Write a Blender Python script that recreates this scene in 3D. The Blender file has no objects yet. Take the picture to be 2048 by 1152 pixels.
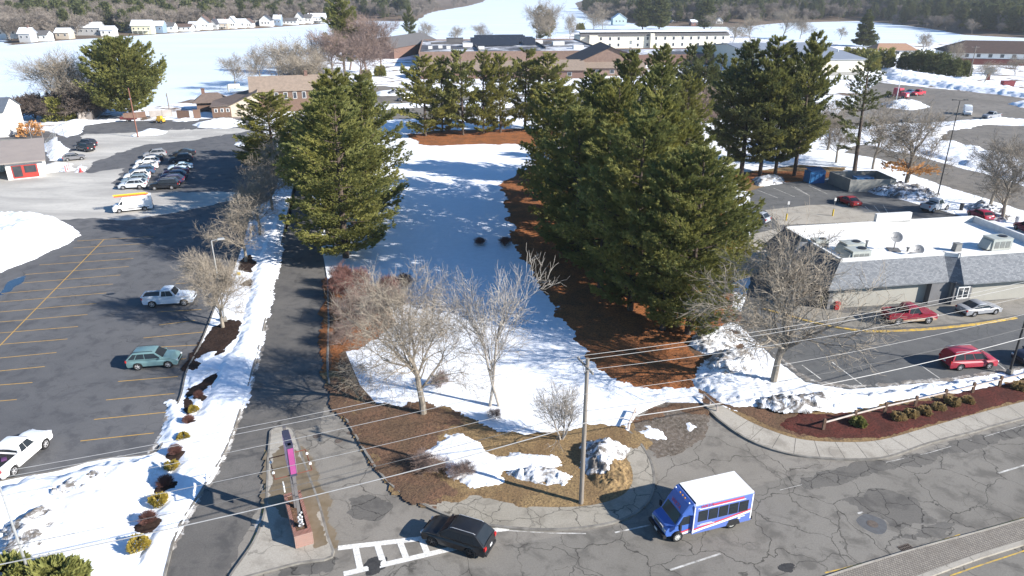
import bpy, bmesh, math, random
import numpy as np
from mathutils import Vector, Matrix
from mathutils.geometry import tessellate_polygon

# ---------------------------------------------------------------- camera, world, sun
scene = bpy.context.scene
C = scene.collection
H, PITCH, F = 33.5, math.radians(22.7), 1430.0     # camera height, downward pitch, focal length in px of a 2048 px wide frame
SP, CP = math.sin(PITCH), math.cos(PITCH)
cd = bpy.data.cameras.new('camera'); cam = bpy.data.objects.new('camera', cd); C.objects.link(cam)
cam.location = (0, 0, H); cam.rotation_euler = (math.pi/2 - PITCH, 0, 0)
cd.sensor_width = 36; cd.lens = 36*F/2048; cd.clip_start = .5; cd.clip_end = 20000
scene.camera = cam

SUN_EL, SUN_AZ = math.radians(26.5), math.radians(-23)   # azimuth counter-clockwise from +x
sdir = Vector((math.cos(SUN_EL)*math.cos(SUN_AZ), math.cos(SUN_EL)*math.sin(SUN_AZ), math.sin(SUN_EL)))
w = bpy.data.worlds.new('World'); scene.world = w; w.use_nodes = True
nt = w.node_tree; bg = nt.nodes['Background']
sky = nt.nodes.new('ShaderNodeTexSky'); sky.sky_type = 'NISHITA'; sky.sun_disc = False
sky.sun_elevation = SUN_EL; sky.sun_rotation = math.pi/2 - SUN_AZ; sky.air_density = 1.0; sky.dust_density = .1; sky.ozone_density = 2.5
wb = nt.nodes.new('ShaderNodeMix'); wb.data_type = 'RGBA'; wb.blend_type = 'MULTIPLY'; wb.inputs[0].default_value = 1; wb.inputs[7].default_value = (.50, .84, 1.08, 1)   # camera balanced for the warm sun
nt.links.new(sky.outputs[0], wb.inputs[6]); nt.links.new(wb.outputs[2], bg.inputs[0]); bg.inputs[1].default_value = .074
sl = bpy.data.lights.new('sun', 'SUN'); sl.energy = 5.0; sl.angle = math.radians(.53); sl.color = (1, .94, .86)
so = bpy.data.objects.new('sun', sl); C.objects.link(so); so.rotation_euler = sdir.to_track_quat('Z', 'Y').to_euler()
scene.view_settings.view_transform = 'Standard'; scene.view_settings.look = 'None'
scene.view_settings.exposure = 1.15; scene.view_settings.gamma = 1
scene.cycles.max_bounces = 5; scene.cycles.diffuse_bounces = 2; scene.cycles.glossy_bounces = 2
scene.cycles.transparent_max_bounces = 4; scene.cycles.transmission_bounces = 2

# ---------------------------------------------------------------- helpers
R = math.radians
def G(u, v, z=0.0):
    """ground point (at height z) seen at pixel u,v of the 2048x1152 frame"""
    x = (u-1024)/F; a = (v-576)/F
    down = SP + a*CP; fwd = CP - a*SP
    t = (H-z)/max(down, .004)
    return Vector((x*t, fwd*t, z))
def hgt(u, vb, vt, z=0.0):
    """height of something standing at pixel (u,vb) whose top is at row vt"""
    Y = G(u, vb, z).y; a = (vt-576)/F
    return H - z - Y*(SP + a*CP)/(CP - a*SP)
def mpp(v):                                          # metres per px at ground row v
    p = G(1024, v); return (p.y*CP + H*SP)/F

class MB:
    def __init__(s): s.v = []; s.f = []; s.m = []
    def add(s, vs, fs, mi=0):
        n = len(s.v); s.v += [tuple(p) for p in vs]
        for f in fs: s.f.append(tuple(i+n for i in f)); s.m.append(mi)
        return s
    def box(s, c, d, rz=0, mi=0, top=(1, 1), sh=(0, 0), ry=0):
        cx, cy, cz = c; hx, hy, hz = d[0]/2, d[1]/2, d[2]/2; vs = []
        for k, zz in ((0, -hz), (1, hz)):
            for sx, sy in ((-1, -1), (1, -1), (1, 1), (-1, 1)):
                x = sx*hx*(top[0] if k else 1) + (sh[0] if k else 0); y = sy*hy*(top[1] if k else 1) + (sh[1] if k else 0); z = zz
                if ry: x, z = x*math.cos(ry)+z*math.sin(ry), -x*math.sin(ry)+z*math.cos(ry)
                if rz: x, y = x*math.cos(rz)-y*math.sin(rz), x*math.sin(rz)+y*math.cos(rz)
                vs.append((cx+x, cy+y, cz+z))
        return s.add(vs, [(3, 2, 1, 0), (4, 5, 6, 7), (0, 1, 5, 4), (1, 2, 6, 5), (2, 3, 7, 6), (3, 0, 4, 7)], mi)
    def tube(s, pts, rad, n=6, mi=0):
        pts = [Vector(p) for p in pts]
        if not hasattr(rad, '__len__'): rad = [rad]*len(pts)
        rings = []
        for i, p in enumerate(pts):
            d = (pts[min(i+1, len(pts)-1)] - pts[max(i-1, 0)]).normalized()
            a = d.cross(Vector((0, 0, 1)) if abs(d.z) < .9 else Vector((1, 0, 0))).normalized(); b = d.cross(a)
            rings.append([p + (a*math.cos(2*math.pi*k/n) + b*math.sin(2*math.pi*k/n))*rad[i] for k in range(n)])
        vs = [q for r in rings for q in r]; fs = []
        for i in range(len(pts)-1):
            for k in range(n):
                k2 = (k+1) % n; fs.append((i*n+k, i*n+k2, (i+1)*n+k2, (i+1)*n+k))
        fs.append(tuple(range(n))[::-1]); fs.append(tuple((len(pts)-1)*n+k for k in range(n)))
        return s.add(vs, fs, mi)
    def prism(s, poly, z0, z1, mi=0):
        n = len(poly); z0s = z0 if hasattr(z0, '__len__') else [z0]*n; z1s = z1 if hasattr(z1, '__len__') else [z1]*n
        vs = [(p[0], p[1], z0s[i]) for i, p in enumerate(poly)] + [(p[0], p[1], z1s[i]) for i, p in enumerate(poly)]
        fs = [tuple(range(n))[::-1], tuple(range(n, 2*n))] + [(i, (i+1) % n, (i+1) % n+n, i+n) for i in range(n)]
        return s.add(vs, fs, mi)
    def ball(s, c, r, n=8, m=5, mi=0, sq=(1, 1, 1)):
        vs = [(c[0], c[1], c[2]-r*sq[2])]
        for j in range(1, m):
            ph = -math.pi/2 + math.pi*j/m
            for k in range(n):
                th = 2*math.pi*k/n; vs.append((c[0]+r*sq[0]*math.cos(ph)*math.cos(th), c[1]+r*sq[1]*math.cos(ph)*math.sin(th), c[2]+r*sq[2]*math.sin(ph)))
        vs.append((c[0], c[1], c[2]+r*sq[2])); fs = [(0, 1+(k+1) % n, 1+k) for k in range(n)]
        for j in range(m-2):
            for k in range(n): fs.append((1+j*n+k, 1+j*n+(k+1) % n, 1+(j+1)*n+(k+1) % n, 1+(j+1)*n+k))
        L = len(vs)-1; fs += [(L, 1+(m-2)*n+k, 1+(m-2)*n+(k+1) % n) for k in range(n)]
        return s.add(vs, fs, mi)
    def build(s, name, mats, parent=None, smooth=None):
        me = bpy.data.meshes.new(name); me.from_pydata(s.v, [], s.f)
        if not isinstance(mats, (list, tuple)): mats = [mats]
        for m in mats: me.materials.append(m)
        if len(mats) > 1: me.polygons.foreach_set('material_index', s.m)
        if smooth is not None:
            me.shade_smooth(); me.set_sharp_from_angle(angle=R(smooth))
        me.update()
        o = bpy.data.objects.new(name, me); C.objects.link(o); o.parent = parent
        return o
def np_mesh(name, V, Fc, mats, parent=None, smooth=False, mi=None):
    """V (n,3), Fc (m,k) arrays"""
    me = bpy.data.meshes.new(name); k = Fc.shape[1]
    me.vertices.add(len(V)); me.vertices.foreach_set('co', np.ascontiguousarray(V, dtype=np.float32).ravel())
    me.loops.add(Fc.size); me.loops.foreach_set('vertex_index', np.ascontiguousarray(Fc, dtype=np.int32).ravel())
    me.polygons.add(len(Fc)); me.polygons.foreach_set('loop_start', np.arange(0, Fc.size, k, dtype=np.int32))
    me.polygons.foreach_set('loop_total', np.full(len(Fc), k, dtype=np.int32))
    if not isinstance(mats, (list, tuple)): mats = [mats]
    for m in mats: me.materials.append(m)
    if mi is not None: me.polygons.foreach_set('material_index', np.asarray(mi, dtype=np.int32))
    me.update(calc_edges=True); me.validate()
    if smooth: me.shade_smooth()
    o = bpy.data.objects.new(name, me); C.objects.link(o); o.parent = parent
    return o
def tag(o, label=None, cat=None, group=None, kind=None):
    if label: o['label'] = label
    if cat: o['category'] = cat
    if group: o['group'] = group
    if kind: o['kind'] = kind
    return o
def empty(name, loc=(0, 0, 0), rz=0, label=None, cat=None, group=None):
    o = bpy.data.objects.new(name, None); C.objects.link(o); o.location = loc; o.rotation_euler = (0, 0, rz)
    o.empty_display_size = .3
    return tag(o, label, cat, group)
def copy_tree(o, parent=None):
    c = o.copy(); C.objects.link(c); c.parent = parent
    for k in ('label', 'category', 'group'):
        pass
    for ch in list(o.children): copy_tree(ch, c)
    return c

# numpy value noise
_rng = np.random.RandomState(7); _T = _rng.rand(256, 256)
def vnoise(x, y):
    xi = np.floor(x).astype(int); yi = np.floor(y).astype(int); fx = x-xi; fy = y-yi
    fx = fx*fx*(3-2*fx); fy = fy*fy*(3-2*fy)
    a = _T[xi & 255, yi & 255]; b = _T[(xi+1) & 255, yi & 255]; c = _T[xi & 255, (yi+1) & 255]; d = _T[(xi+1) & 255, (yi+1) & 255]
    return (a*(1-fx)+b*fx)*(1-fy) + (c*(1-fx)+d*fx)*fy
def fnoise(x, y, sc=1.0, oc=4, seed=0, gain=.55):
    """fractal noise in about -1..1; sc = size of the largest feature in metres"""
    r = 0; a = 1; t = 0; x = x/sc + seed*17.3; y = y/sc + seed*9.7
    for k in range(oc):
        r = r + a*(vnoise(x, y)*2-1); t += a; a *= gain; x = x*2.03+11.1; y = y*2.03+5.3
    return r/t*1.6
def sdf(poly, X, Y):
    """signed distance, positive inside"""
    P = np.array(poly)[:, :2]; n = len(P); d = np.full(X.shape, 1e9); ins = np.zeros(X.shape, bool)
    for i in range(n):
        ax, ay = P[i]; bx, by = P[(i+1) % n]; ex, ey = bx-ax, by-ay
        t = np.clip(((X-ax)*ex + (Y-ay)*ey)/(ex*ex+ey*ey+1e-9), 0, 1)
        d = np.minimum(d, np.hypot(X-ax-t*ex, Y-ay-t*ey))
        cond = ((ay > Y) != (by > Y)); xx = ax + (Y-ay)*ex/(ey if abs(ey) > 1e-9 else 1e-9)
        ins ^= cond & (X < xx)
    return np.where(ins, d, -d)
def sst(x): x = np.clip(x, 0, 1); return x*x*(3-2*x)
def patch(name, px, mat, z0=.12, top=.03, slope=.4, rag=.5, rsc=2.0, res=.25, bump=0, bsc=1.0, seed=1, hfun=None, kind='structure', smooth=True, world=False):
    """ragged-edged sheet or mound: the surface dips below its bed outside the (noisy) outline"""
    poly = [Vector(p) for p in px] if world else [G(u, v, z0) for u, v in px]
    xs = [p.x for p in poly]; ys = [p.y for p in poly]; m = rag+res*2
    nx = int((max(xs)-min(xs)+2*m)/res)+2; ny = int((max(ys)-min(ys)+2*m)/res)+2
    X, Y = np.meshgrid(np.linspace(min(xs)-m, max(xs)+m, nx), np.linspace(min(ys)-m, max(ys)+m, ny))
    d = sdf(poly, X, Y) + rag*1.25*fnoise(X, Y, rsc, 6, seed, .72)
    h = np.minimum(top, d*slope)
    if hfun is not None: h = np.where(d > 0, h + hfun(X, Y, d), h)
    if bump: h = h + bump*np.abs(fnoise(X, Y, bsc, 5, seed+3))*sst(d/max(.6, bsc*.5))
    Z = z0 + np.maximum(h, -.06-.2*res)
    keep = h > -.02
    q = keep[:-1, :-1] | keep[1:, :-1] | keep[:-1, 1:] | keep[1:, 1:]
    idx = np.arange(nx*ny).reshape(ny, nx)
    Fc = np.stack([idx[:-1, :-1][q], idx[:-1, 1:][q], idx[1:, 1:][q], idx[1:, :-1][q]], 1)
    used = np.unique(Fc); remap = np.zeros(nx*ny, int); remap[used] = np.arange(len(used))
    V = np.stack([X.ravel(), Y.ravel(), Z.ravel()], 1)[used]
    o = np_mesh(name, V, remap[Fc], mat, smooth=smooth)
    return tag(o, kind=kind)
def sheet(name, px, mat, z=0.0, kind='structure', world=False, parent=None, skirt=0):
    poly = [Vector(p) for p in px] if world else [G(u, v, z) for u, v in px]
    tris = tessellate_polygon([[Vector((p.x, p.y, 0)) for p in poly]])
    m = MB(); fs = []
    for t in tris:
        a, b, c = [poly[i] for i in t]
        fs.append(t if (b-a).xy.cross((c-a).xy) > 0 else t[::-1])
    m.add([(p.x, p.y, z) for p in poly], fs)
    if skirt:
        n = len(poly)
        for i in range(n):
            a, b = poly[i], poly[(i+1) % n]; m.add([(a.x, a.y, z), (b.x, b.y, z), (b.x, b.y, z-skirt), (a.x, a.y, z-skirt)], [(0, 1, 2, 3)])
    o = m.build(name, mat, parent)
    if kind: tag(o, kind=kind)
    return o
def smooth_line(pts, n=6):
    """Catmull-Rom through points"""
    P = [Vector(p) for p in pts]; out = []
    for i in range(len(P)-1):
        p0, p1, p2, p3 = P[max(i-1, 0)], P[i], P[i+1], P[min(i+2, len(P)-1)]
        for k in range(n):
            t = k/n; out.append(.5*((2*p1)+(-p0+p2)*t+(2*p0-5*p1+4*p2-p3)*t*t+(-p0+3*p1-3*p2+p3)*t**3))
    out.append(P[-1]); return out
def ribbon(mb, pts, wd, z, h=0, mi=0):
    """flat strip (or box kerb of height h) of width wd along world points"""
    P = [Vector((p[0], p[1], 0)) for p in pts]; L = []; Rr = []
    for i, p in enumerate(P):
        d = (P[min(i+1, len(P)-1)]-P[max(i-1, 0)]).normalized(); n = Vector((-d.y, d.x, 0))
        L.append(p+n*wd/2); Rr.append(p-n*wd/2)
    n = len(P)
    if h == 0:
        mb.add([(p.x, p.y, z) for p in Rr+L], [(i, i+1, n+i+1, n+i) for i in range(n-1)], mi)
    else:
        vs = [(p.x, p.y, z) for p in Rr+L] + [(p.x, p.y, z+h) for p in Rr+L]; fs = []
        for i in range(n-1):
            fs += [(2*n+i, 2*n+i+1, 3*n+i+1, 3*n+i), (i, i+1, 2*n+i+1, 2*n+i), (n+i+1, n+i, 3*n+i, 3*n+i+1)]
        fs += [(0, 2*n, 3*n, n), (n-1, 2*n-1, 4*n-1, 3*n-1)]
        mb.add(vs, fs, mi)
    return mb
def pxline(px, z=0, n=6): return smooth_line([G(u, v, z) for u, v in px], n)

# ---------------------------------------------------------------- materials
class NB:
    def __init__(s, name):
        s.m = bpy.data.materials.new(name); s.m.use_nodes = True; s.t = s.m.node_tree; s.b = s.t.nodes['Principled BSDF']
        s.geo = s.t.nodes.new('ShaderNodeNewGeometry')
    def n(s, ty, **kw):
        x = s.t.nodes.new(ty)
        for k, v in kw.items():
            if k.startswith('i_'): x.inputs[k[2:].replace('_', ' ')].default_value = v
            else: setattr(x, k, v)
        return x
    def l(s, a, b): s.t.links.new(a, b)
    def pos(s, obj=False, scale=None):
        if obj: o = s.n('ShaderNodeTexCoord').outputs['Object']
        else: o = s.geo.outputs['Position']
        if scale:
            mp = s.n('ShaderNodeMapping'); mp.inputs['Scale'].default_value = scale; s.l(o, mp.inputs[0]); o = mp.outputs[0]
        return o
    def noise(s, vec, scale, detail=4, rough=.55, dist=0):
        x = s.n('ShaderNodeTexNoise'); x.inputs['Scale'].default_value = scale; x.inputs['Detail'].default_value = detail
        x.inputs['Roughness'].default_value = rough; x.inputs['Distortion'].default_value = dist; s.l(vec, x.inputs['Vector']); return x.outputs['Fac']
    def ramp(s, fac, a, b, ca=0.0, cb=1.0):
        x = s.n('ShaderNodeMapRange'); x.inputs['From Min'].default_value = a; x.inputs['From Max'].default_value = b
        x.inputs['To Min'].default_value = ca; x.inputs['To Max'].default_value = cb; s.l(fac, x.inputs['Value']); return x.outputs[0]
    def mix(s, fac, a, b, mode='MIX'):
        x = s.n('ShaderNodeMix', data_type='RGBA', blend_type=mode)
        for sock, v in ((x.inputs[0], fac), (x.inputs[6], a), (x.inputs[7], b)):
            if isinstance(v, (int, float)): sock.default_value = v
            elif isinstance(v, tuple): sock.default_value = (*v, 1)
            else: s.l(v, sock)
        return x.outputs[2]
    def math(s, op, a, b):
        x = s.n('ShaderNodeMath', operation=op)
        for i, v in enumerate((a, b)):
            if isinstance(v, (int, float)): x.inputs[i].default_value = v
            else: s.l(v, x.inputs[i])
        return x.outputs[0]
    def col(s, c):
        if isinstance(c, tuple): s.b.inputs['Base Color'].default_value = (*c, 1)
        else: s.l(c, s.b.inputs['Base Color'])
    def bump(s, h, strength=.3, dist=.05):
        x = s.n('ShaderNodeBump'); x.inputs['Strength'].default_value = strength; x.inputs['Distance'].default_value = dist
        s.l(h, x.inputs['Height']); s.l(x.outputs[0], s.b.inputs['Normal'])
    def fin(s, rough=.8, metal=0, spec=.3):
        s.b.inputs['Roughness'].default_value = rough; s.b.inputs['Metallic'].default_value = metal
        s.b.inputs['Specular IOR Level'].default_value = spec; return s.m
_mc = {}
def mat(name, c, c2=None, scale=3, rough=.7, metal=0, spec=.3, obj=True, bump=0, coat=0, stretch=None):
    if name in _mc: return _mc[name]
    b = NB(name); v = b.pos(obj, stretch)
    if c2 is None: c2 = tuple(x*.82 for x in c)
    f = b.noise(v, scale, 5, .6)
    b.col(b.mix(b.ramp(f, .35, .65), c, c2))
    if bump: b.bump(f, bump, .03)
    if coat: b.b.inputs['Coat Weight'].default_value = coat; b.b.inputs['Coat Roughness'].default_value = .08
    _mc[name] = b.fin(rough, metal, spec); return _mc[name]
def paint(c, rough=.35):
    return mat('paint_%d_%d_%d' % tuple(int(x*999) for x in c), c, tuple(x*.92+.004 for x in c), 2.2, rough, 0, .4, coat=.25)
def cracks(b, vec, scale, width, seed=0, dist=.6):
    """thin crack lines: 1 on a crack"""
    nz = b.n('ShaderNodeTexNoise'); nz.inputs['Scale'].default_value = scale*2.2; nz.inputs['Detail'].default_value = 6; b.l(vec, nz.inputs['Vector'])
    sub = b.n('ShaderNodeVectorMath', operation='SUBTRACT'); b.l(nz.outputs['Color'], sub.inputs[0]); sub.inputs[1].default_value = (.5-seed, .5, .5)
    sc = b.n('ShaderNodeVectorMath', operation='SCALE'); b.l(sub.outputs[0], sc.inputs[0]); sc.inputs['Scale'].default_value = dist/scale
    ad = b.n('ShaderNodeVectorMath', operation='ADD'); b.l(vec, ad.inputs[0]); b.l(sc.outputs[0], ad.inputs[1])
    vo = b.n('ShaderNodeTexVoronoi', feature='DISTANCE_TO_EDGE', voronoi_dimensions='2D'); vo.inputs['Scale'].default_value = scale; b.l(ad.outputs[0], vo.inputs['Vector'])
    return b.ramp(vo.outputs['Distance'], width*scale, 0, 0, 1)
def asphalt(name, base, light, dark, crack=.8, cscale=.22, streak=0, grit=.5, cth=.45):
    b = NB(name); v = b.pos()
    big = b.noise(v, .06, 5, .6, .6); mid = b.noise(v, .55, 5, .65, .4); fine = b.noise(v, 9, 3, .7)
    c = b.mix(b.ramp(big, .38, .62), base, light)
    c = b.mix(b.ramp(mid, .5, .64, 0, .8), c, dark)
    c = b.mix(b.ramp(mid, .46, .32, 0, .45), c, light)
    c = b.mix(b.ramp(fine, .3, .7, 0, grit), c, tuple(x*.6 for x in base))
    if crack:
        cr = cracks(b, v, cscale, .055); msk = b.ramp(b.noise(v, .12, 3), cth, cth+.12)
        cr2 = cracks(b, v, cscale*3.4, .022, 3); msk2 = b.ramp(b.noise(v, .17, 4, .6, 0), .56, .62)
        cr3 = cracks(b, v, cscale*.5, .08, 5, .75)
        t = b.math('MAXIMUM', b.math('MULTIPLY', cr, msk), b.math('MULTIPLY', cr2, msk2)); t = b.math('MAXIMUM', t, b.math('MULTIPLY', cr3, b.ramp(b.noise(v, .08, 3), .42, .55, .1, .8)))
        c = b.mix(b.math('MULTIPLY', t, crack), c, tuple(x*.25 for x in dark))
    b.col(c); b.bump(fine, .25, .02)
    return b.fin(.85, 0, .25)
def snowmat(name, dirt=0.0, dirtcol=(.16, .13, .10), dsc=.5, white=(.83, .86, .91), th=.5):
    b = NB(name); v = b.pos(); f = b.noise(v, 1.3, 6, .6); g = b.noise(v, 7, 4, .7)
    c = b.mix(b.ramp(f, .35, .65), white, tuple(x*.93 for x in white))
    if dirt:
        d = b.noise(v, dsc, 8, .75, .8); c = b.mix(b.ramp(d, th, th+.13, 0, dirt), c, dirtcol)
    b.col(c); b.bump(b.math('ADD', f, b.math('MULTIPLY', g, .35)), .5, .12)
    m = b.fin(.65, 0, .2)
    return m
def twotone(name, a, bb, c3, s1=.25, s2=4, th=.5, snow=None, sth=.6, wd=.08):
    b = NB(name); v = b.pos(); f = b.noise(v, s1, 6, .65, .5); g = b.noise(v, s2, 6, .75)
    c = b.mix(b.ramp(f, th-.08, th+.08), a, bb); c = b.mix(b.ramp(g, .45, .62), c, c3)
    if snow:
        sn = b.noise(v, snow, 7, .7, .6); c = b.mix(b.ramp(sn, sth, sth+wd), c, (.8, .83, .88))
    b.col(c); b.bump(g, .8, .12); return b.fin(.95, 0, .1)

M_snow = snowmat('snow', .5, (.45, .40, .34), 1.7, th=.63); M_snow_d = snowmat('dirty_snow', .9, (.15, .125, .10), .7, th=.44); M_snow_l = snowmat('lightly_soiled_snow', .55, (.36, .32, .27), .5, th=.52)
M_snow_v = snowmat('grimy_snow', .95, (.10, .085, .07), .9, th=.42)
M_ice = NB('lake_ice'); _v = M_ice.pos(scale=(.3, 1, 1)); M_ice.col(M_ice.mix(M_ice.ramp(M_ice.noise(_v, .03, 5), .35, .7), (.66, .74, .82), (.58, .67, .76))); M_ice = M_ice.fin(.6)
M_lot = asphalt('lot_asphalt', (.108, .109, .114), (.145, .144, .146), (.075, .076, .082), .7, .1, cth=.5)
M_road = asphalt('road_asphalt', (.215, .198, .172), (.27, .25, .22), (.13, .12, .107), .85, .24, cth=.38)
M_road2 = asphalt('main_road_asphalt', (.18, .168, .148), (.235, .22, .195), (.105, .098, .088), .9, .24, cth=.36)
M_acc = asphalt('access_asphalt', (.115, .109, .102), (.17, .16, .147), (.07, .069, .069), .75, .12, cth=.46)
M_rlot = asphalt('right_lot_asphalt', (.115, .117, .118), (.145, .145, .142), (.08, .082, .085), .7, .16, cth=.45)
M_far_lot = asphalt('far_lot_asphalt', (.16, .145, .125), (.22, .2, .175), (.1, .095, .09), 0)
def _salt():
    b = NB('salt_washed_asphalt'); v = b.pos(scale=(.35, 1, 1)); n1 = b.noise(v, .16, 6, .6, .5); n2 = b.noise(b.pos(), 1.5, 5, .7)
    c = b.mix(b.ramp(n1, .38, .6), (.52, .50, .455), (.36, .345, .32)); c = b.mix(b.ramp(n2, .5, .7, 0, .35), c, (.27, .26, .245)); b.col(c); return b.fin(.9)
M_salt = _salt()
M_conc = asphalt('concrete', (.36, .33, .28), (.42, .39, .34), (.26, .235, .2), .6, .3, cth=.5)
M_kerb = mat('kerb_stone', (.25, .235, .21), (.14, .13, .115), 1.2, .9, obj=False)
M_straw = twotone('pine_straw', (.36, .135, .05), (.24, .10, .045), (.12, .06, .03), .35, 5)
M_grass = twotone('dead_grass', (.30, .21, .105), (.22, .145, .075), (.13, .09, .055), .3, 6)
M_leaf = twotone('leaf_litter', (.19, .11, .07), (.15, .098, .062), (.08, .052, .038), .4, 6)
M_mulch = twotone('dark_mulch', (.035, .022, .018), (.05, .032, .025), (.02, .014, .012), .5, 5)
M_rmulch = twotone('red_mulch', (.13, .04, .032), (.09, .035, .028), (.05, .022, .018), .5, 6)
M_mud = twotone('mud', (.13, .105, .085), (.09, .075, .06), (.2, .175, .15), .4, 3)
M_land = twotone('woodland_ground', (.20, .14, .095), (.15, .11, .08), (.1, .075, .055), .08, .8, snow=.09, sth=.40)
M_hill = twotone('hill_ground', (.17, .125, .09), (.13, .10, .08), (.10, .08, .06), .02, .3, snow=.025, sth=.66)
M_white = mat('road_paint', (.78, .77, .74), (.5, .49, .46), 5, .8, obj=False); M_worn = mat('worn_road_paint', (.62, .61, .58), (.22, .21, .19), 1.6, .85, obj=False); M_yel = mat('yellow_paint', (.55, .33, .07), (.40, .25, .08), 4, .8, obj=False)
M_ylw = mat('worn_yellow_paint', (.62, .40, .05), (.25, .2, .13), 2.5, .8, obj=False)

def haze():
    m = bpy.data.materials.new('haze_air'); m.use_nodes = True; t = m.node_tree; t.nodes.remove(t.nodes['Principled BSDF'])
    v = t.nodes.new('ShaderNodeVolumePrincipled'); v.inputs['Color'].default_value = (.82, .86, .93, 1); v.inputs['Density'].default_value = HAZE; v.inputs['Anisotropy'].default_value = .2
    t.links.new(v.outputs[0], t.nodes['Material Output'].inputs['Volume'])
    b = MB(); b.box((0, 1800, 66), (9000, 7000, 135)); tag(b.build('haze', m), 'thin pale air haze over the lake and hills', None, None, 'stuff')
HAZE = .00012
# ---------------------------------------------------------------- ground, lake, hills, roads
sheet('frozen_lake', [(-4300, -1500), (4300, -1500), (4300, 5200), (-4300, 5200)], M_ice, z=-.5, world=True)
for a_ in [bpy.data.objects['frozen_lake']]: pass
land_px = [(-1500, 1500), (-1500, 238), (0, 236), (60, 216), (200, 216), (330, 212), (400, 194), (470, 184), (560, 167), (620, 140), (650, 108), (690, 92), (790, 88), (815, 95), (1100, 78), (1160, 62), (1300, 57), (1480, 64), (1520, 78), (1700, 90), (1760, 97), (1850, 84), (2048, 92), (3500, 92), (3500, 1500)]
sheet('ground', land_px, M_land, z=-.06, skirt=.6)
def hill(name, shore, far, zmax, slope, seed, res=14):
    poly = [G(u, v, -.5) for u, v in shore] + [Vector(p) for p in far]
    def hf(X, Y, d): return np.clip((d-25), 0, None)*slope*(1+.25*fnoise(X, Y, 260, 3, seed)) * (1/(1+np.clip(d-25, 0, None)*slope/zmax))
    return patch(name, [(p.x, p.y, 0) for p in poly], M_hill, z0=-.5, top=1.2, slope=.15, rag=4, rsc=40, res=res, hfun=hf, seed=seed, world=True)
shoreL = [(-1500, 120), (-300, 92), (0, 74), (25, 90), (110, 82), (250, 73), (400, 63), (500, 58), (640, 48), (700, 41), (830, 43), (865, 24), (935, 12), (965, 4)]
hillL = hill('hill', shoreL, [(-100, 3300, 0), (-2600, 3300, 0), (-2600, 700, 0)], 75, .09, 2)
shoreR = [(1150, 6), (1160, 22), (1185, 36), (1260, 46), (1300, 52), (1480, 54), (1560, 46), (1730, 42), (1850, 56), (1930, 70), (2048, 76), (2500, 88)]
hillR = hill('hill', shoreR, [(1500, 500, 0), (2800, 1200, 0), (2800, 3300, 0), (350, 3300, 0)], 90, .10, 5)
hill('hill', [(900, -10), (1200, -10)], [(900, 4200, 0), (-700, 4200, 0)], 60, .06, 7, 40)

def flatfun(z): return dict(z0=z)
# streets
sheet('road', [(280, 1400), (345, 1085), (400, 985), (450, 900), (480, 820), (510, 720), (530, 640), (545, 560), (560, 500), (572, 440), (585, 380), (600, 300), (640, 260), (700, 240), (720, 560), (760, 900), (1280, 900), (1240, 760), (1500, 770), (3000, 620), (3000, 1400)], M_road, z=0)
sheet('main_road', [(590, 1190), (800, 1128), (960, 1098), (1100, 1076), (1320, 1036), (1480, 985), (1600, 945), (1750, 928), (1880, 897), (2060, 842), (3000, 600), (3000, 1400), (560, 1400)], M_road2, z=.004)
patch('access_road', [(470, 868), (486, 820), (516, 720), (536, 640), (552, 560), (568, 500), (580, 440), (592, 380), (608, 300), (650, 280), (700, 500), (660, 560), (662, 650), (662, 740), (655, 800), (640, 850), (560, 862), (540, 900), (520, 1000), (470, 1090), (440, 1200), (290, 1250), (340, 1095), (395, 1000), (440, 920)], M_acc, z0=.004, top=.004, slope=.05, rag=.35, rsc=3, res=.3, seed=4)
sheet('parking_lot', [(-900, 1200), (-900, 262), (0, 262), (60, 262), (128, 262), (165, 250), (172, 246), (240, 243), (330, 240), (500, 236), (560, 300), (600, 380), (560, 500), (500, 600), (440, 700), (372, 800), (300, 930), (120, 990), (0, 1040)], M_lot, z=0)
patch('driveway', [(-600, 430), (-600, 345), (60, 345), (150, 300), (175, 268), (330, 262), (480, 255), (500, 262), (400, 278), (330, 285), (260, 297), (190, 325), (185, 345), (250, 335), (240, 352), (225, 375), (300, 385), (330, 382), (480, 385), (500, 400), (440, 405), (340, 425), (250, 442), (150, 440), (0, 438)], M_salt, z0=.002, top=.006, slope=.02, rag=1.4, rsc=9, res=.5, seed=9)
# land either side of the access road, 12 cm above it
ZL = .12
isl = [(600, 250), (612, 330), (630, 430), (655, 560), (657, 650), (655, 740), (668, 790), (700, 850), (745, 925), (790, 975), (850, 1010), (920, 1038), (1000, 1052), (1080, 1058), (1160, 1055), (1240, 1040), (1290, 1010), (1308, 970), (1303, 925), (1280, 885), (1258, 862), (1272, 828), (1330, 802), (1405, 806), (1440, 840), (1500, 880), (1570, 905), (1640, 915), (1720, 918), (1780, 912), (1860, 885), (1950, 862), (2048, 835), (2500, 720)]
islw = [G(u, v, ZL) for u, v in isl[:20]]
islw = smooth_line(islw, 4) + smooth_line([G(u, v, ZL) for u, v in isl[20:23]], 2) + smooth_line([G(u, v, ZL) for u, v in isl[23:]], 4)
sheet('snow_field', [tuple(p) for p in islw] + [tuple(G(3000, 640)), tuple(G(3000, 200)), tuple(G(1900, 196)), tuple(G(700, 196)), tuple(G(600, 235))], M_snow, z=ZL, world=True, skirt=.12)
lft = [(280, 1400), (345, 1085), (400, 985), (450, 900), (480, 820), (510, 720), (530, 640), (545, 560), (560, 500), (572, 440), (585, 380), (592, 340)]
lfl = [(560, 345), (540, 395), (505, 420), (490, 470), (470, 530), (440, 590), (420, 640), (400, 690), (374, 740), (362, 790), (345, 830), (328, 880), (300, 908), (200, 918), (120, 940), (0, 962), (-300, 1030)]
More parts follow.
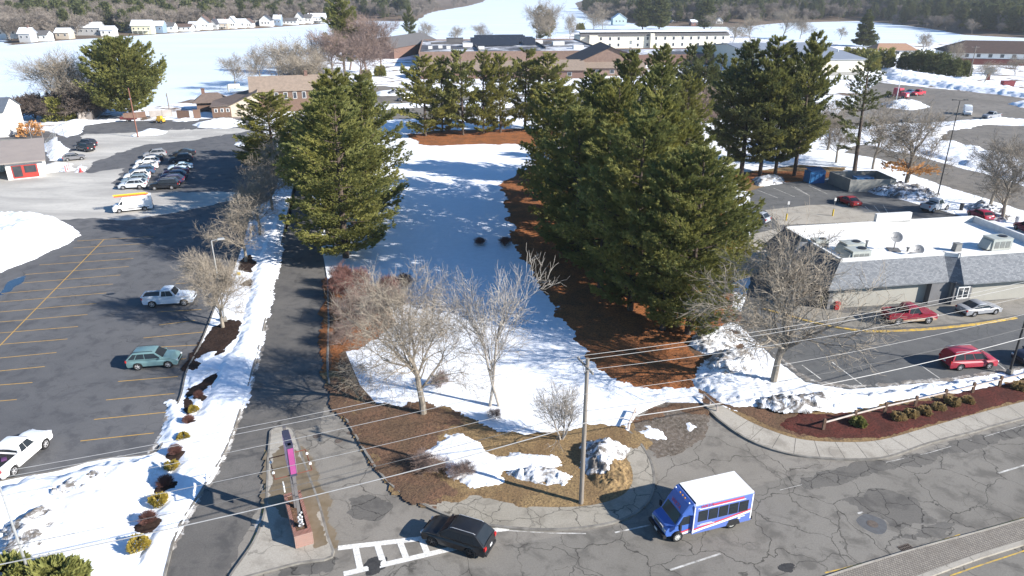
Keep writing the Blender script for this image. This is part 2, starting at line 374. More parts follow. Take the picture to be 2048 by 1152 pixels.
sheet('verge', [tuple(p) for p in smooth_line([G(u, v, ZL) for u, v in lft], 4)] + [tuple(p) for p in smooth_line([G(u, v, ZL) for u, v in lfl], 4)] + [tuple(G(-900, 1150)), tuple(G(-900, 1400))], M_snow, z=ZL, world=True, skirt=.12)
# kerbs
k = MB(); ribbon(k, smooth_line([G(u, v, ZL) for u, v in isl[3:21]], 5), .17, 0, .145)
ribbon(k, smooth_line([G(u, v, ZL) for u, v in isl[23:]], 5), .17, 0, .145)
ribbon(k, smooth_line([G(u, v, ZL) for u, v in lft], 4), .16, 0, .135); ribbon(k, smooth_line([G(u, v, ZL) for u, v in lfl], 4), .16, 0, .14)
tag(k.build('kerb', M_kerb), kind='structure')
# sidewalks
sw = [(840, 1003), (920, 1038), (1000, 1052), (1080, 1058), (1160, 1055), (1240, 1040), (1290, 1010), (1308, 970), (1303, 925), (1278, 887)]
si = [(1240, 900), (1262, 932), (1264, 965), (1245, 990), (1195, 1008), (1130, 1014), (1060, 1012), (1000, 1002), (950, 990), (915, 1000)]
M_sw = asphalt('sidewalk_concrete', (.31, .285, .235), (.37, .34, .29), (.22, .2, .165), .9, .45, cth=.3)
sheet('sidewalk', [tuple(p) for p in smooth_line([G(u, v, .13) for u, v in sw], 4)+smooth_line([G(u, v, .13) for u, v in si], 4)], M_sw, z=.13, world=True)
sw2o = [(1406, 807), (1441, 841), (1500, 880), (1570, 905), (1640, 915), (1720, 918), (1780, 912), (1860, 885), (1950, 862), (2048, 835), (2500, 720)]
sw2i = [(2500, 690), (2048, 803), (1950, 828), (1850, 856), (1760, 880), (1680, 884), (1600, 878), (1540, 860), (1490, 838), (1440, 808)]
sheet('sidewalk', [tuple(p) for p in smooth_line([G(u, v, .13) for u, v in sw2o], 4)+smooth_line([G(u, v, .13) for u, v in sw2i], 4)], M_conc, z=.13, world=True)
j = MB(); so_, si_ = smooth_line([G(u, v, .13) for u, v in sw2o], 8), smooth_line([G(u, v, .13) for u, v in sw2i[::-1]], 8)
acc = 0
for i in range(8, len(so_)-1):
    acc += (so_[i]-so_[i-1]).length
    if acc > 1.6:
        acc = 0; q = min(si_, key=lambda p: (p-so_[i]).length); ribbon(j, [so_[i], q], .035, .134)
M_joint = mat('dark_joint', (.09, .08, .07), obj=False)
tag(j.build('pavement_joint', M_joint), kind='structure')
# centre median with the sign
med = [(541, 862), (552, 855), (578, 855), (590, 868), (610, 930), (636, 1000), (655, 1070), (664, 1112), (600, 1124), (530, 1142), (462, 1158), (475, 1130), (508, 1082), (528, 1030), (534, 980), (536, 920)]
medw = smooth_line([G(u, v, .13) for u, v in med+med[:1]], 3)[:-1]
sheet('traffic_island', [tuple(p) for p in medw], M_conc, z=.13, world=True, skirt=.13)
k = MB(); ribbon(k, medw+medw[:1], .15, 0, .14); tag(k.build('kerb', M_kerb), kind='structure')
k = MB(); ribbon(k, [p+Vector((-.22, 0, 0)) for p in pxline([(536, 900), (536, 960), (532, 1020), (512, 1080), (470, 1150)])], .09, .01)
tag(k.build('yellow_line', M_ylw), kind='structure')
patch('wet_stain', [(548, 905), (570, 890), (600, 905), (612, 940), (640, 1010), (655, 1090), (632, 1095), (612, 1050), (560, 1030), (540, 1000), (545, 950)], mat('wet_concrete', (.15, .115, .07), (.2, .16, .11), 1.2, .45, obj=False), z0=.13, top=.006, slope=.04, rag=.35, rsc=1.5, res=.15)
# straw, grass, mulch, mud
_k = smooth_line([G(u, v, ZL) for u, v in isl[3:15]], 4)
_in = [G(u, v, ZL) for u, v in [(1000, 1000), (900, 960), (800, 860), (720, 770), (690, 700), (682, 560)]]
_kk = [p+(Vector((0, 0, 0))-Vector((0, 0, 0))) for p in _k]; _off = []
for i, p in enumerate(_kk):
    d = (_kk[min(i+1, len(_kk)-1)]-_kk[max(i-1, 0)]).normalized(); nn = Vector((-d.y, d.x, 0)); nn = nn if nn.x > 0 or nn.y > .9 else -nn; _off.append(p+nn*.1)
_k2 = smooth_line([G(u, v, ZL) for u, v in isl[12:20]], 4)
sheet('dead_grass', [tuple(p) for p in _k2+[G(u, v, ZL) for u, v in [(1256, 868), (1200, 880), (1000, 960), (930, 985), (850, 1000)]]], M_grass, z=ZL+.006, world=True)
sheet('leaf_litter', [tuple(p) for p in _off+_in], M_leaf, z=ZL+.004, world=True)
patch('pine_straw', [(815, 268), (870, 262), (960, 260), (1050, 257), (1110, 258), (1110, 300), (1030, 287), (940, 288), (880, 293), (835, 290)], M_straw, ZL, .03, .02, 1.5, 8, .5)
patch('pine_straw', [(1000, 370), (1022, 450), (1030, 500), (1060, 540), (1075, 580), (1110, 615), (1140, 650), (1155, 690), (1180, 722), (1225, 755), (1290, 775), (1345, 783), (1400, 772), (1412, 735), (1385, 700), (1440, 655), (1478, 640), (1470, 560), (1490, 470), (1420, 400), (1350, 330), (1150, 310), (1060, 330)], M_straw, ZL, .03, .03, 1.0, 4, .25, seed=3)
patch('pine_straw', [(657, 560), (700, 540), (770, 590), (785, 650), (730, 690), (684, 702), (676, 745), (659, 745)], M_straw, ZL, .03, .03, .6, 3, .25, seed=5)
patch('dead_grass', [(657, 745), (668, 785), (702, 848), (748, 922), (794, 972), (855, 1006), (920, 1003), (950, 988), (1000, 1002), (1060, 1012), (1130, 1014), (1200, 1006), (1250, 985), (1264, 950), (1250, 905), (1290, 885), (1262, 862), (1256, 850), (1200, 848), (1120, 862), (1050, 868), (1010, 862), (985, 850), (940, 838), (900, 815), (848, 810), (800, 822), (740, 812), (700, 775), (676, 742)], M_grass, ZL, .04, .08, .45, 2, .15, bump=.05, bsc=.35, seed=6)
patch('leaf_litter', [(660, 750), (670, 787), (704, 848), (750, 922), (796, 970), (850, 1002), (900, 990), (880, 950), (850, 905), (890, 860), (950, 850), (900, 818), (848, 812), (800, 824), (740, 815), (700, 778)], M_leaf, ZL+.05, .03, .08, .8, 2.5, .15, bump=.04, bsc=.4, seed=8)
patch('snow_patch', [(868, 890), (890, 866), (925, 868), (950, 880), (980, 905), (1040, 905), (1075, 915), (1115, 912), (1122, 935), (1085, 938), (1010, 945), (1000, 972), (950, 974), (900, 962), (885, 925), (838, 912)], M_snow_l, ZL+.04, .16, .35, .5, 1.6, .12, bump=.06, bsc=1, seed=12)
patch('snow_pile', [(1010, 945), (1050, 935), (1110, 940), (1142, 955), (1130, 972), (1080, 966), (1030, 958)], M_snow_d, ZL+.03, .55, .8, .25, .8, .1, bump=.16, bsc=.35, seed=13)
patch('snow_pile', [(1165, 890), (1200, 878), (1240, 885), (1262, 895), (1240, 930), (1235, 960), (1195, 962), (1160, 935)], M_snow_v, ZL+.03, 1.1, .75, .3, 1, .12, bump=.3, bsc=.5, seed=14)
patch('leaf_pile', [(1175, 925), (1230, 905), (1258, 925), (1262, 970), (1225, 985), (1180, 965)], M_grass, ZL+.03, .45, .35, .4, 1, .1, bump=.25, bsc=.4, seed=15)
patch('mud', [(1262, 862), (1285, 828), (1340, 806), (1395, 808), (1425, 835), (1412, 872), (1360, 905), (1318, 912), (1290, 890)], M_mud, .004, .012, .05, .5, 2, .2, seed=16)
patch('leaf_litter', [(1270, 845), (1300, 818), (1395, 800), (1440, 830), (1400, 830), (1340, 822), (1290, 842)], M_leaf, .01, .1, .2, .5, 1.6, .2, bump=.05, bsc=.5, seed=17)
patch('snow_patch', [(1275, 868), (1300, 856), (1330, 862), (1335, 878), (1300, 880)], M_snow_l, .01, .1, .25, .4, 1, .12, bump=.04, seed=18)
patch('snow_patch', [(1368, 846), (1380, 842), (1396, 855), (1380, 862)], M_snow_l, .01, .1, .25, .25, .8, .12, seed=19)
patch('dead_grass', [(1408, 800), (1500, 830), (1560, 820), (1700, 815), (1900, 780), (2048, 752), (2500, 665), (2500, 700), (2048, 812), (1860, 866), (1760, 892), (1680, 896), (1600, 890), (1500, 860), (1440, 826)], M_grass, ZL, .006, .1, .1, 1, .3, seed=91)
patch('leaf_litter', [(1405, 808), (1450, 815), (1500, 835), (1545, 862), (1600, 878), (1690, 884), (1700, 870), (1620, 840), (1560, 800), (1450, 770), (1390, 770)], M_leaf, ZL, .02, .06, .5, 2, .2, seed=20)
patch('mulch_bed', [(1545, 848), (1600, 826), (1660, 828), (1740, 822), (1850, 800), (1950, 778), (2048, 762), (2500, 670), (2500, 688), (2048, 800), (1950, 825), (1850, 853), (1760, 877), (1680, 880), (1600, 872)], M_rmulch, ZL, .05, .1, .3, 1.5, .15, bump=.05, bsc=.4, seed=21)
patch('leaf_litter', [(1370, 690), (1440, 655), (1480, 660), (1480, 700), (1420, 720), (1385, 712)], M_leaf, ZL, .04, .06, .5, 2, .2, seed=22)
for i, pp in enumerate([[(372, 735), (400, 690), (425, 655), (445, 640), (480, 640), (478, 662), (462, 690), (440, 705), (408, 722), (385, 740)], [(362, 810), (378, 775), (425, 742), (455, 735), (458, 750), (430, 770), (400, 800), (372, 830)], [(482, 570), (500, 555), (516, 562), (505, 572)], [(480, 520), (500, 510), (514, 522), (500, 545), (478, 540)]]):
    patch('mulch', pp, M_mulch, ZL, .03, .06, .35, 1.4, .15, bump=.04, bsc=.4, seed=30+i)
for i, pp in enumerate([[(388, 722), (412, 706), (432, 700), (428, 712), (404, 726)], [(378, 745), (420, 735), (440, 742), (400, 765), (380, 775)], [(380, 795), (420, 772), (425, 785), (395, 812)]]):
    patch('snow_patch', pp, M_snow_l, ZL+.03, .10, .3, .3, 1, .12, seed=40+i)
# snow banks with real relief
def fn(a, sc, s): return lambda X, Y, d: a*sst(d/3)*(.5+.5*fnoise(X, Y, sc, 4, s))
patch('snow_bank', [(-200, 1060), (0, 985), (60, 955), (130, 946), (210, 925), (290, 912), (330, 905), (345, 925), (330, 960), (300, 1000), (250, 1050), (215, 1085), (100, 1085), (0, 1100), (-200, 1150)], M_snow_l, ZL, .9, .35, .4, 2, .2, bump=.18, bsc=.9, seed=50, hfun=fn(.8, 6, 3))
patch('snow_bank', [(150, 1000), (60, 1085), (20, 1100), (10, 1060), (60, 1010), (110, 970), (180, 945), (215, 940), (220, 965)], M_snow_v, ZL+.75, .75, .4, .9, 1.6, .16, bump=.3, bsc=.9, seed=51)
patch('snow_bank', [(-400, 560), (-400, 437), (0, 441), (80, 440), (150, 452), (157, 470), (135, 488), (60, 520), (0, 545)], M_snow_l, 0, 1.6, .5, .5, 3, .3, bump=.3, bsc=.7, seed=52, hfun=fn(1.2, 8, 5))
patch('snow_bank', [(325, 880), (340, 800), (355, 812), (370, 835), (400, 830), (430, 740), (470, 690), (490, 640), (505, 560), (530, 480), (560, 420), (566, 480), (540, 600), (510, 720), (480, 815), (448, 900), (400, 980), (340, 1085), (300, 1130), (270, 1150), (300, 1050), (345, 930)], M_snow, ZL, .22, .3, .4, 2, .18, bump=.09, bsc=.8, seed=53)
patch('snow_bank', [(1385, 770), (1400, 735), (1430, 712), (1490, 700), (1545, 752), (1600, 770), (1700, 784), (1800, 780), (1900, 768), (2048, 745), (2500, 665), (2500, 672), (2048, 760), (1900, 785), (1750, 815), (1640, 825), (1560, 815), (1530, 812), (1480, 815), (1430, 802)], M_snow_l, ZL, .5, .35, .5, 2, .16, bump=.2, bsc=.8, seed=54)
patch('snow_pile', [(1400, 735), (1440, 700), (1500, 700), (1520, 725), (1515, 750), (1450, 760)], M_snow_d, ZL+.3, .7, .5, .4, 1.5, .16, bump=.3, bsc=.7, seed=55)
patch('snow_pile', [(1500, 800), (1560, 790), (1640, 785), (1690, 805), (1620, 822), (1560, 822)], M_snow_v, ZL+.25, .5, .5, .4, 1.2, .14, bump=.25, bsc=.5, seed=56)
patch('snow_pile', [(1372, 690), (1400, 665), (1440, 655), (1478, 672), (1470, 700), (1410, 712)], M_snow_d, ZL, .7, .5, .4, 1.5, .16, bump=.28, bsc=.6, seed=57)
# brown rim of the snow field
patch('snow_bank', [(760, 535), (800, 538), (860, 545), (850, 556), (780, 552)], M_snow, ZL, .3, .3, .3, 1.5, .2, seed=58)
# right-hand lots
patch('parking_lot', [(1478, 650), (1490, 600), (1500, 560), (1500, 500), (1500, 380), (1560, 365), (1670, 358), (1760, 388), (1850, 412), (1955, 440), (2048, 472), (2500, 600), (2500, 664), (2048, 737), (1900, 762), (1700, 780), (1610, 765), (1545, 715), (1510, 680)], M_rlot, ZL, .012, .1, .12, 3, .3, seed=60)
ylw = MB(); ribbon(ylw, pxline([(1525, 618), (1570, 630), (1625, 645), (1690, 658), (1750, 663), (1850, 659), (1950, 649), (2032, 636)], .14), .34, ZL+.01, .1)
tag(ylw.build('kerb', M_ylw), kind='structure')
sheet('sidewalk', [(1530, 598), (1600, 610), (1690, 626), (1880, 612), (2300, 570), (2300, 590), (2048, 628), (1950, 643), (1850, 653), (1750, 657), (1690, 652), (1625, 639), (1570, 624), (1525, 612)], asphalt('drive_lane_concrete', (.24, .225, .195), (.28, .26, .23), (.17, .16, .14), .6, .2), z=ZL+.02)
sheet('sidewalk', [(1560, 450), (1530, 420), (1620, 410), (1700, 408), (1760, 425), (1830, 440)], M_conc, z=ZL+.02)
sheet('sidewalk', [(1480, 560), (1450, 530), (1455, 505), (1500, 470), (1560, 455), (1580, 520)], M_conc, z=ZL+.02)
patch('dead_grass', [(1500, 382), (1560, 366), (1680, 355), (1690, 335), (1600, 330), (1480, 345), (1470, 380)], M_grass, ZL, .03, .05, .6, 3, .3, seed=61)
patch('pine_straw', [(1460, 352), (1520, 342), (1640, 342), (1680, 350), (1600, 362), (1500, 370)], M_straw, ZL+.03, .02, .05, .5, 3, .3, seed=62)
patch('snow_pile', [(1503, 360), (1530, 352), (1565, 356), (1570, 366), (1515, 374)], M_snow_d, ZL, .8, .5, .4, 2, .25, bump=.3, seed=63)
patch('snow_pile', [(1730, 375), (1770, 365), (1850, 378), (1880, 392), (1860, 402), (1800, 398), (1745, 388)], M_snow_v, ZL, .9, .5, .5, 2, .2, bump=.5, bsc=1, seed=64)
patch('snow_pile', [(1925, 412), (1960, 405), (2010, 425), (2035, 440), (2010, 446), (1960, 436)], M_snow_v, ZL, .9, .5, .4, 2, .2, bump=.5, bsc=1, seed=65)
patch('side_road', [(1690, 305), (1760, 318), (1830, 350), (1900, 376), (1960, 395), (2048, 422), (2600, 560), (2600, 480), (2048, 372), (1930, 338), (1850, 315), (1780, 300), (1720, 285)], M_far_lot, ZL, .012, .05, .8, 6, .5, seed=66)
patch('parking_lot', [(1640, 262), (1680, 225), (1760, 165), (1850, 175), (2000, 190), (2600, 260), (2600, 400), (2048, 345), (1930, 310), (1850, 284), (1740, 275)], M_far_lot, ZL, .012, .05, 1, 8, .8, seed=67)
for i, (pp, tp) in enumerate([([(1765, 138), (1850, 150), (1950, 165), (2048, 182), (2300, 215), (2300, 226), (2048, 197), (1930, 180), (1850, 170), (1780, 158)], 1.2), ([(1762, 208), (1800, 203), (1845, 208), (1862, 214), (1820, 220), (1775, 216)], 1.2), ([(1640, 262), (1760, 252), (1850, 248), (1920, 243), (1990, 238), (2048, 240), (2300, 262), (2300, 275), (2048, 252), (1980, 250), (1900, 262), (1880, 280), (1960, 300), (2048, 320), (2300, 385), (2300, 420), (2048, 366), (1960, 340), (1870, 315), (1800, 292), (1720, 290), (1650, 280)], .5), ([(2010, 208), (2048, 203), (2200, 212), (2200, 222), (2048, 216)], 1.0)]):
    patch('snow_bank', pp, M_snow_l, ZL, tp, .35, 1.2, 6, .6, bump=.5, bsc=3, seed=70+i)
# lots behind the pine row
patch('parking_lot', [(690, 232), (700, 200), (740, 180), (760, 172), (900, 185), (1100, 190), (1450, 198), (1640, 205), (1640, 232), (1400, 230), (1100, 228), (900, 236), (800, 238)], M_far_lot, ZL, .012, .05, 1.5, 10, .8, seed=80)
for i, pp in enumerate([[(750, 210), (840, 207), (880, 214), (760, 218)], [(900, 205), (980, 200), (1040, 208), (1000, 218), (920, 214)], [(740, 185), (800, 180), (850, 190), (760, 192)], [(1010, 196), (1100, 198), (1200, 205), (1080, 208)], [(1300, 215), (1400, 212), (1500, 222), (1380, 226)]]):
    patch('snow_bank', pp, M_snow_l, ZL, .5, .25, 1.5, 6, .7, bump=.3, bsc=3, seed=85+i)
for i, pp in enumerate([[(100, 262), (120, 248), (150, 240), (200, 243), (240, 242), (170, 250), (160, 268), (130, 277)], [(262, 273), (300, 256), (330, 264), (318, 270)], [(380, 250), (430, 240), (470, 238), (496, 248), (450, 257), (400, 255)], [(340, 242), (380, 236), (400, 240), (370, 244)], [(85, 290), (110, 275), (140, 300), (125, 320), (95, 322)], [(92, 330), (140, 326), (150, 340), (95, 346)], [(150, 333), (165, 328), (172, 342), (155, 345)], [(470, 286), (500, 280), (500, 292), (475, 293)]]):
    patch('snow_bank', pp, M_snow, 0, .7, .3, .8, 4, .35, bump=.2, bsc=2, seed=95+i)
# painted lines
yl = MB(); rows = [(154,482,308,473),(147,496,291,487),(120,513,280,502),(79,530,267,517),(51,549,258,533),(44,566,241,550),(3,587,226,568),(0,604,213,586),(0,624,193,607),(0,644,175,629),(0,666,156,653),(0,689,135,678),(0,716,113,705),(0,742,90,733),(0,770,65,765),(0,802,34,799),
 (287,676,407,664),(321,694,397,690),(318,650,390,641),(314,624,403,619),(352,567,376,566),(336,592,390,588),(236,763,356,753),(212,800,349,787),(188,839,337,824),(161,882,308,866),(255,733,372,717)]
for a, b_, c_, d_ in rows:
    p, q = G(a, b_), G(c_, d_)
    if a == 0: p = q + (p-q)*1.6
    ribbon(yl, [p, q], .10, .008)
ribbon(yl, [G(208, 479), G(0, 691), G(-160, 850)], .11, .012)
tag(yl.build('parking_lines', M_yel), kind='structure')
wl = MB()
def wline(px, wd=.12, z=.01): ribbon(wl, [G(u, v, z) for u, v in px], wd, z)
wline([(676, 1096), (1018, 1057)], .42, .012); wline([(687, 1148), (892, 1100), (990, 1078)], .42, .013)
for q in ((711, 1094, 721, 1140), (753, 1085, 768, 1130), (798, 1079, 814, 1120), (841, 1074, 856, 1110), (885, 1069, 905, 1098), (930, 1064, 955, 1088)): wline([(q[0], q[1]), (q[2], q[3])], .4, .016)
tag(wl.build('crosswalk', M_white), kind='structure'); wl = MB()
wline([(898, 1044), (936, 1031)], .35); wline([(1018, 1061), (1100, 1066), (1172, 1067)], .1, .012)
wline([(1230, 1065), (1300, 1050)], .12)
wline([(1340, 1140), (1442, 1107)], .14); wline([(1716, 1027), (1737, 1020)], .14); wline([(1997, 946), (2110, 912)], .14)
wline([(1560, 980), (1650, 958)], .05); wline([(1770, 925), (1860, 905), (2048, 850)], .05)
z_ = ZL+.018
for q in ((1604, 730, 1642, 758), (1664, 724, 1733, 776), (1838, 728, 1880, 757), (1980, 715, 2012, 740), (1515, 380, 1556, 396), (1547, 376, 1590, 394), (1583, 373, 1620, 392), (1616, 370, 1655, 388), (1588, 373, 1618, 390), (1720, 413, 1785, 440)):
    wline([(q[0], q[1]), (q[2], q[3])], .12, z_)
for q in range(8): wline([(1640+q*18, 420-q*1.5), (1700+q*12, 440)], .12, z_)
wline([(1700, 405), (1790, 440)], .12, z_); wline([(1500, 455), (1560, 462)], .12, z_); wline([(1490, 448), (1545, 456)], .12, z_)
for q in range(9): wline([(320+q*24, 273), (345+q*25, 256)], .12, .012)
tag(wl.build('lane_markings', M_worn), kind='structure')
yy = MB(); ribbon(yy, pxline([(1650, 1146), (1740, 1124), (1760, 1119)], 0, 2), .1, .012); ribbon(yy, pxline([(1920, 1074), (2060, 1032), (2500, 905)], 0, 2), .1, .012); ribbon(yy, pxline([(1900, 1152), (2060, 1098), (2500, 960)], 0, 2), .1, .012)
ribbon(yy, pxline([(1660, 1155), (1800, 1108), (1920, 1069)], 0, 2), .08, .012)
tag(yy.build('yellow_line', M_ylw), kind='structure')
# cobbled median strip lower right
def cob():
    b = NB('cobbles'); br = b.n('ShaderNodeTexBrick'); mp = b.n('ShaderNodeMapping'); mp.inputs['Rotation'].default_value = (0, 0, R(-20)); b.l(b.pos(), mp.inputs[0]); b.l(mp.outputs[0], br.inputs['Vector'])
    br.inputs['Scale'].default_value = 1; br.inputs['Brick Width'].default_value = .17; br.inputs['Row Height'].default_value = .12; br.inputs['Mortar Size'].default_value = .014
    br.inputs['Color1'].default_value = (.30, .27, .23, 1); br.inputs['Color2'].default_value = (.22, .2, .175, 1); br.inputs['Mortar'].default_value = (.07, .06, .05, 1)
    c = b.mix(b.ramp(b.noise(b.pos(), .8, 4), .4, .7, 0, .4), br.outputs[0], (.14, .12, .1)); b.col(c); b.bump(br.outputs['Fac'], -.5, .03); return b.fin(.9)
mt = [(1600, 1172), (1700, 1137), (1850, 1092), (2048, 1038), (2500, 905), (2500, 955), (2048, 1078), (1850, 1145), (1700, 1200)]
sheet('median_strip', mt, cob(), z=.12, skirt=.12)
k = MB(); ribbon(k, pxline([(1600, 1172), (1700, 1137), (1850, 1092), (2048, 1038), (2500, 905)], .12, 3), .12, 0, .135); ribbon(k, pxline([(2500, 960), (2048, 1084), (1850, 1151), (1700, 1206)], .12, 3), .34, 0, .14)
tag(k.build('kerb', M_conc), kind='structure')
patch('puddle', [(0, 585), (20, 562), (48, 552), (46, 562), (18, 585), (-40, 605), (-40, 590)], mat('water', (.03, .05, .08), None, 1, .03, 0, .6, obj=False), 0, .006, .03, .3, 2, .3, seed=110)
patch('dark_stain', [(1610, 640), (1700, 690), (1640, 700)], M_rlot, -.5, .1, .1, .1, 1, .5) if False else None

haze()
# ---------------------------------------------------------------- buildings
M_win = mat('window_glass', (.03, .035, .045), (.05, .055, .06), 1, .12, 0, .6); M_wh = mat('white_siding', (.74, .73, .70), (.66, .65, .62), .8, .75)
M_cream = mat('cream_siding', (.66, .61, .50), (.60, .56, .46), .8, .8); M_greyroof = mat('grey_shingles', (.13, .125, .125), (.09, .088, .09), 1.5, .9)
M_brick = mat('brick_wall', (.19, .115, .09), (.145, .09, .075), 3, .9); M_tanroof = mat('tan_shingles', (.27, .21, .165), (.21, .165, .13), 1.2, .9)
M_trim = mat('trim_white', (.7, .7, .68), None, 2, .7); M_flat = mat('flat_roof_membrane', (.07, .068, .072), (.11, .105, .105), .12, .9)
def roofshingle(name, a, bb, cc):
    b = NB(name); br = b.n('ShaderNodeTexBrick'); mp = b.n('ShaderNodeMapping'); tc = b.n('ShaderNodeTexCoord'); sx = b.n('ShaderNodeSeparateXYZ'); cb = b.n('ShaderNodeCombineXYZ')
    b.l(tc.outputs['Object'], sx.inputs[0]); ad = b.math('ADD', sx.outputs[0], b.math('MULTIPLY', sx.outputs[1], .37)); b.l(ad, cb.inputs[0]); b.l(sx.outputs[2], cb.inputs[1]); b.l(cb.outputs[0], br.inputs['Vector'])
    br.inputs['Scale'].default_value = 1; br.inputs['Brick Width'].default_value = .30; br.inputs['Row Height'].default_value = .13; br.inputs['Mortar Size'].default_value = .008; br.inputs['Bias'].default_value = -.1
    br.inputs['Color1'].default_value = (*a, 1); br.inputs['Color2'].default_value = (*bb, 1); br.inputs['Mortar'].default_value = (*[x*.5 for x in a], 1)
    n_ = b.noise(tc.outputs['Object'], 14, 3); b.col(b.mix(b.ramp(n_, .45, .7, 0, .7), br.outputs[0], cc)); return b.fin(.9)
M_sh = roofshingle('mansard_shingles', (.13, .14, .155), (.24, .25, .265), (.17, .18, .195))
M_membrane = snowmat('white_roof_membrane', .5, (.45, .36, .28), .35, (.80, .79, .77), th=.55)
def house(name, loc, rz, L, W, h, rh, wall, roof, label, cat='house', over=.4, wins=(), chim=None, gable='x', group=None, porch=None, z=0, door=None, hip=0):
    """gabled house, local x along the ridge, front face at y=0; wins: (face, along, zc, w, h)"""
    root = empty(name, (loc[0], loc[1], z), rz, label, cat, group)
    m = MB(); yr = W/2
    m.add([(0, 0, 0), (L, 0, 0), (L, W, 0), (0, W, 0), (0, 0, h), (L, 0, h), (L, W, h), (0, W, h), (0 if not hip else hip, yr, h+rh-.02), (L-hip, yr, h+rh-.02)],
          [(0, 1, 5, 4), (1, 2, 6, 5), (2, 3, 7, 6), (3, 0, 4, 7)] + ([(4, 8, 7), (5, 6, 9)] if not hip else []))
    m.build('wall', wall, root); r = MB(); t = .16; e = over; s_ = rh/yr
    for sg, y0 in ((-1, 0), (1, W)):
        ye = y0+sg*e; ze = h - e*s_
        vs = [(-e, ye, ze+.02), (L+e, ye, ze+.02), (L+e-hip, yr, h+rh+.02), (-e+hip, yr, h+rh+.02)]; vs += [(a, b, c+t) for a, b, c in vs]
        f = [(0, 1, 2, 3), (4, 5, 6, 7), (0, 1, 5, 4), (1, 2, 6, 5), (2, 3, 7, 6), (3, 0, 4, 7)]; r.add(vs, f)
    if hip:
        for sx, x0, xh in ((-e, -e, hip), (e, L+e, L-hip)):
            xx = x0; r.add([(xx, -e, h-e*s_+t), (xx, W+e, h-e*s_+t), (xh-e if sx < 0 else xh+e, yr, h+rh+t)], [(0, 1, 2)])
    ro = r.build('roof', roof, root)
    if chim:
        c_ = MB(); c_.box((chim, yr, h+rh+.5), (.9, .9, 1.6)); c_.box((chim, yr, h+rh+1.36), (1.1, 1.1, .14)); c_.build('chimney', M_brick, ro)
    for (fc, al, zc, ww, hh) in wins:
        fr = MB(); gl = MB()
        if fc == 'f': fr.box((al, -.04, zc), (ww+.22, .08, hh+.22)); gl.box((al, -.09, zc), (ww, .03, hh))
        elif fc == 'l': fr.box((-.04, al, zc), (.08, ww+.22, hh+.22)); gl.box((-.09, al, zc), (.03, ww, hh))
        else: fr.box((L+.04, al, zc), (.08, ww+.22, hh+.22)); gl.box((L+.09, al, zc), (.03, ww, hh))
        f_ = fr.build('window', M_trim, root); gl.build('pane', M_win, f_)
    if door: d_ = MB(); d_.box((door, -.05, 1.05), (1.0, .1, 2.1)); d_.build('door', M_brick, root)
    if porch:
        p_ = MB(); x0, x1, dz = porch; p_.box(((x0+x1)/2, -1.3, dz), (x1-x0, 2.6, .18))
        for k_ in range(4): p_.box((x0+.1+(x1-x0-.2)*k_/3, -2.5, dz/2), (.16, .16, dz))
        for k_ in range(9): p_.box((x0+.1+(x1-x0-.2)*k_/8, -2.55, dz+.5), (.07, .07, 1.0))
        p_.box(((x0+x1)/2, -2.55, dz+1.0), (x1-x0, .08, .08)); p_.build('porch', M_trim, root)
    return root
# -- grey fast food restaurant at right (own axes: x along the front, y to the back)
rr = R(10); A0 = Vector((36.6, 74.6, ZL))
root = empty('restaurant', A0, rr, 'low grey restaurant with shingled mansard and flat white roof at right', 'restaurant')
LX, LY, ZE, ZP = 27.0, 11.8, 2.75, 5.6
M_wall = mat('greige_wall', (.33, .32, .285), (.30, .29, .26), .6, .85); M_wall2 = mat('dark_grey_wall', (.16, .16, .165), None, 1, .85)
m = MB(); m.box((6.3, 5.5, 1.4), (14.3, 12.6, 2.8)); m.box((20.7, 5.0, 1.4), (14.5, 13.6, 2.8)); m.build('wall', M_wall, root)
for c_, s_ in (((12.3, -1.0, 1.45), (2.6, 1.0, 2.85)), ((-1.0, 5.4, 1.4), (.5, 12.5, 2.78)), ((14.6, -2.02, 1.4), (2.3, .3, 2.8))): m = MB(); m.box(c_, s_); m.build('accent_wall', M_wall2, root)
def mansard(mb, pts_out, pts_in):
    n = len(pts_out)
    for i in range(n-1):
        a, b = pts_out[i], pts_out[i+1]; c_, d_ = pts_in[i+1], pts_in[i]
        mb.add([(a[0], a[1], ZE), (b[0], b[1], ZE), (c_[0], c_[1], ZP), (d_[0], d_[1], ZP)], [(0, 1, 2, 3)]); mb.add([(a[0], a[1], ZE-.16), (b[0], b[1], ZE-.16), (b[0], b[1], ZE), (a[0], a[1], ZE)], [(0, 1, 2, 3)])
        m_ = [(a[0]*.0+d_[0], d_[1], ZE-.16), (c_[0], c_[1], ZE-.16)]; mb.add([(a[0], a[1], ZE-.16), (d_[0], d_[1], ZE-.16), (c_[0], c_[1], ZE-.16), (b[0], b[1], ZE-.16)], [(0, 1, 2, 3)])
m = MB()
outl = [(-2.0, 13.4), (-2.0, 9.3), (-3.6, 9.3), (-3.6, 5.2), (-2.0, 5.2), (-2.0, -1.6), (13.0, -1.6), (14.0, -2.7), (28.9, -2.7), (28.9, 13.4), (-2.0, 13.4)]
inn = [(0, 11.8), (0, 8.4), (-1.2, 8.0), (-1.2, 6.4), (0, 6.0), (0, 0), (12.9, 0), (14.2, -.8), (27, -.8), (27, 11.8), (0, 11.8)]
mansard(m, outl, inn); m.build('mansard', M_sh, root)
m = MB(); pin = [(0, 11.8), (0, 0), (12.9, 0), (14.2, -.8), (27, -.8), (27, 11.8)]
for i in range(6):
    a, b = Vector(pin[i]), Vector(pin[(i+1) % 6]); d = (b-a).normalized(); c_ = (a+b)/2; hh = .9
    m.box((c_.x, c_.y, ZP-hh/2+.05), ((b-a).length+.3, .3, hh+.1), math.atan2(d.y, d.x))
m.build('parapet', M_trim, root)
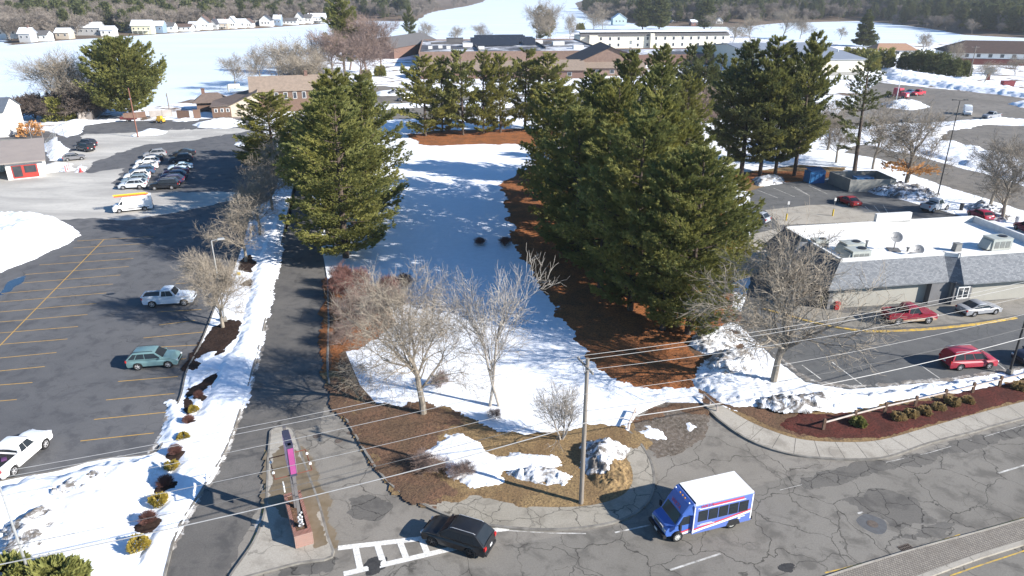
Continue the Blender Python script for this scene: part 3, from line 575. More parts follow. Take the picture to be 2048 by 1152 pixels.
m = MB(); m.prism([(0.1, .1), (12.9, .1), (14.3, -.6), (26.9, -.6), (26.9, 11.7), (.1, 11.7)], ZP-1.1, ZP-.72); m.build('roof', M_membrane, root)
m = MB(); m.box((15.0, 11.9, ZP+.45), (5.0, .5, 1.3)); m.build('parapet_box', M_trim, root)
fr = MB(); fr.box((14.6, -2.23, 1.5), (1.5, .12, 1.5)); fw = fr.build('window', M_trim, root); g_ = MB(); g_.box((14.25, -2.31, 1.5), (.5, .04, 1.15)); g_.box((14.95, -2.31, 1.5), (.5, .04, 1.15)); g_.build('pane', M_win, fw)
for yy_ in (1.2, 3.2, 7.4, 9.6, 11): 
    g_ = MB(); g_.box((-1.3, yy_, 1.35), (.06, 1.3, 1.6)); g_.build('window', M_win, root)
def hvac(x, y, w_, d_, h_, label, fan=True):
    r_ = empty('rooftop_unit', A0+Matrix.Rotation(rr, 3, 'Z')@Vector((x, y, ZP-.72)), rr, label, 'rooftop unit', 'air units on the restaurant roof')
    M_ = mat('unit_metal', (.42, .44, .41), (.36, .38, .35), 1.2, .5, .2); b_ = MB(); b_.box((0, 0, h_/2+.1), (w_, d_, h_)); b_.box((0, 0, .05), (w_*.9, d_*.9, .1)); b_.box((0, 0, h_+.13), (w_+.06, d_+.06, .05)); b_.build('casing', M_, r_)
    if fan: f_ = MB(); f_.tube([(w_*.22, 0, h_+.15), (w_*.22, 0, h_+.24)], [min(w_, d_)*.28]*2, 14); f_.build('fan', mat('dark_metal', (.03, .03, .035), None, 1, .5, .3), r_)
    h2 = MB(); h2.box((-w_/2-.3, 0, h_*.45+.1), (.6, d_*.85, h_*.75), top=(.25, 1), sh=(.2, 0)); h2.build('hood', M_, r_)
    for k_ in (-.28, .0, .28): v_ = MB(); v_.box((k_*w_, -d_/2-.012, h_*.55), (w_*.22, .02, h_*.6)); v_.build('louvre', mat('louvre_grey', (.2, .21, .2), None, 2, .6), r_)
hvac(21.6, 2.0, 2.6, 1.7, 1.35, 'largest air unit, alone at the right end of the white restaurant roof'); hvac(2.9, 1.4, 2.3, 1.7, 1.2, 'air unit near the front left corner of the white restaurant roof')
hvac(3.9, 3.9, 2.3, 1.6, 1.1, 'air unit behind the front left one on the restaurant roof'); hvac(1.1, 6.0, 1.7, 1.2, .9, 'smaller air unit near the back left corner of the restaurant roof')
def up(x, y, z): return A0+Matrix.Rotation(rr, 3, 'Z')@Vector((x, y, z))
r_ = empty('exhaust_box', up(16.4, 2.1, ZP-.72), rr, 'small hooded exhaust box left of the largest roof unit', 'vent'); b_ = MB(); b_.box((0, 0, .45), (.9, .7, .9), top=(.75, .9)); b_.build('casing', mat('vent_grey', (.22, .22, .21), None, 2, .6), r_); b_ = MB(); b_.box((0, 0, .94), (.8, .75, .06)); b_.build('cap', mat('vent_grey', (.22, .22, .21)), r_)
def dish(x, y, s_, label, hm):
    r_ = empty('satellite_dish', up(x, y, ZP-.72), rr+1.2, label, 'satellite dish'); b_ = MB(); b_.tube([(0, 0, 0), (0, 0, hm)], .06, 6); b_.box((0, 0, .06), (1.3, 1.3, .12)); b_.build('mount', mat('mount_steel', (.2, .19, .18), None, 2, .6, .4), r_)
    d_ = MB(); n = 16; vs = [(0, 0, 0)]; 
    for k_ in range(2):
        for q in range(n): a = 2*math.pi*q/n; rr_ = s_*(k_+1)/2; vs.append((rr_*math.cos(a), rr_*math.sin(a), .18*s_*((k_+1)/2)**2))
    fs = [(0, 1+q, 1+(q+1) % n) for q in range(n)] + [(1+q, 1+n+q, 1+n+(q+1) % n, 1+(q+1) % n) for q in range(n)]
    Mx = Matrix.Rotation(R(-50), 4, 'Y'); d_.add([tuple(Mx@Vector(v)+Vector((0, 0, hm))) for v in vs], fs); d_.build('reflector', mat('dish_grey', (.28, .28, .28), None, 2, .5, .3), r_)
    a_ = MB(); a_.tube([(0, 0, hm), tuple(Mx@Vector((0, 0, s_*.7))+Vector((0, 0, hm)))], .025, 4); a_.build('feed_arm', mat('mount_steel', (.2, .19, .18)), r_)
dish(9.3, 3.6, .68, 'large round satellite dish standing on the white restaurant roof', 1.6); dish(10.8, 1.5, .6, 'low dark satellite dish in front of the large one on the roof', .7)
for x, y, z_, lb in [(6.8, 5.2, .7, 'thin vent pipe at the back left of the restaurant roof'), (13.4, .9, .3, 'small square vent near the front edge of the restaurant roof'), (10.6, 2.9, .4, 'low pipe beside the large dish on the roof')]:
    b_ = MB(); b_.tube([(0, 0, 0), (0, 0, z_)], .12, 8); b_.tube([(0, 0, z_), (0, 0, z_+.12)], .2, 8); o_ = b_.build('vent_pipe', mat('vent_grey', (.22, .22, .21))); o_.location = up(x, y, ZP-.72); tag(o_, lb, 'vent')
# -- hotel
def hotel():
    a, b_ = G(1160, 100), G(1457, 97); d = b_-a; L = d.length; rz = math.atan2(d.y, d.x); k_ = L/297
    root = empty('hotel', a, rz, 'long two storey cream hotel with rows of small windows beyond the pines', 'hotel'); h = hgt(1300, 99, 71.5)
    m = MB(); m.box((L/2, 9, h/2), (L, 18, h)); m.box((L*.08, 4, h/2), (L*.055, 14, h+.8)); m.box((L*.47, -.6, h/2+.5), (L*.025, 3, h+1.6)); m.build('wall', M_cream, root)
    m = MB(); m.add([(0, -.5, h-.1), (L, -.5, h-.1), (L, 5, h+2.0), (0, 5, h+2.0), (0, 18, h+2), (L, 18, h+2)], [(0, 1, 2, 3), (3, 2, 5, 4)]); m.build('roof', M_greyroof, root)
    m = MB(); m.box((L/2, 10, h+2.25), (L, 16, .5)); m.build('roof_edge', M_snow, root)
    us = [(1182, 1), (1200, 1), (1218, 0), (1235, 0), (1271, 1), (1292, 1), (1309, 1), (1327, 1), (1344, 1), (1362, 1), (1379, 0), (1394, 1), (1411, 1), (1428, 1), (1444, 1)]
    for u, _ in us:
        for zc in (h*.80, h*.34):
            f_ = MB(); f_.box(((u-1160)*k_, -.06 if u != 1271 else -2.2, zc), (1.5, .08, 2.0)); w_ = f_.build('window', M_trim, root); g_ = MB(); g_.box(((u-1160)*k_, -.11 if u != 1271 else -2.26, zc), (1.2, .04, 1.7)); g_.build('pane', M_win, w_)
hotel()
# -- long flat roofed complex in the middle distance
def block(name, px, z1, wallm, roofm, label, cat, par=.5, parm=None, yb=None, deep=None, extra=None):
    """px: front-left, front-right roof-edge pixels at height z1; deep = depth in metres"""
    a, b_ = G(*px[0], z1), G(*px[1], z1); d = (b_-a); L = d.length; rz = math.atan2(d.y, d.x)
    root = empty(name, (a.x, a.y, 0), rz, label, cat); m = MB(); m.box((L/2, deep/2, z1/2), (L, deep, z1)); m.build('wall', wallm, root)
    m = MB(); m.box((L/2, deep/2, z1+.06), (L-.6, deep-.6, .1)); m.build('roof', roofm, root)
    if par:
        m = MB()
        for c_, s_ in (((L/2, .1), (L+.3, .3)), ((L/2, deep-.1), (L+.3, .3)), ((0, deep/2), (.3, deep)), ((L, deep/2), (.3, deep))): m.box((c_[0], c_[1], z1+par/2-.1), (s_[0], s_[1], par+.3))
        m.build('parapet', parm or wallm, root)
    return root, L
M_patroof = snowmat('snow_patched_roof', .97, (.055, .052, .058), .035, (.7, .72, .76), th=.40)
M_brown = mat('brown_brick', (.24, .165, .13), (.19, .13, .105), 1, .9)
cx, L = block('office_building', [(838, 107), (1215, 104)], 6.0, M_brown, M_patroof, 'broad flat roofed brown brick building with patchy snow and solar panels', 'building', .7, M_brown, deep=88)
def comp(x, y, w_, d_, h_, name, mt_, par=None, z0=6.1):
    b_ = MB(); b_.box((0, 0, h_/2), (w_, d_, h_)); b_.box((0, 0, h_+.05), (w_*1.04, d_*1.04, .1)); o_ = b_.build(name, mt_, cx); o_.location = (x, y, z0); return o_
for x, y, w_, d_, h_ in [(18, 66, 9, 6, 2.6), (24, 40, 5, 6, 1.6), (10, 30, 2, 2, 1.2), (14, 26, 2, 2, 1.2), (30, 22, 3, 3, 1.2), (62, 60, 7, 5, 1.5), (72, 45, 6, 4, 1.8), (78, 20, 5, 4, 1.6), (5, 26, 2, 2, 1.2)]: comp(x, y, w_, d_, h_, 'roof_unit', M_wh if h_ < 2 else M_flat)
b_ = MB(); b_.box((62, 52, 6.5), (.5, 60, 1.2)); b_.box((40, 58, 6.5), (70, .5, 1.2)); b_.box((28, 34, 6.5), (.5, 50, 1.2)); b_.build('inner_parapet', M_flat, cx)
M_pan = mat('solar_cells', (.02, .025, .035), (.04, .045, .055), 3, .2, .2, .5)
for i, (x0, y0, w_) in enumerate([(26, 38, 13), (38, 40, 13), (29, 60, 13), (41, 62, 16), (53, 42, 7)]):
    s_ = empty('solar_array', (0, 0, 0)); s_.parent = None; q = cx.matrix_world
    p_ = Matrix.Translation(cx.location)@Matrix.Rotation(cx.rotation_euler.z, 4, 'Z')@Vector((x0, y0, 6.1)); s_.location = p_; s_.rotation_euler = (0, 0, cx.rotation_euler.z)
    tag(s_, ['front left dark solar array on the broad flat roof', 'front middle solar array with a paler sheen on the flat roof', 'rear left solar array on the broad flat roof', 'rear right long solar array on the broad flat roof', 'short solar array at the right front of the group on the roof'][i], 'solar panels', 'solar arrays on the flat roof')
    m = MB(); 
    for r0 in range(2): m.add([(0, r0*9, .5), (w_, r0*9, .5), (w_, r0*9+7.5, 3.6), (0, r0*9+7.5, 3.6), (0, r0*9, .35), (w_, r0*9, .35), (w_, r0*9+7.5, 3.45), (0, r0*9+7.5, 3.45)], [(0, 1, 2, 3), (7, 6, 5, 4), (0, 4, 5, 1), (1, 5, 6, 2), (2, 6, 7, 3), (3, 7, 4, 0)])
    m.build('panel', M_pan, s_); m = MB()
    for r0 in range(2):
        for k_ in range(4): m = MB(); m.box((.3+(w_-.6)*k_/3, r0*9+7, 1.7), (.15, .15, 3.4)); m.build('leg', M_trim, s_)
# brick gable wing at its left, front low wing with tan mansard, dark gable in front of the hotel
h0 = G(812, 118); house('brick_hall', (h0.x-6, h0.y, 0), R(74), 62, 22, 5.4, 4.2, M_brick, M_greyroof, 'brick hall with a steep dark roof at the left end of the flat roofed building', 'building', .5)
a = G(842, 158); house('tan_roofed_wing', (a.x, a.y, 0), R(2), 66, 16, 3.4, 2.6, M_brick, M_tanroof, 'long low brick wing with tan roof behind the far pine row', 'building', .8, wins=[('f', 6+6*i, 1.7, 1.6, 1.3) for i in range(10)])
a = G(1085, 152); house('tan_roofed_wing', (a.x, a.y, 0), R(1), 42, 14, 3.4, 2.4, M_brown, M_tanroof, 'right hand low wing with brown roof beneath the flat white roof', 'building', .8, wins=[('f', 5+6*i, 1.7, 1.6, 1.3) for i in range(6)])
a = G(1178, 150); d_ = house('gabled_hall', (a.x+24, a.y+2, 0), R(92), 30, 30, 4.6, 6.5, M_brown, mat('dark_slate', (.035, .035, .042), (.05, .05, .058), 1, .9), 'dark steep gabled hall roof in front of the long cream hotel', 'building', .8)
cx2, L2 = block('brick_annex', [(1270, 112), (1480, 110)], 4.2, M_brick, M_patroof, 'low brick annex between the dark gable and the grey metal hall', 'building', .5, deep=40)
# -- grey metal roofed hall
def metalhall():
    z1 = 6.2; a, b_ = G(1535, 122, z1), G(1731, 119, z1); d = b_-a; L = d.length; rz = math.atan2(d.y, d.x); D = 80
    root = empty('metal_hall', (a.x, a.y, 0), rz, 'large cream hall with a plain pale grey metal roof at upper right', 'hall'); m = MB()
    m.add([(0, 0, 0), (L, 0, 0), (L, D, 0), (0, D, 0), (0, 0, z1), (L, 0, z1), (L, D, z1), (0, D, z1), (0, D/2, z1+4), (L, D/2, z1+4)], [(0, 1, 5, 4), (1, 2, 6, 9, 5), (2, 3, 7, 6), (3, 0, 4, 8, 7)]); m.build('wall', M_cream, root)
    r_ = MB()
    for y0, y1, za, zb in ((-.6, D/2, z1, z1+4.1), (D+.6, D/2, z1, z1+4.1)): r_.add([(-.5, y0, za), (L+.5, y0, za), (L+.5, y1, zb), (-.5, y1, zb), (-.5, y0, za+.3), (L+.5, y0, za+.3), (L+.5, y1, zb+.3), (-.5, y1, zb+.3)], [(0, 1, 2, 3), (4, 5, 6, 7), (0, 1, 5, 4), (1, 2, 6, 5), (3, 0, 4, 7)])
    r_.build('roof', mat('metal_roof', (.30, .32, .36), (.27, .29, .33), .2, .5, .3), root)
    p_ = MB(); p_.box((L/2, -.06, .7), (L, .1, 1.4)); p_.build('plinth', mat('grey_block', (.3, .29, .27), None, 1, .9), root)
    v_ = MB(); v_.tube([(L*.93, D*.2, z1+1.6), (L*.93, D*.2, z1+3)], .25, 6); v_.build('vent', M_trim, root)
metalhall()
# -- lodge at upper right, tan roofed cottage
a = G(1893, 128); house('lodge', (a.x, a.y, 0), R(-14), 75, 22, 5.6, 4.6, M_wh, mat('brown_shingles', (.075, .05, .042), (.055, .038, .034), .8, .9), 'long lodge with dark brown hipped roof at the upper right', 'building', 1.0, wins=[('f', 8+5*i, 4.1, 1.6, 1.5) for i in range(13)], hip=10)
a2 = a; wl_ = MB(); root = [o_ for o_ in C.objects if o_.name == 'lodge'][0]; wl_.box((40, -.08, 1.4), (70, .12, 2.8)); wl_.build('lower_wall', mat('maroon_siding', (.14, .045, .04), (.1, .035, .032), .8, .85), root)
a = G(1752, 112); house('cottage', (a.x, a.y, 0), R(-3), 21, 14, 3.2, 2.8, M_wh, mat('orange_tan_shingles', (.36, .22, .14), (.3, .18, .12), .8, .9), 'small white cottage with an orange tan hipped roof right of the metal hall', 'house', .7, wins=[('f', 3+4*i, 1.8, 1.8, 1.3) for i in range(4)], hip=4)
# -- shingled restaurant on the near shore
M_brsh = mat('brown_shake_wall', (.17, .11, .08), (.13, .085, .065), 2, .9)
a = G(507, 226); hz = R(17)
house('lakeside_restaurant', (a.x, a.y, 0), hz, 21, 10, 6.2, 3.4, M_brsh, M_tanroof, 'brown shingled lakeside restaurant with tan gable roof and brick chimney', 'restaurant', .5, wins=[('f', 1.8+2.6*i, 4.6, .9, 1.7) for i in range(7)] + [('l', 4, 7.3, .5, .8), ('l', 5.6, 7.3, .5, .8)], chim=16)
rt = [o_ for o_ in C.objects if o_.name == 'lakeside_restaurant'][0]; q = MB(); q.add([(-.12, 0, 6.0), (-.12, 10, 6.0), (-.12, 5, 9.3)], [(0, 1, 2)]); q.add([(-.04, 0, 6.0), (-.04, 10, 6.0), (-.04, 5, 9.3)], [(2, 1, 0)]); q.build('gable', M_wh, rt)
a = G(426, 236); w_ = empty('low_wing', (a.x, a.y, 0), hz, 'low lean-to wing with cream trim on the left side of the lakeside restaurant', 'building')
m = MB(); m.add([(0, 0, 0), (12.5, 0, 0), (12.5, 11, 0), (0, 11, 0), (0, 0, 3), (5, 0, 3.2), (12.5, 0, 6.4), (12.5, 11, 6.4), (0, 11, 3)], [(0, 1, 6, 5, 4), (1, 2, 7, 6), (2, 3, 8, 7), (3, 0, 4, 8)]); m.build('wall', mat('cream_wall', (.55, .48, .38), None, 1, .85), w_)
m = MB(); m.box((2.5, -.07, 1.5), (5.0, .1, 2.8)); m.build('shingle_panel', M_brsh, w_)
m = MB(); m.add([(-.4, -.5, 3.0), (5, -.5, 3.3), (12.6, -.5, 6.5), (12.6, 11.4, 6.6), (-.4, 11.4, 3.1), (-.4, -.5, 3.15), (5, -.5, 3.45), (12.6, -.5, 6.65), (12.6, 11.4, 6.75), (-.4, 11.4, 3.25)], [(5, 6, 7, 8, 9), (0, 1, 6, 5), (1, 2, 7, 6), (4, 0, 5, 9), (3, 4, 9, 8)]); m.build('roof', mat('brown_roof', (.17, .13, .11), (.13, .1, .085), 1.2, .9), w_)
for x in (1.1, 2.7, 4.2): f_ = MB(); f_.box((x, -.14, 2.0), (.9, .06, 1.0)); ww = f_.build('window', M_trim, w_); g_ = MB(); g_.box((x, -.19, 2.0), (.55, .04, .8)); g_.build('pane', M_win, ww)
a = G(395, 222); house('pavilion', (a.x, a.y, 0), hz, 8, 7, 2.8, 1.8, M_brsh, mat('brown_roof', (.17, .13, .11)), 'small brown roofed pavilion left of the lakeside restaurant wing', 'building', 1.0, hip=3, chim=2)
hv = empty('rooftop_unit', G(455, 215)+Vector((1.5, 4, 5.2)), hz, 'pale kitchen exhaust unit on the brown roof of the lakeside restaurant', 'rooftop unit'); m = MB(); m.box((0, 0, .7), (3.2, 1.6, 1.2)); m.build('casing', M_wh, hv); m = MB(); m.tube([(-1.8, -.6, -.8), (-1.8, -.6, 1.2)], .25, 8); m.build('duct', mat('unit_metal', (.42, .44, .41)), hv)
# -- garage and white building at left
M_taupe = mat('taupe_roof', (.27, .235, .215), (.24, .21, .195), .5, .85)
a = G(-150, 378); b_ = G(91, 353); d = b_-a; rz = math.atan2(d.y, d.x); L = d.length
g0 = empty('garage_shop', (a.x, a.y, 0), rz, 'white garage shop with wide taupe roof and red framed door at left edge', 'shop')
m = MB(); m.box((L-3.0, 5, 1.6), (6, 10, 3.2)); m.box(((L-6)/2, 9.5, 1.6), (L-6, 1, 3.2)); m.box((L-10.3, .25, 1.6), (.5, .5, 3.2)); m.build('wall', M_wh, g0)
m = MB(); m.add([(-.5, -.9, 3.15), (L+.7, -.9, 3.15), (L+.7, 11, 5.4), (-.5, 11, 5.4), (-.5, -.9, 3.4), (L+.7, -.9, 3.4), (L+.7, 11, 5.65), (-.5, 11, 5.65)], [(0, 1, 2, 3), (4, 5, 6, 7), (0, 1, 5, 4), (1, 2, 6, 5), (2, 3, 7, 6), (3, 0, 4, 7)]); m.build('roof', M_taupe, g0)
m = MB(); m.box((L-3, -.05, 1.4), (4.2, .1, 2.4)); dd_ = m.build('door', mat('red_paint_wood', (.38, .05, .04), None, 2, .6), g0); m = MB(); m.box((L-4.2, -.12, 1.5), (1.4, .05, 2.0)); m.box((L-2.1, -.12, 1.8), (1.9, .05, 1.3)); m.build('pane', M_win, dd_)
rk = empty('red_rack', G(35, 357), 0, 'red metal rack standing in the open bay of the garage', 'rack'); m = MB(); M_red = mat('red_metal', (.45, .04, .04), None, 2, .5)
for z_ in (.3, .8, 1.3): m.box((0, 0, z_), (1.7, .5, .05))
for x in (-.8, 0, .8): m.box((x, 0, .7), (.06, .5, 1.4))
m.build('frame', M_red, rk)
a = G(-160, 282); b_ = G(18, 274); d = b_-a; house('white_shed', (a.x, a.y, 0), math.atan2(d.y, d.x), d.length, 12, 6.0, 2.6, M_wh, mat('blue_grey_roof', (.10, .12, .15), None, 1, .7), 'tall white shed with blue grey roof cut by the left picture edge', 'building', .3)
a = G(-150, 330); b_ = G(28, 322); d = b_-a; r_, _ = block('low_flat_shed', [(-150, 300), (30, 296)], 3.4, mat('grey_block', (.3, .29, .27)), mat('black_roof', (.05, .05, .055), None, 1, .8), 'low flat black roofed shed between the white shed and the garage', 'shed', .3, deep=8)
# -- houses over the lake: u, v base, width px, height px, ridge direction, wall, roof, storeys
PW = dict(w=mat('house_white', (.72, .72, .70)), b=mat('house_blue', (.22, .30, .40)), y=mat('house_yellow', (.62, .58, .40)), g=mat('house_grey', (.40, .40, .40)), r=mat('house_red', (.25, .12, .10)), t=mat('house_tan', (.45, .38, .3)), n=mat('house_green', (.42, .52, .52)))
PR = dict(g=M_greyroof, s=mat('snowy_roof', (.72, .74, .78)), b=mat('house_brownroof', (.13, .09, .075)), d=mat('house_darkroof', (.06, .06, .07)))
far = [(10, 70, 36, 26, 'x', 'w', 's', 'white house cut by the left edge across the lake'), (72, 80, 34, 20, 'x', 'w', 'g', 'white boathouse alone on the point at the far left shore'), (165, 66, 62, 24, 'x', 'g', 's', 'long grey house with a snowy roof among trees on the left shore'),
 (280, 64, 38, 26, 'x', 'y', 's', 'pale yellow lake house with a white deck'), (252, 60, 16, 20, 'x', 'g', 'g', 'grey house wing left of the pale yellow lake house'), (312, 60, 22, 20, 'x', 'b', 's', 'blue grey house just right of the pale yellow one'),
 (360, 62, 38, 15, 'x', 'w', 'b', 'low white house with brown roof on the far shore'), (405, 56, 26, 26, 'y', 'w', 'b', 'white gabled house with a blue flank and porches'), (443, 55, 20, 18, 'x', 't', 's', 'tan two storey house right of the blue flanked one'), (478, 52, 20, 16, 'x', 'w', 's', 'little white house with snowy roof in mid shore'), (494, 53, 18, 17, 'y', 'w', 'b', 'small cream gabled cottage at the ice edge'),
 (508, 50, 24, 22, 'x', 'd' if False else 'g', 'd', 'dark roofed grey house behind the cream cottage'), (530, 50, 24, 22, 'y', 'w', 'd', 'large white gabled house in mid far shore'), (553, 48, 14, 20, 'x', 'b', 's', 'narrow blue house right of the large white gabled one'), (578, 48, 28, 13, 'x', 'w', 'g', 'low white house with grey roof near the far point'), (597, 46, 17, 24, 'y', 'w', 'd', 'tall white gabled house with dark roof near the far point'),
 (335, 61, 20, 18, 'x', 'w', 'g', 'small white house with grey roof among the left shore trees'), (384, 58, 18, 16, 'x', 'w', 's', 'small white house squeezed left of the blue flanked one'), (425, 56, 14, 20, 'y', 'g', 'd', 'narrow grey house right of the blue flanked one'), (462, 53, 16, 22, 'y', 'w', 's', 'narrow tall white house in mid shore'), (120, 70, 26, 16, 'x', 't', 's', 'tan cottage half hidden by trees right of the lone boathouse'), (210, 66, 24, 16, 'x', 'w', 's', 'low pale cottage between the long grey house and the yellow one'), (45, 70, 22, 18, 'x', 'g', 's', 'grey cottage left of the lone boathouse'), (615, 45, 14, 18, 'x', 'w', 'g', 'small white house left of the snowy terraces'),
 (632, 43, 34, 18, 'x', 'w', 's', 'wide white house with snowy terraces closest to the tall pine'), (1240, 50, 28, 22, 'y', 'n', 's', 'pale green gabled house on the spit behind the hotel'), (1440, 50, 14, 14, 'y', 'w', 's', 'small white gabled house behind the right pine of the hotel'), (1352, 48, 16, 9, 'x', 'g', 's', 'low grey cabin behind the middle of the hotel'), (1395, 52, 22, 12, 'x', 'r', 's', 'reddish cabin with snow on its roof behind the hotel')]
SHX = [-1500, 0, 25, 110, 250, 400, 500, 640]; SHY = [120, 74, 90, 82, 73, 63, 58, 48]
for u, v, wpx, hpx, dr, wc, rc, lb in far:
    if u < 640: v2 = float(np.interp(u, SHX, SHY))-(2.0 if u not in (165, 252, 508) else 5); hpx = max(hpx, hpx*.9+(v2-v)*.8); v = v2
    p_ = G(u-wpx/2, v); sc_ = (p_.y*CP+H*SP)/F; Wd = wpx*sc_; Ht = hpx*sc_
    if dr == 'x': house('lake_house', (p_.x, p_.y+3, .4), R(4), Wd, 9, Ht*.62, Ht*.34, PW[wc], PR[rc], lb, 'house', .6, wins=[('f', Wd*(i+.5)/max(2, int(Wd/3.5)), Ht*.38, 1.1, 1.3) for i in range(max(2, int(Wd/3.5)))], chim=Wd*.7 if int(u) % 2 else None, porch=(Wd*.1, Wd*.9, Ht*.25) if u in (280, 443, 632) else None)
    else: p2 = G(u+wpx/2, v); house('lake_house', (p2.x, p2.y+3, .4), R(94), 10, Wd, Ht*.55, Ht*.42, PW[wc], PR[rc], lb, 'house', .6, wins=[('l', Wd*f_, Ht*.32, 1.1, 1.4) for f_ in (.25, .5, .75)], chim=5 if int(u) % 2 else None)
# ---------------------------------------------------------------- vegetation
def leafmat(name, a, b_, c_, sc=.9, trans=.32):
    b = NB(name); v = b.pos(True); n1 = b.noise(v, sc, 4, .6); n2 = b.noise(v, .18, 2)
    rnd = b.n('ShaderNodeObjectInfo').outputs['Random']
    c = b.mix(b.ramp(n1, .35, .65), a, b_); c = b.mix(b.ramp(n2, .4, .65, 0, .8), c, c_)
    c = b.mix(b.ramp(rnd, 0, 1, 0, .35), c, a); b.col(c)
    b.b.inputs['Roughness'].default_value = .65; b.b.inputs['Specular IOR Level'].default_value = .25
    tr = b.n('ShaderNodeBsdfTranslucent'); b.l(c, tr.inputs[0]); mx = b.n('ShaderNodeMixShader'); mx.inputs[0].default_value = trans
    b.l(b.b.outputs[0], mx.inputs[1]); b.l(tr.outputs[0], mx.inputs[2]); b.l(mx.outputs[0], b.t.nodes['Material Output'].inputs[0]); return b.m
M_pine = leafmat('pine_needles', (.205, .21, .062), (.29, .27, .072), (.115, .14, .05))
M_pine_d = leafmat('dark_needles', (.12, .135, .05), (.17, .175, .055), (.075, .095, .045))
M_pine_o = leafmat('olive_needles', (.225, .22, .055), (.31, .28, .065), (.14, .155, .05))
M_bark = mat('pine_bark', (.10, .075, .06), (.06, .045, .038), 3, .95, bump=.5)
M_gbark = mat('grey_bark', (.27, .235, .19), (.19, .165, .135), 2.5, .9)
M_gtwig = mat('grey_twigs', (.31, .27, .215), (.22, .185, .145), 1.2, .9)
M_birch = mat('pale_bark', (.40, .37, .33), (.24, .21, .18), 3, .85)
M_dtwig = mat('dark_twigs', (.13, .10, .085), (.08, .065, .055), 1.5, .9)
M_rtwig = mat('russet_twigs', (.26, .19, .16), (.19, .14, .12), 1.2, .9)
M_ftwig = mat('far_twigs', (.25, .215, .18), (.17, .145, .125), .3, .95)

def tufts(P, D, size, nb, rng, width=.22, spread=.9, lift=.35):
    """needle brushes: nb blades per point P, fanning about direction D; returns V,F"""
    n = len(P); P = np.repeat(P, nb, 0); D = np.repeat(D, nb, 0); S = np.repeat(size, nb) if hasattr(size, '__len__') else np.full(n*nb, size)
    d = D + rng.normal(0, spread*.5, D.shape); d[:, 2] += lift; d /= np.linalg.norm(d, axis=1)[:, None]+1e-6
    o = rng.normal(0, 1, d.shape); o -= (o*d).sum(1)[:, None]*d; o /= np.linalg.norm(o, axis=1)[:, None]+1e-6
    S = S*rng.uniform(.7, 1.25, len(S)); base = P + rng.normal(0, .12, P.shape)*S[:, None]
    a = base - o*(S*width*.5)[:, None]; b = base + o*(S*width*.5)[:, None]; tip = base + d*S[:, None]
    m = base + d*(S*.55)[:, None]
    V = np.stack([a, b, m + o*(S*width*.45)[:, None], tip, m - o*(S*width*.45)[:, None]], 1).reshape(-1, 3)
    k = np.arange(len(base))[:, None]*5
    Fc = np.concatenate([k+np.array([[0, 1, 2]]), k+np.array([[0, 2, 4]]), k+np.array([[4, 2, 3]])], 0)
    return V, Fc
def pine_mesh(name, h, r, seed, density=1.0, bare=.12, sz=.42, shape='pine', matl=None, gap=0.0, nb=7, wd=.2, tier=1.0):
    """Empty-less builder: returns (trunk object, crown object) at the origin"""
    rng = np.random.RandomState(seed); mb = MB(); Ps = []; Ds = []; Ss = []
    lean = rng.uniform(-.02, .02, 2)*h
    tr = [(lean[0]*(t**1.5), lean[1]*(t**1.5), h*t) for t in np.linspace(0, .97, 8)]
    mb.tube(tr, [max(.03, (h*.016)*(1-t)**.8+.02) for t in np.linspace(0, .97, 8)], 8)
    z = h*bare; whorl = 0
    while z < h*.985:
        t = (z/h-bare)/(1-bare)
        if shape == 'spruce': prof = (1-t)**.9+.03
        else: prof = (math.sin(min(1, (t+.22)/.55)*math.pi/2)**1.0)*(1-t**2.2)**.8+.05
        nbch = int(rng.randint(4, 7)*(1 if h > 8 else .8)); a0 = rng.uniform(0, 6.3)
        for kbr in range(nbch):
            if rng.rand() < gap: continue
            a = a0 + kbr*2*math.pi/nbch + rng.uniform(-.35, .35); L = r*prof*rng.uniform(.55, 1.3)
            up = (-.12 if shape == 'spruce' else .05 + .55*t) + rng.uniform(-.08, .12)
            cx, cy = lean[0]*(z/h)**1.5, lean[1]*(z/h)**1.5; dirx, diry = math.cos(a), math.sin(a)
            ns = 5; pts = []
            for q in range(ns+1):
                s_ = q/ns; pts.append((cx+dirx*L*s_, cy+diry*L*s_, z + up*L*s_ + (.16 if shape != 'spruce' else .1)*L*s_*s_ + (-.06*L*math.sin(s_*3.1))))
            mb.tube(pts, [max(.012, .03+.012*L*(1-q/ns)) for q in range(ns+1)], 3)
            # brushes along the limb and its side shoots
            nt_ = max(6, int(L*10*density)); s_ = rng.uniform(.15, 1.03, nt_)**.7
            side = rng.normal(0, 1, nt_)*(.26*L*(1-.6*s_)*(.35+s_)); px = np.interp(s_, np.linspace(0, 1, ns+1), [p[2] for p in pts])
            X = cx+dirx*L*s_-diry*side; Y = cy+diry*L*s_+dirx*side; Z = px + rng.normal(0, .05, nt_)*L + .03*abs(side)
            Ps.append(np.stack([X, Y, Z], 1)); dd = np.stack([dirx*np.ones(nt_)-diry*side*.5, diry*np.ones(nt_)+dirx*side*.5, np.full(nt_, up)], 1); Ds.append(dd)
        z += h*tier*rng.uniform(.026, .046)*(1.0 if h > 12 else 1.2); whorl += 1
    P = np.concatenate(Ps); D = np.concatenate(Ds); D /= np.linalg.norm(D, axis=1)[:, None]
    V, Fc = tufts(P, D, sz, nb, rng, width=wd, spread=.75, lift=.45)
    return mb, V, Fc
def pine(name, h, r, seed, mt=None, **kw):
    root = empty(name); mb, V, Fc = pine_mesh(name, h, r, seed, **kw)
    mb.build('trunk', M_bark, root, 60); np_mesh('crown', V, Fc, mt or M_pine, root)
    return root
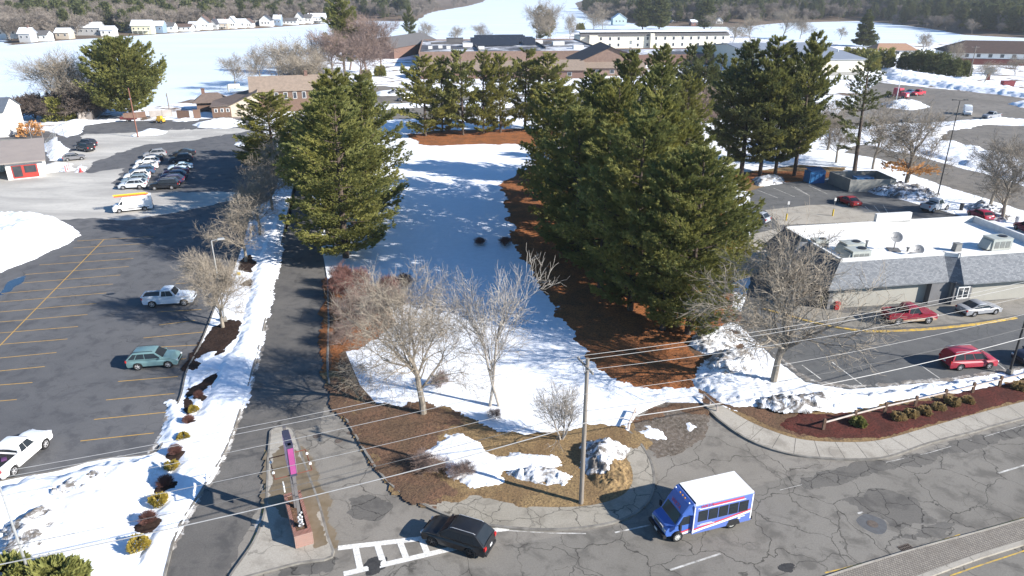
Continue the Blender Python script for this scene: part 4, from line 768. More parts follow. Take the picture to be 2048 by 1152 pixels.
def grow(mb, rng, p, d, r, L, lev, maxlev, n0, rmin, ang, up, keep, thick=.45):
    ns = 4 if lev < 2 else 3; pts = [p.copy()]; rad = [r]; q = p.copy(); dd = d.copy(); spots = []
    for i in range(ns):
        dd = (dd + Vector(rng.normal(0, .13+.03*lev, 3)) + Vector((0, 0, up*(.5 if lev else 1)))).normalized(); q = q + dd*L/ns
        pts.append(q.copy()); rad.append(max(rmin*(1.6-.2*lev), r*(1-.45*(i+1)/ns))); spots.append((q.copy(), dd.copy(), rad[-1]))
    mb.tube(pts, rad, 8 if lev == 0 else (5 if lev == 1 else 3), 0 if lev < 2 else 1)
    if lev >= maxlev: return
    for i, (sp, sd, sr) in enumerate(spots):
        if lev == 0 and i < ns-3: continue
        kk = n0-(1 if rng.rand() < .35 else 0) if i == ns-1 else (1 if lev else 2)
        for c in range(kk):
            a = rng.uniform(0, 6.28); side = sd.orthogonal().normalized(); side.rotate(Matrix.Rotation(a, 3, sd)); an = rng.uniform(ang*.55, ang*1.35)
            if i == ns-1 and c == 0: an *= .35
            nd = (sd*math.cos(an) + side*math.sin(an)).normalized()
            grow(mb, rng, sp - sd*rng.uniform(0, L/ns*.8), nd, max(rmin, sr*rng.uniform(thick, thick+.25)), L*rng.uniform(.58, .82)*(1.0 if lev else keep), lev+1, maxlev, n0, rmin, ang, up, keep, thick)
def bare_tree(name, h, seed, mats, levels=5, n0=3, ang=.65, up=.10, trunk=.28, rmin=.012, keep=.9, stems=1, rad=None, spread=0, thick=.45):
    k = 1.0
    for pas in range(2):
        rng = np.random.RandomState(seed); mb = MB()
        for s_ in range(stems):
            a = rng.uniform(0, 6.28); d = Vector((math.cos(a)*spread, math.sin(a)*spread, 1)).normalized()
            grow(mb, rng, Vector((math.cos(a)*.1*(stems > 1), math.sin(a)*.1*(stems > 1), 0)), d, rad or h*.02, h*trunk*k, 0, levels if pas else min(levels, 4), n0, rmin, ang, up, keep, thick)
        k *= h/(max(v[2] for v in mb.v)+(.0 if pas else .03*h))
    root = empty(name); t = MB(); c = MB()
    tf = [(f, m) for f, m in zip(mb.f, mb.m)]
    for grp, tgt in ((0, t), (1, c)):
        remap = {}
        for f, m in tf:
            if m != grp: continue
            nf = []
            for i in f:
                if i not in remap: remap[i] = len(tgt.v); tgt.v.append(mb.v[i])
                nf.append(remap[i])
            tgt.f.append(tuple(nf)); tgt.m.append(0)
    t.build('trunk', mats[0], root); c.build('crown', mats[1], root)
    return root
def put(proto, used, loc, s=1.0, rz=None, label=None, cat='tree', group=None, sxy=None, tilt=None, name=None):
    """first use moves the prototype itself, later uses copy it"""
    if proto in used: o = copy_tree(proto)
    else: o = proto; used.add(proto)
    if name: o.name = name
    o.location = loc; sx = sxy if sxy else s; o.scale = (sx, sx, s); o.rotation_euler = (tilt[0] if tilt else 0, tilt[1] if tilt else 0, rz if rz is not None else random.uniform(0, 6.28))
    tag(o, label, cat, group)
    if group is None and 'group' in o: del o['group']
    return o
random.seed(3); used = set()
NP = [pine('pine_tree', 22, 5.2, 11, density=2.2, bare=.05, sz=.36, gap=.12, nb=13, wd=.17), pine('pine_tree', 22, 4.9, 12, density=2.1, bare=.08, sz=.36, gap=.28, nb=13, wd=.17), pine('pine_tree', 22, 5.4, 13, density=2.1, bare=.10, sz=.38, gap=.24, nb=13, wd=.17, mt=M_pine_o)]
MP = [pine('pine_tree', 18, 5.0, 21, density=1.5, bare=.08, sz=.5, gap=.36, nb=9, wd=.22, tier=1.2, mt=M_pine_o), pine('pine_tree', 18, 4.6, 22, density=1.5, bare=.12, sz=.5, gap=.38, nb=9, wd=.22, tier=1.2), pine('pine_tree', 18, 4.8, 23, density=1.5, bare=.05, sz=.5, gap=.4, nb=9, wd=.22, tier=1.25, mt=M_pine_o)]
DP = [pine('pine_tree', 24, 5.2, 31, density=1.5, bare=.12, sz=.55, gap=.26, mt=M_pine_d, wd=.2, nb=9), pine('pine_tree', 24, 5.0, 32, density=1.5, bare=.18, sz=.55, gap=.3, mt=M_pine, wd=.2, nb=9)]
def P(proto, u, v, vt, rw, label, group=None, tilt=None, z=ZL):
    """tree with base at (u,v), top row vt, crown radius rw metres"""
    h = hgt(u, v, vt, z); base = {22: (22, 5.2), 18: (18, 3.9), 24: (24, 4.5)}
    hh, rr = base[22] if proto in NP else base[18] if proto in MP else base[24]
    return put(proto, used, G(u, v, z), h/hh, None, label, 'pine tree', group, sxy=rw/rr, tilt=tilt)
g1 = 'pines in the row beside the access road'
P(NP[0], 692, 515, 175, 6.6, 'tall bushy green pine at the front end of the row left of the snow field', g1)
P(NP[1], 655, 468, 200, 4.6, 'pine with boughs over the access road, second in the row left of the snow field', g1)
P(NP[0], 735, 440, 165, 5.8, 'pine on the snow field side of the left row, just behind its front tree', g1)
P(NP[2], 690, 395, 140, 5.6, 'tallest topped pine in the middle of the row left of the snow field', g1)
P(NP[1], 640, 390, 215, 4.2, 'shorter pine on the road side in the middle of the left row', g1)
P(NP[0], 735, 350, 148, 4.6, 'pine near the far end of the left row, edging the sunny snow', g1)
P(NP[1], 665, 330, 160, 4.4, 'farthest pine of the row left of the snow field', g1)
P(NP[2], 552, 345, 185, 6.0, 'yellowish green pine beside the upper corner of the parking lot')
P(NP[2], 600, 365, 245, 4.2, 'small olive pine between the parking lot corner and the tall pine row')
P(NP[2], 510, 335, 275, 3.0, 'low olive pine at the edge of the parking lot near the blue snow heap')
g2 = 'pines of the dense grove right of the snow field'
cl = [(1375, 668, 292, 5.0, 0, 'front right pine of the grove, pale yellow green, nearest the grey restaurant'),
 (1325, 660, 300, 4.8, 1, 'front pine of the grove whose trunk stands beside the snow pile'),
 (1425, 600, 340, 3.8, 2, 'light green pine on the right edge of the grove towards the restaurant walk'),
 (1260, 620, 225, 5.4, 0, 'tall pine in the front middle of the grove, over the pine straw'),
 (1200, 575, 250, 5.2, 1, 'dark shaded pine on the front left flank of the grove'),
 (1290, 560, 190, 5.2, 2, 'high yellow green pine at the heart of the grove'),
 (1345, 545, 240, 4.4, 1, 'pine behind the front right pair of the grove'),
 (1155, 520, 215, 5.2, 0, 'pine whose dark boughs overhang the shaded snow at mid grove'),
 (1225, 500, 160, 5.0, 2, 'tall crowned pine in the centre back of the grove'),
 (1120, 460, 190, 5.4, 1, 'left edge pine of the grove with long dark boughs over the snow'),
 (1190, 440, 150, 4.8, 0, 'pine behind the left edge tree of the grove'),
 (1300, 455, 130, 4.8, 0, 'blue green pine in the rear right part of the grove'),
 (1105, 400, 165, 5.0, 2, 'far left pine of the grove beside the sunlit snow'),
 (1170, 370, 140, 4.8, 1, 'rear pine of the grove in front of the long brown building'),
 (1245, 375, 100, 4.8, 0, 'tallest rear pine of the grove below the dark gable roof'),
 (1310, 370, 92, 5.0, 1, 'dark full pine at the rear of the grove under the long white hotel'),
 (1355, 385, 150, 4.2, 2, 'rear right pine of the grove beside the small russet tree')]
for u, v, vt, rw, k_, lb in cl: P(NP[k_], u, v, vt, rw, lb, g2)
g3 = 'pines in the row at the far end of the snow field'
for u, v, vt, rw, k_, lb in [(851, 272, 113, 4.8, 0, 'leftmost pine of the far row, broad and yellow green'), (885, 264, 116, 3.4, 2, 'second pine from the left in the far row, thin with a bare lower trunk'), (926, 270, 102, 4.2, 1, 'third pine from the left in the far row, thick trunked'),
  (967, 267, 106, 3.6, 2, 'fourth pine from the left in the far row'), (1001, 265, 109, 3.8, 0, 'fifth pine from the left in the far row, with a forked trunk'), (1050, 258, 99, 4.6, 1, 'sixth pine from the left in the far row, wide topped'), (1095, 262, 108, 4.4, 0, 'right end pine of the far row, against the dense grove')]:
    P(MP[k_], u, v, vt, rw, lb, g3)
for u, v, vt, rw, lb in [(1398, 262, 88, 3.6, 'dark narrow pine behind the grove, just right of the russet tree'), (1372, 250, 92, 3.5, 'pine behind the grove in front of the hotel end'), (1430, 255, 110, 3.2, 'small dark pine left of the tall four trunk clump')]:
    P(DP[0], u, v, vt, rw, lb, 'pines behind the dense grove')
g4 = 'tall pines in the clump behind the right parking lot'
for u, v, vt, rw, k_, lb in [(1482, 350, 85, 5.2, 0, 'leftmost tall dark pine of the clump behind the right parking lot'), (1519, 352, 78, 4.6, 1, 'second tall pine of the clump behind the right parking lot'), (1550, 350, 92, 4.0, 0, 'slim third pine of the clump behind the right parking lot'), (1588, 352, 68, 4.0, 1, 'rightmost and tallest pine of the clump, standing next to the blue bin'), (1455, 330, 120, 4.2, 1, 'half hidden pine at the left back of the tall clump'), (1590, 330, 100, 3.2, 0, 'half hidden pine at the right back of the tall clump')]:
    P(DP[k_], u, v, vt, rw, lb, g4)
SC_ = pine('pine_tree', 24, 4.8, 81, density=.9, bare=.2, sz=.5, gap=.5, mt=M_pine_d, wd=.2, nb=8, tier=1.2)
o = P(SC_, 1709, 342, 112, 4.6, 'lean scraggly pine with sparse crown behind the grey bin enclosure', tilt=(0, .08))
LP_ = pine('pine_tree', 19, 8.6, 71, density=1.5, bare=.10, sz=.62, gap=.08, nb=10, wd=.2, tier=.9); put(LP_, used, G(262, 234), hgt(262, 234, 80)/19, 1.0, 'big lone round topped pine on the lake shore beside the brown pole', 'pine tree')
P(DP[0], 820, 92, 14, 3.6, 'slim tall pine on the near lake shore above the brick gable', z=0)
P(DP[1], 690, 150, -20, 6.0, 'very tall pine rising out of the top of the picture on the lake shore', z=0)
P(DP[0], 1080, 84, 12, 4.4, 'dark pine behind the solar panels, left one of the pair with a bare tree', z=0)
P(DP[1], 1096, 84, 20, 4.0, 'green pine behind the solar panels, right one of the pair with a bare tree', z=0)
spruce = pine('spruce_tree', 22, 5.0, 41, density=1.2, bare=.05, sz=.7, shape='spruce', mt=M_pine_d, wd=.3)
put(spruce, used, G(1727, 92, 0), hgt(1727, 92, 17)/22, None, 'dark pointed spruce between the grey metal roof and the frozen lake', 'spruce', sxy=1.45)
FP = [pine('pine_tree', 20, 4.5, 51, density=.6, bare=.1, sz=1.1, gap=.1, nb=5, mt=M_pine_d, wd=.35)]
for u, v, vt, rw, lb in [(1285, 60, -8, 8, 'left one of the two big dark pines behind the hotel'), (1318, 60, -6, 9, 'right one of the two big dark pines behind the hotel'), (1408, 60, -2, 8, 'pine behind the right half of the hotel roof, beside white houses')]:
    h = hgt(u, v, vt); put(FP[0], used, G(u, v), h/20, None, lb, 'pine tree', sxy=rw/4.5)
# bushes and small conifers
def blob_bush(name, r, h, seed, mt, n=420, sz=.22, stem=M_dtwig, nb=6, up=.5):
    rng = np.random.RandomState(seed); root = empty(name); a = rng.uniform(0, 6.28, n); z = rng.uniform(0, 1, n)**.8; rr = r*np.sqrt(np.clip(1-(z*1.05-.25)**2, .05, 1))*rng.uniform(.5, 1.0, n)**.5*(1+.18*np.sin(a*3+seed))
    rr = rr*(1+.3*rng.rand(n)**3); Pp = np.stack([rr*np.cos(a), rr*np.sin(a), z*h*(.75+.35*rng.rand(n)**2)+.03], 1); D = np.stack([np.cos(a), np.sin(a), np.full(n, up)], 1)
    V, Fc = tufts(Pp, D, sz, nb, rng, .35, 1.0, .3); np_mesh('foliage', V, Fc, mt, root)
    m = MB()
    for k_ in range(5): aa = k_*1.26; m.tube([(0, 0, 0), (math.cos(aa)*r*.4, math.sin(aa)*r*.4, h*.5)], [.03, .015], 4)
    m.build('stem', stem, root); return root
def twig_bush(name, r, h, seed, mt, n=260, rad=.008, curve=.35):
    rng = np.random.RandomState(seed); root = empty(name); m = MB()
    for k_ in range(n):
        a = rng.uniform(0, 6.28); s_ = rng.uniform(.05, 1)**.6; x, y = math.cos(a)*r*s_, math.sin(a)*r*s_; z = h*math.sqrt(max(.1, 1-.75*s_*s_))*rng.uniform(.75, 1.1)
        b0 = (x*.15, y*.15, 0); mid = (x*.55+rng.normal(0, .04), y*.55+rng.normal(0, .04), z*.6); m.tube([b0, mid, (x, y, z)], [rad*1.6, rad*1.2, rad*.7], 3)
        for q in range(2):
            e = (x*.8+rng.normal(0, r*.15), y*.8+rng.normal(0, r*.15), z*rng.uniform(.75, 1.05)); m.tube([mid, e], [rad, rad*.6], 3)
    m.build('twigs', mt, root); return root
M_yfol = leafmat('golden_foliage', (.36, .27, .05), (.44, .34, .07), (.22, .18, .04), 3)
M_burg = mat('burgundy_twigs', (.16, .075, .06), (.10, .05, .045), 2, .9); M_tan = leafmat('dry_blades', (.36, .26, .12), (.42, .32, .16), (.26, .19, .09), 2)
M_jun = leafmat('juniper_foliage', (.20, .21, .06), (.28, .27, .08), (.11, .13, .045), 1.5)
YB = blob_bush('yellow_shrub', .55, .62, 5, M_yfol, 420, .16); BB = twig_bush('barberry_bush', .72, .95, 6, M_burg, 380, .012); GB = blob_bush('dry_shrub', .55, .5, 7, M_tan, 420, .2, up=1.0)
gy, gb = 'golden shrubs in the snow strip', 'bare burgundy bushes in the snow strip'
ysp = [(278, 1094, 1.15, 'largest golden shrub, nearest the junipers at the bottom of the strip'), (318, 1006, 1.05, 'golden shrub between two burgundy bushes, second from the bottom'), (344, 936, .85, 'golden shrub at the tip of the sign shadow'), (367, 877, .8, 'small golden shrub fourth from the bottom of the strip'), (387, 822, .75, 'topmost small golden shrub of the strip')]
bsp = [(298, 1046, 1.15, 'burgundy bush casting a round shadow, lowest of the strip'), (332, 973, 1.15, 'burgundy bush beside the golden shrub in the sign shadow'), (352, 908, 1.05, 'burgundy bush on a dark mulch ring, third from the bottom'), (378, 846, .95, 'burgundy bush below the topmost golden shrub'), (398, 795, .85, 'topmost reddish bush of the strip, beside the kerb')]
for u, v, s_, lb in ysp: put(YB, used, G(u, v, ZL+.15), s_*.88, None, lb, 'shrub', gy)
for u, v, s_, lb in bsp:
    put(BB, used, G(u, v, ZL+.1), s_*.82, None, lb, 'bush', gb)
    c_ = G(u+4, v+3, ZL); patch('mulch', [(c_.x+1.0*s_*math.cos(t), c_.y+.8*s_*math.sin(t), 0) for t in np.linspace(0, 5.6, 8)], M_mulch, ZL, .28, .5, .2, .8, .12, seed=int(u), world=True)
for i, (u, v) in enumerate([(1716, 850), (1796, 838), (1822, 832), (1848, 826), (1876, 818), (1905, 808), (1935, 804), (2038, 778)]):
    if i == 0: o = blob_bush('green_shrub', .5, .55, 77, M_jun, 420, .2); put(o, used, G(u, v, ZL), 1.0, None, 'small green shrub alone in the red mulch near the fence end', 'shrub')
    else: put(GB, used, G(u, v, ZL), .85+.1*math.sin(i*3), None, ['', 'first tan shrub beyond the green one along the rail fence', 'second tan shrub from the green one along the rail fence', 'third tan shrub from the green one along the rail fence', 'widest tan shrub in the middle of the row by the rail fence', 'fifth tan shrub from the green one along the rail fence', 'smaller tan shrub ending the row by the rail fence', 'tan shrub at the picture edge by the rail fence'][i], 'shrub', 'tan shrubs along the rail fence')
JB = blob_bush('juniper_bush', 1.3, 1.1, 8, M_jun, 1100, .34)
for u, v, s_, lb in [(110, 1172, 1.1, 'right hand juniper at the foot of the leaning pole'), (62, 1170, .9, 'juniper just behind the leaning pole foot'), (12, 1166, 1.0, 'juniper in the bottom left corner of the picture')]: put(JB, used, G(u, v, ZL), s_, None, lb, 'bush', 'junipers at the bottom left corner')
# ---- bare trees, near
BT = {}
BT['maple'] = bare_tree('bare_tree', 9.5, 101, (M_gbark, M_gtwig), 5, 4, .72, .03, .17, .006, 1.0, rad=.22, thick=.5)
BT['right'] = bare_tree('bare_tree', 10, 108, (M_gbark, M_gtwig), 5, 3, .6, .04, .26, .011, 1.05, rad=.2, thick=.62)
BT['round'] = bare_tree('bare_tree', 9, 103, (M_gbark, M_gtwig), 5, 4, .58, .08, .24, .008, .95, rad=.18)
BT['slim'] = bare_tree('bare_tree', 11, 104, (M_birch, M_birch), 4, 3, .6, .1, .42, .010, .6, rad=.13, thick=.5)
BT['lot'] = bare_tree('bare_tree', 12, 105, (M_gbark, M_gtwig), 5, 3, .6, .07, .28, .013, .85, rad=.25)
BT['dark'] = bare_tree('bare_tree', 8.5, 106, (M_gbark, M_gtwig), 5, 3, .6, .08, .26, .009, .95, rad=.16)
BT['tall'] = bare_tree('bare_tree', 20, 107, (M_gbark, M_gtwig), 5, 3, .55, .08, .26, .022, .85, rad=.32)
BT['russet'] = bare_tree('bare_tree', 18, 109, (M_rtwig, M_rtwig), 5, 3, .48, .12, .26, .024, .8, rad=.28)
hts = dict(maple=9.5, right=10, round=9, slim=11, lot=12, dark=8.5, tall=20, russet=18)
def B(k_, u, v, vt, lb, group=None, wide=1.0, rz=None, z=ZL, tilt=None):
    s_ = hgt(u, v, vt, z)/hts[k_]; return put(BT[k_], used, G(u, v, z), s_, rz, lb, 'tree', group, sxy=s_*wide, tilt=tilt)
B('maple', 847, 828, 512, 'wide spreading bare maple standing on leaf litter at the front edge of the snow', wide=.92, rz=.4)
B('right', 1545, 772, 470, 'large bare tree on the snowy bank before the grey restaurant', wide=1.15, rz=2.0)
B('slim', 980, 812, 478, 'left one of two thin pale bare trees rising from one foot', 'pair of thin pale trees', .8, rz=.3, tilt=(0, .05))
B('slim', 998, 812, 498, 'right one of two thin pale bare trees, leaning over the shaded snow', 'pair of thin pale trees', .8, rz=3.6, tilt=(0, .17))
o = bare_tree('bare_sapling', 4.2, 120, (M_birch, M_birch), 4, 3, .5, .12, .3, .006, .8, stems=3, rad=.06, spread=.4); put(o, used, G(1122, 878, ZL), hgt(1122, 878, 745)/4.2, 1, 'small multi stemmed bare tree just left of the utility pole', 'tree')
B('round', 446, 655, 478, 'round pale bare tree on the snow strip beside the tall lamp pole', None, 1.0, 1)
gd = 'dark bare trees along the snow strip'
B('dark', 492, 523, 382, 'dark bare tree on the snow strip, nearest behind the lamp pole', gd, 1.2)
B('dark', 520, 470, 330, 'second dark bare tree up the snow strip from the lamp pole', gd, 1.1)
B('dark', 545, 420, 280, 'farthest bare tree of the snow strip, touching the olive pine', gd, 1.1)
B('round', 505, 440, 345, 'light twigged bare tree between the dark ones on the snow strip', None, .9)
B('lot', 1812, 376, 190, 'bare tree with a few orange leaves on the snow beside the right lot', None, 1.25, 2)
B('lot', 1980, 412, 252, 'left one of two bare trees on the snowbank near the right picture edge', 'bare trees on the snowbank at right', 1.0, 1)
B('lot', 2004, 440, 262, 'right one of two bare trees on the snowbank near the right picture edge', 'bare trees on the snowbank at right', 1.0, 4)
B('russet', 1384, 278, 168, 'small russet bare tree in the gap right of the grove', None, 1.4, z=ZL)
for u, v, vt, w_, lb in [(1655, 300, 190, 1.3, 'tangled bare tree right of the tall dark clump'), (1672, 325, 235, 1.4, 'low bare tree by the blue bin'), (1640, 280, 200, 1.2, 'bare tree half hidden by the tall dark clump'), (1745, 338, 190, 1.0, 'bare tree entwined with the scraggly pine')]:
    B('dark', u, v, vt, lb, None, w_)
# thicket left of the maple
TH = bare_tree('thicket_bush', 4.5, 130, (M_rtwig, M_rtwig), 4, 3, .6, .08, .2, .007, .9, stems=7, rad=.035, spread=.6)
M_redt = mat('reddish_twigs', (.20, .10, .085), (.14, .075, .065), 1.2, .9)
TR = bare_tree('thicket_bush', 4.0, 131, (M_redt, M_redt), 4, 3, .6, .08, .2, .008, .9, stems=7, rad=.035, spread=.6)
tt = 'bushes of the thicket at the foot of the left pine row'
for i, (u, v, s_, pr) in enumerate([(690, 600, 1.0, 1), (730, 615, 1.0, 1), (770, 600, .9, 1), (705, 645, 1.0, 0), (745, 650, 1.0, 0), (680, 570, .9, 1), (790, 620, .8, 0), (720, 585, .9, 1), (685, 690, .7, 0), (800, 580, .7, 1)]):
    put([TH, TR][pr], used, G(u, v, ZL), s_, None, ['brown twiggy bush in the thicket at the foot of the left pine row', 'reddish twiggy bush in the thicket at the foot of the left pine row'][pr], 'bush', tt)
for u, v, s_, lb in [(880, 775, .45, 'low twiggy shrub behind the trunk of the spreading maple'), (990, 838, .28, 'short tan shrub at the foot of the two thin pale trees'), (855, 940, .4, 'scrubby bush at the edge of the patch of snow near the curved kerb'), (925, 950, .3, 'scrubby bush on the snow patch left of the dirty snow lump'), (960, 488, .35, 'dark low brush in the shaded snow, left of the pair of brush clumps'), (1010, 492, .38, 'dark low brush in the shaded snow beside the grove')]:
    put(TH if u not in (960, 1010) else TR, used, G(u, v, ZL), s_, None, lb, 'bush', sxy=s_*(1.6 if v < 500 or v > 900 else 1))
OL = blob_bush('leafy_bush', 1.6, 2.2, 9, leafmat('orange_leaves', (.55, .27, .09), (.62, .36, .16), (.40, .20, .08), 2), 300, .4, nb=3)
for u, v, s_, lb in [(62, 272, 1.5, 'bush with pale orange leaves beside the mesh fence'), (160, 224, 1.3, 'orange leaved bush in front of the dark shore trees'), (1810, 340, 0, '')]:
    if s_: put(OL, used, G(u, v), s_, None, lb, 'bush')
ol2 = MB(); rng = np.random.RandomState(4); b0 = G(1812, 376, ZL); tre = [o_ for o_ in C.objects if o_.get('label', '').startswith('bare tree with a few orange')][0]
a = rng.uniform(0, 6.28, 260); rr = rng.uniform(.3, 4.6, 260); Pp = np.stack([rr*np.cos(a), rr*np.sin(a), 4.2+.12*rr+rng.normal(0, .35, 260)], 1)
V, Fc = tufts(Pp/tre.scale.x, np.stack([np.cos(a), np.sin(a), 0*a], 1), .35, 3, rng, .4); np_mesh('dry_leaves', V, Fc, bpy.data.materials['orange_leaves'], tre)
# ---- near lake shore
gs = 'bare trees on the near lake shore'
SH = [(110, 232, 95, 'grey bare tree on the shore left of the big lone pine', 1.3), (140, 236, 85, 'tall bare tree with dark ivied trunk close to the big lone pine', 1.0), (172, 234, 95, 'curving bare tree touching the big lone pine', 1.0),
  (470, 178, 100, 'pale leaning bare tree behind the shingled restaurant', 1.1), (520, 172, 85, 'bare tree behind the ridge of the shingled restaurant', 1.2), (560, 168, 72, 'bare tree beside the chimney of the shingled restaurant', 1.2), (600, 195, 60, 'large pale bare tree right of the shingled restaurant', 1.4), (628, 210, 85, 'bare tree in front of the shore walk right of the shingled restaurant', 1.2), (618, 206, 95, 'rounded grey bare tree against the end of the shingled restaurant', 1.4),
  (855, 88, 38, 'small faint bare tree on the ice edge behind the brick gable', 1.2), (915, 86, 48, 'faint bare tree left of the solar panels', 1.3), (960, 85, 42, 'faint bare tree behind the solar panels', 1.3), (1072, 88, -6, 'tall bare tree with crooked limbs behind the flat roofs', .9), (1100, 86, -8, 'second tall bare tree behind the flat roofs', .9),
  (1140, 82, 20, 'thin bare tree between the flat roofs and the hotel', .8), (1185, 66, 15, 'rounded bare tree behind the left end of the hotel', 1.2), (1205, 60, 10, 'bare tree left of the pale green house', 1.1), (1420, 62, 22, 'bare tree behind the hotel right half', 1.2), (1465, 88, 40, 'bare tree at the right end of the hotel', 1.1), (1500, 85, 22, 'bare tree beyond the hotel end', 1.1), (1565, 76, 8, 'broad bare tree behind the grey metal roof', 1.3), (1600, 78, 28, 'bare tree behind the middle of the grey metal roof', 1.2), (1680, 80, 50, 'small bare tree left of the spruce', 1.1), (1845, 105, 60, 'bare tree left of the brown roofed lodge', 1.2), (1900, 140, 75, 'grey bare tree in front of the brown roofed lodge', 1.0), (1968, 165, 118, 'rounded bare tree in front of the maroon wall', 1.6), (2030, 150, 108, 'bare tree before the right end of the lodge', 1.6)]
for u, v, vt, lb, wd in SH: B('tall', u, v, vt, lb, gs, wd, z=0)
for u, v, vt, lb, wd in [(700, 140, 20, 'tall russet bare tree, first of the shore walk clump', 1.2), (735, 150, 22, 'russet bare tree in the middle of the shore walk clump', 1.3), (760, 145, 30, 'right hand russet bare tree of the shore walk clump', 1.2), (720, 170, 60, 'front russet bare tree of the shore walk clump', 1.2), (670, 165, 50, 'left russet bare tree of the shore walk clump', 1.2), (645, 150, 60, 'greyish russet tree next to the pale shore trees', 1.0), (700, 110, 8, 'rear russet bare tree of the shore walk clump', 1.1)]:
    B('russet', u, v, vt, lb, 'russet trees along the shore walk', wd, z=0)
SHB = bare_tree('shore_bush', 6, 140, (M_dtwig, M_dtwig), 4, 3, .5, .1, .2, .03, .9, stems=8, rad=.09, spread=.35)
for i, (u, v, s_, lb) in enumerate([(135, 236, 1.6, 'dark thicket of upright stems left of the big lone pine'), (165, 236, 1.8, 'dark thicket of upright stems touching the big lone pine'), (70, 236, 1.3, 'brown scrub on the shore behind the mesh fence'), (100, 242, 1.1, 'brown scrub right of the orange leaved bush'), (40, 240, 1.2, 'brown scrub behind the white building'), (188, 232, 1.5, 'dark scrub under the boughs of the big lone pine')]):
    put(SHB, used, G(u, v), s_, None, lb, 'bush', sxy=s_*1.3)
CB = blob_bush('cedar_bush', 2.4, 4.5, 10, M_pine_o, 700, .7)
for u, v, s_, lb in [(122, 240, 1.3, 'olive green cedar bush behind the snow heap by the mesh fence'), (761, 152, .85, 'round green bush beside the walk of the brick gable'), (733, 160, .8, 'olive bush left of the round green one on the walk'), (1160, 62, 1.3, 'lone cone shaped cedar at the left end of the hotel roof'),
  (1700, 130, 1.6, 'olive cedar right of the grey metal roofed hall'), (1735, 140, 1.8, 'bushy cedar between the hall and the long dark hedge'), (1765, 135, 1.7, 'bushy olive cedar before the small tan roofed house')]:
    put(CB, used, G(u, v), s_, None, lb, 'bush')
HB = blob_bush('yew_bush', 4, 7, 12, M_pine_d, 900, 1.0)
for i, (u, v, s_) in enumerate([(1815, 138, .95), (1842, 142, 1.15), (1870, 146, 1.1), (1898, 152, .95), (1918, 152, .85)]):
    put(HB, used, G(u, v), s_, None, ['left end bush of the tall dark clump before the lodge', 'second bush of the tall dark clump before the lodge', 'middle bush of the tall dark clump before the lodge', 'fourth bush of the tall dark clump before the lodge', 'right end bush of the tall dark clump before the lodge'][i], 'bush', 'tall dark bushes before the lodge')
# ---- far shores
FT = [bare_tree('bare_tree', 17, 150+i, (M_ftwig, M_ftwig), 4, 4, .5, .12, .25, .045, .9, rad=.28) for i in range(3)]
def far_trees(shore, n, seed, depth, z0, protos, smin, smax, lb, grp, wide=1.2):
    rng = np.random.RandomState(seed)
    L = [G(u, v, -.5) for u, v in shore]; seg = [(L[i+1]-L[i]).length for i in range(len(L)-1)]; T = sum(seg)
    for i in range(n):
        t = rng.uniform(0, T); j = 0
        while t > seg[j]: t -= seg[j]; j += 1
        p = L[j].lerp(L[j+1], t/seg[j]); dv = rng.uniform(*depth); dirn = Vector((p.x, p.y, 0)).normalized(); p = p + dirn*dv
        s_ = rng.uniform(smin, smax); put(protos[rng.randint(len(protos))], used, (p.x, p.y, z0+max(0, dv-25)*.07), s_, None, lb, 'tree', grp, sxy=s_*wide)
far_trees([(0, 74), (25, 90), (110, 82), (250, 73), (400, 63), (500, 58), (640, 48)], 95, 1, (20, 100), 0, FT, .7, 1.15, 'grey bare tree among the houses on the far left lake shore', 'bare trees on the far left shore')
far_trees([(650, 47), (830, 43), (865, 24), (935, 12)], 22, 2, (4, 60), 0, FT, .6, 1.0, 'grey bare tree on the point across the ice', 'bare trees on the point')
far_trees([(1180, 36), (1260, 46), (1480, 54), (1560, 46), (1730, 42)], 60, 3, (10, 110), 0, FT, .7, 1.1, 'grey bare tree on the shore behind the hotel', 'bare trees behind the hotel')
far_trees([(0, 74), (250, 73), (640, 48), (830, 43)], 26, 4, (30, 160), 0, FP, .7, 1.1, 'dark pine among bare trees on the far left shore', 'pines on the far left shore', 1.0)
far_trees([(1160, 22), (1240, 42)], 7, 5, (15, 60), 0, FP, .9, 1.2, 'dark pine on the wooded point left of the pale green house', 'pines on the wooded point', 1.1)
far_trees([(1600, 44), (1730, 42), (1850, 56), (2048, 76)], 40, 6, (5, 120), 0, FP, .7, 1.2, 'dark evergreen on the shaded far right shore', 'evergreens on the far right shore', 1.1)
far_trees([(1760, 50), (1850, 56), (1930, 70), (2100, 80)], 16, 7, (2, 30), 0, FT, .5, .8, 'bare tree at the ice edge of the far right shore', 'bare trees of the far right shore')
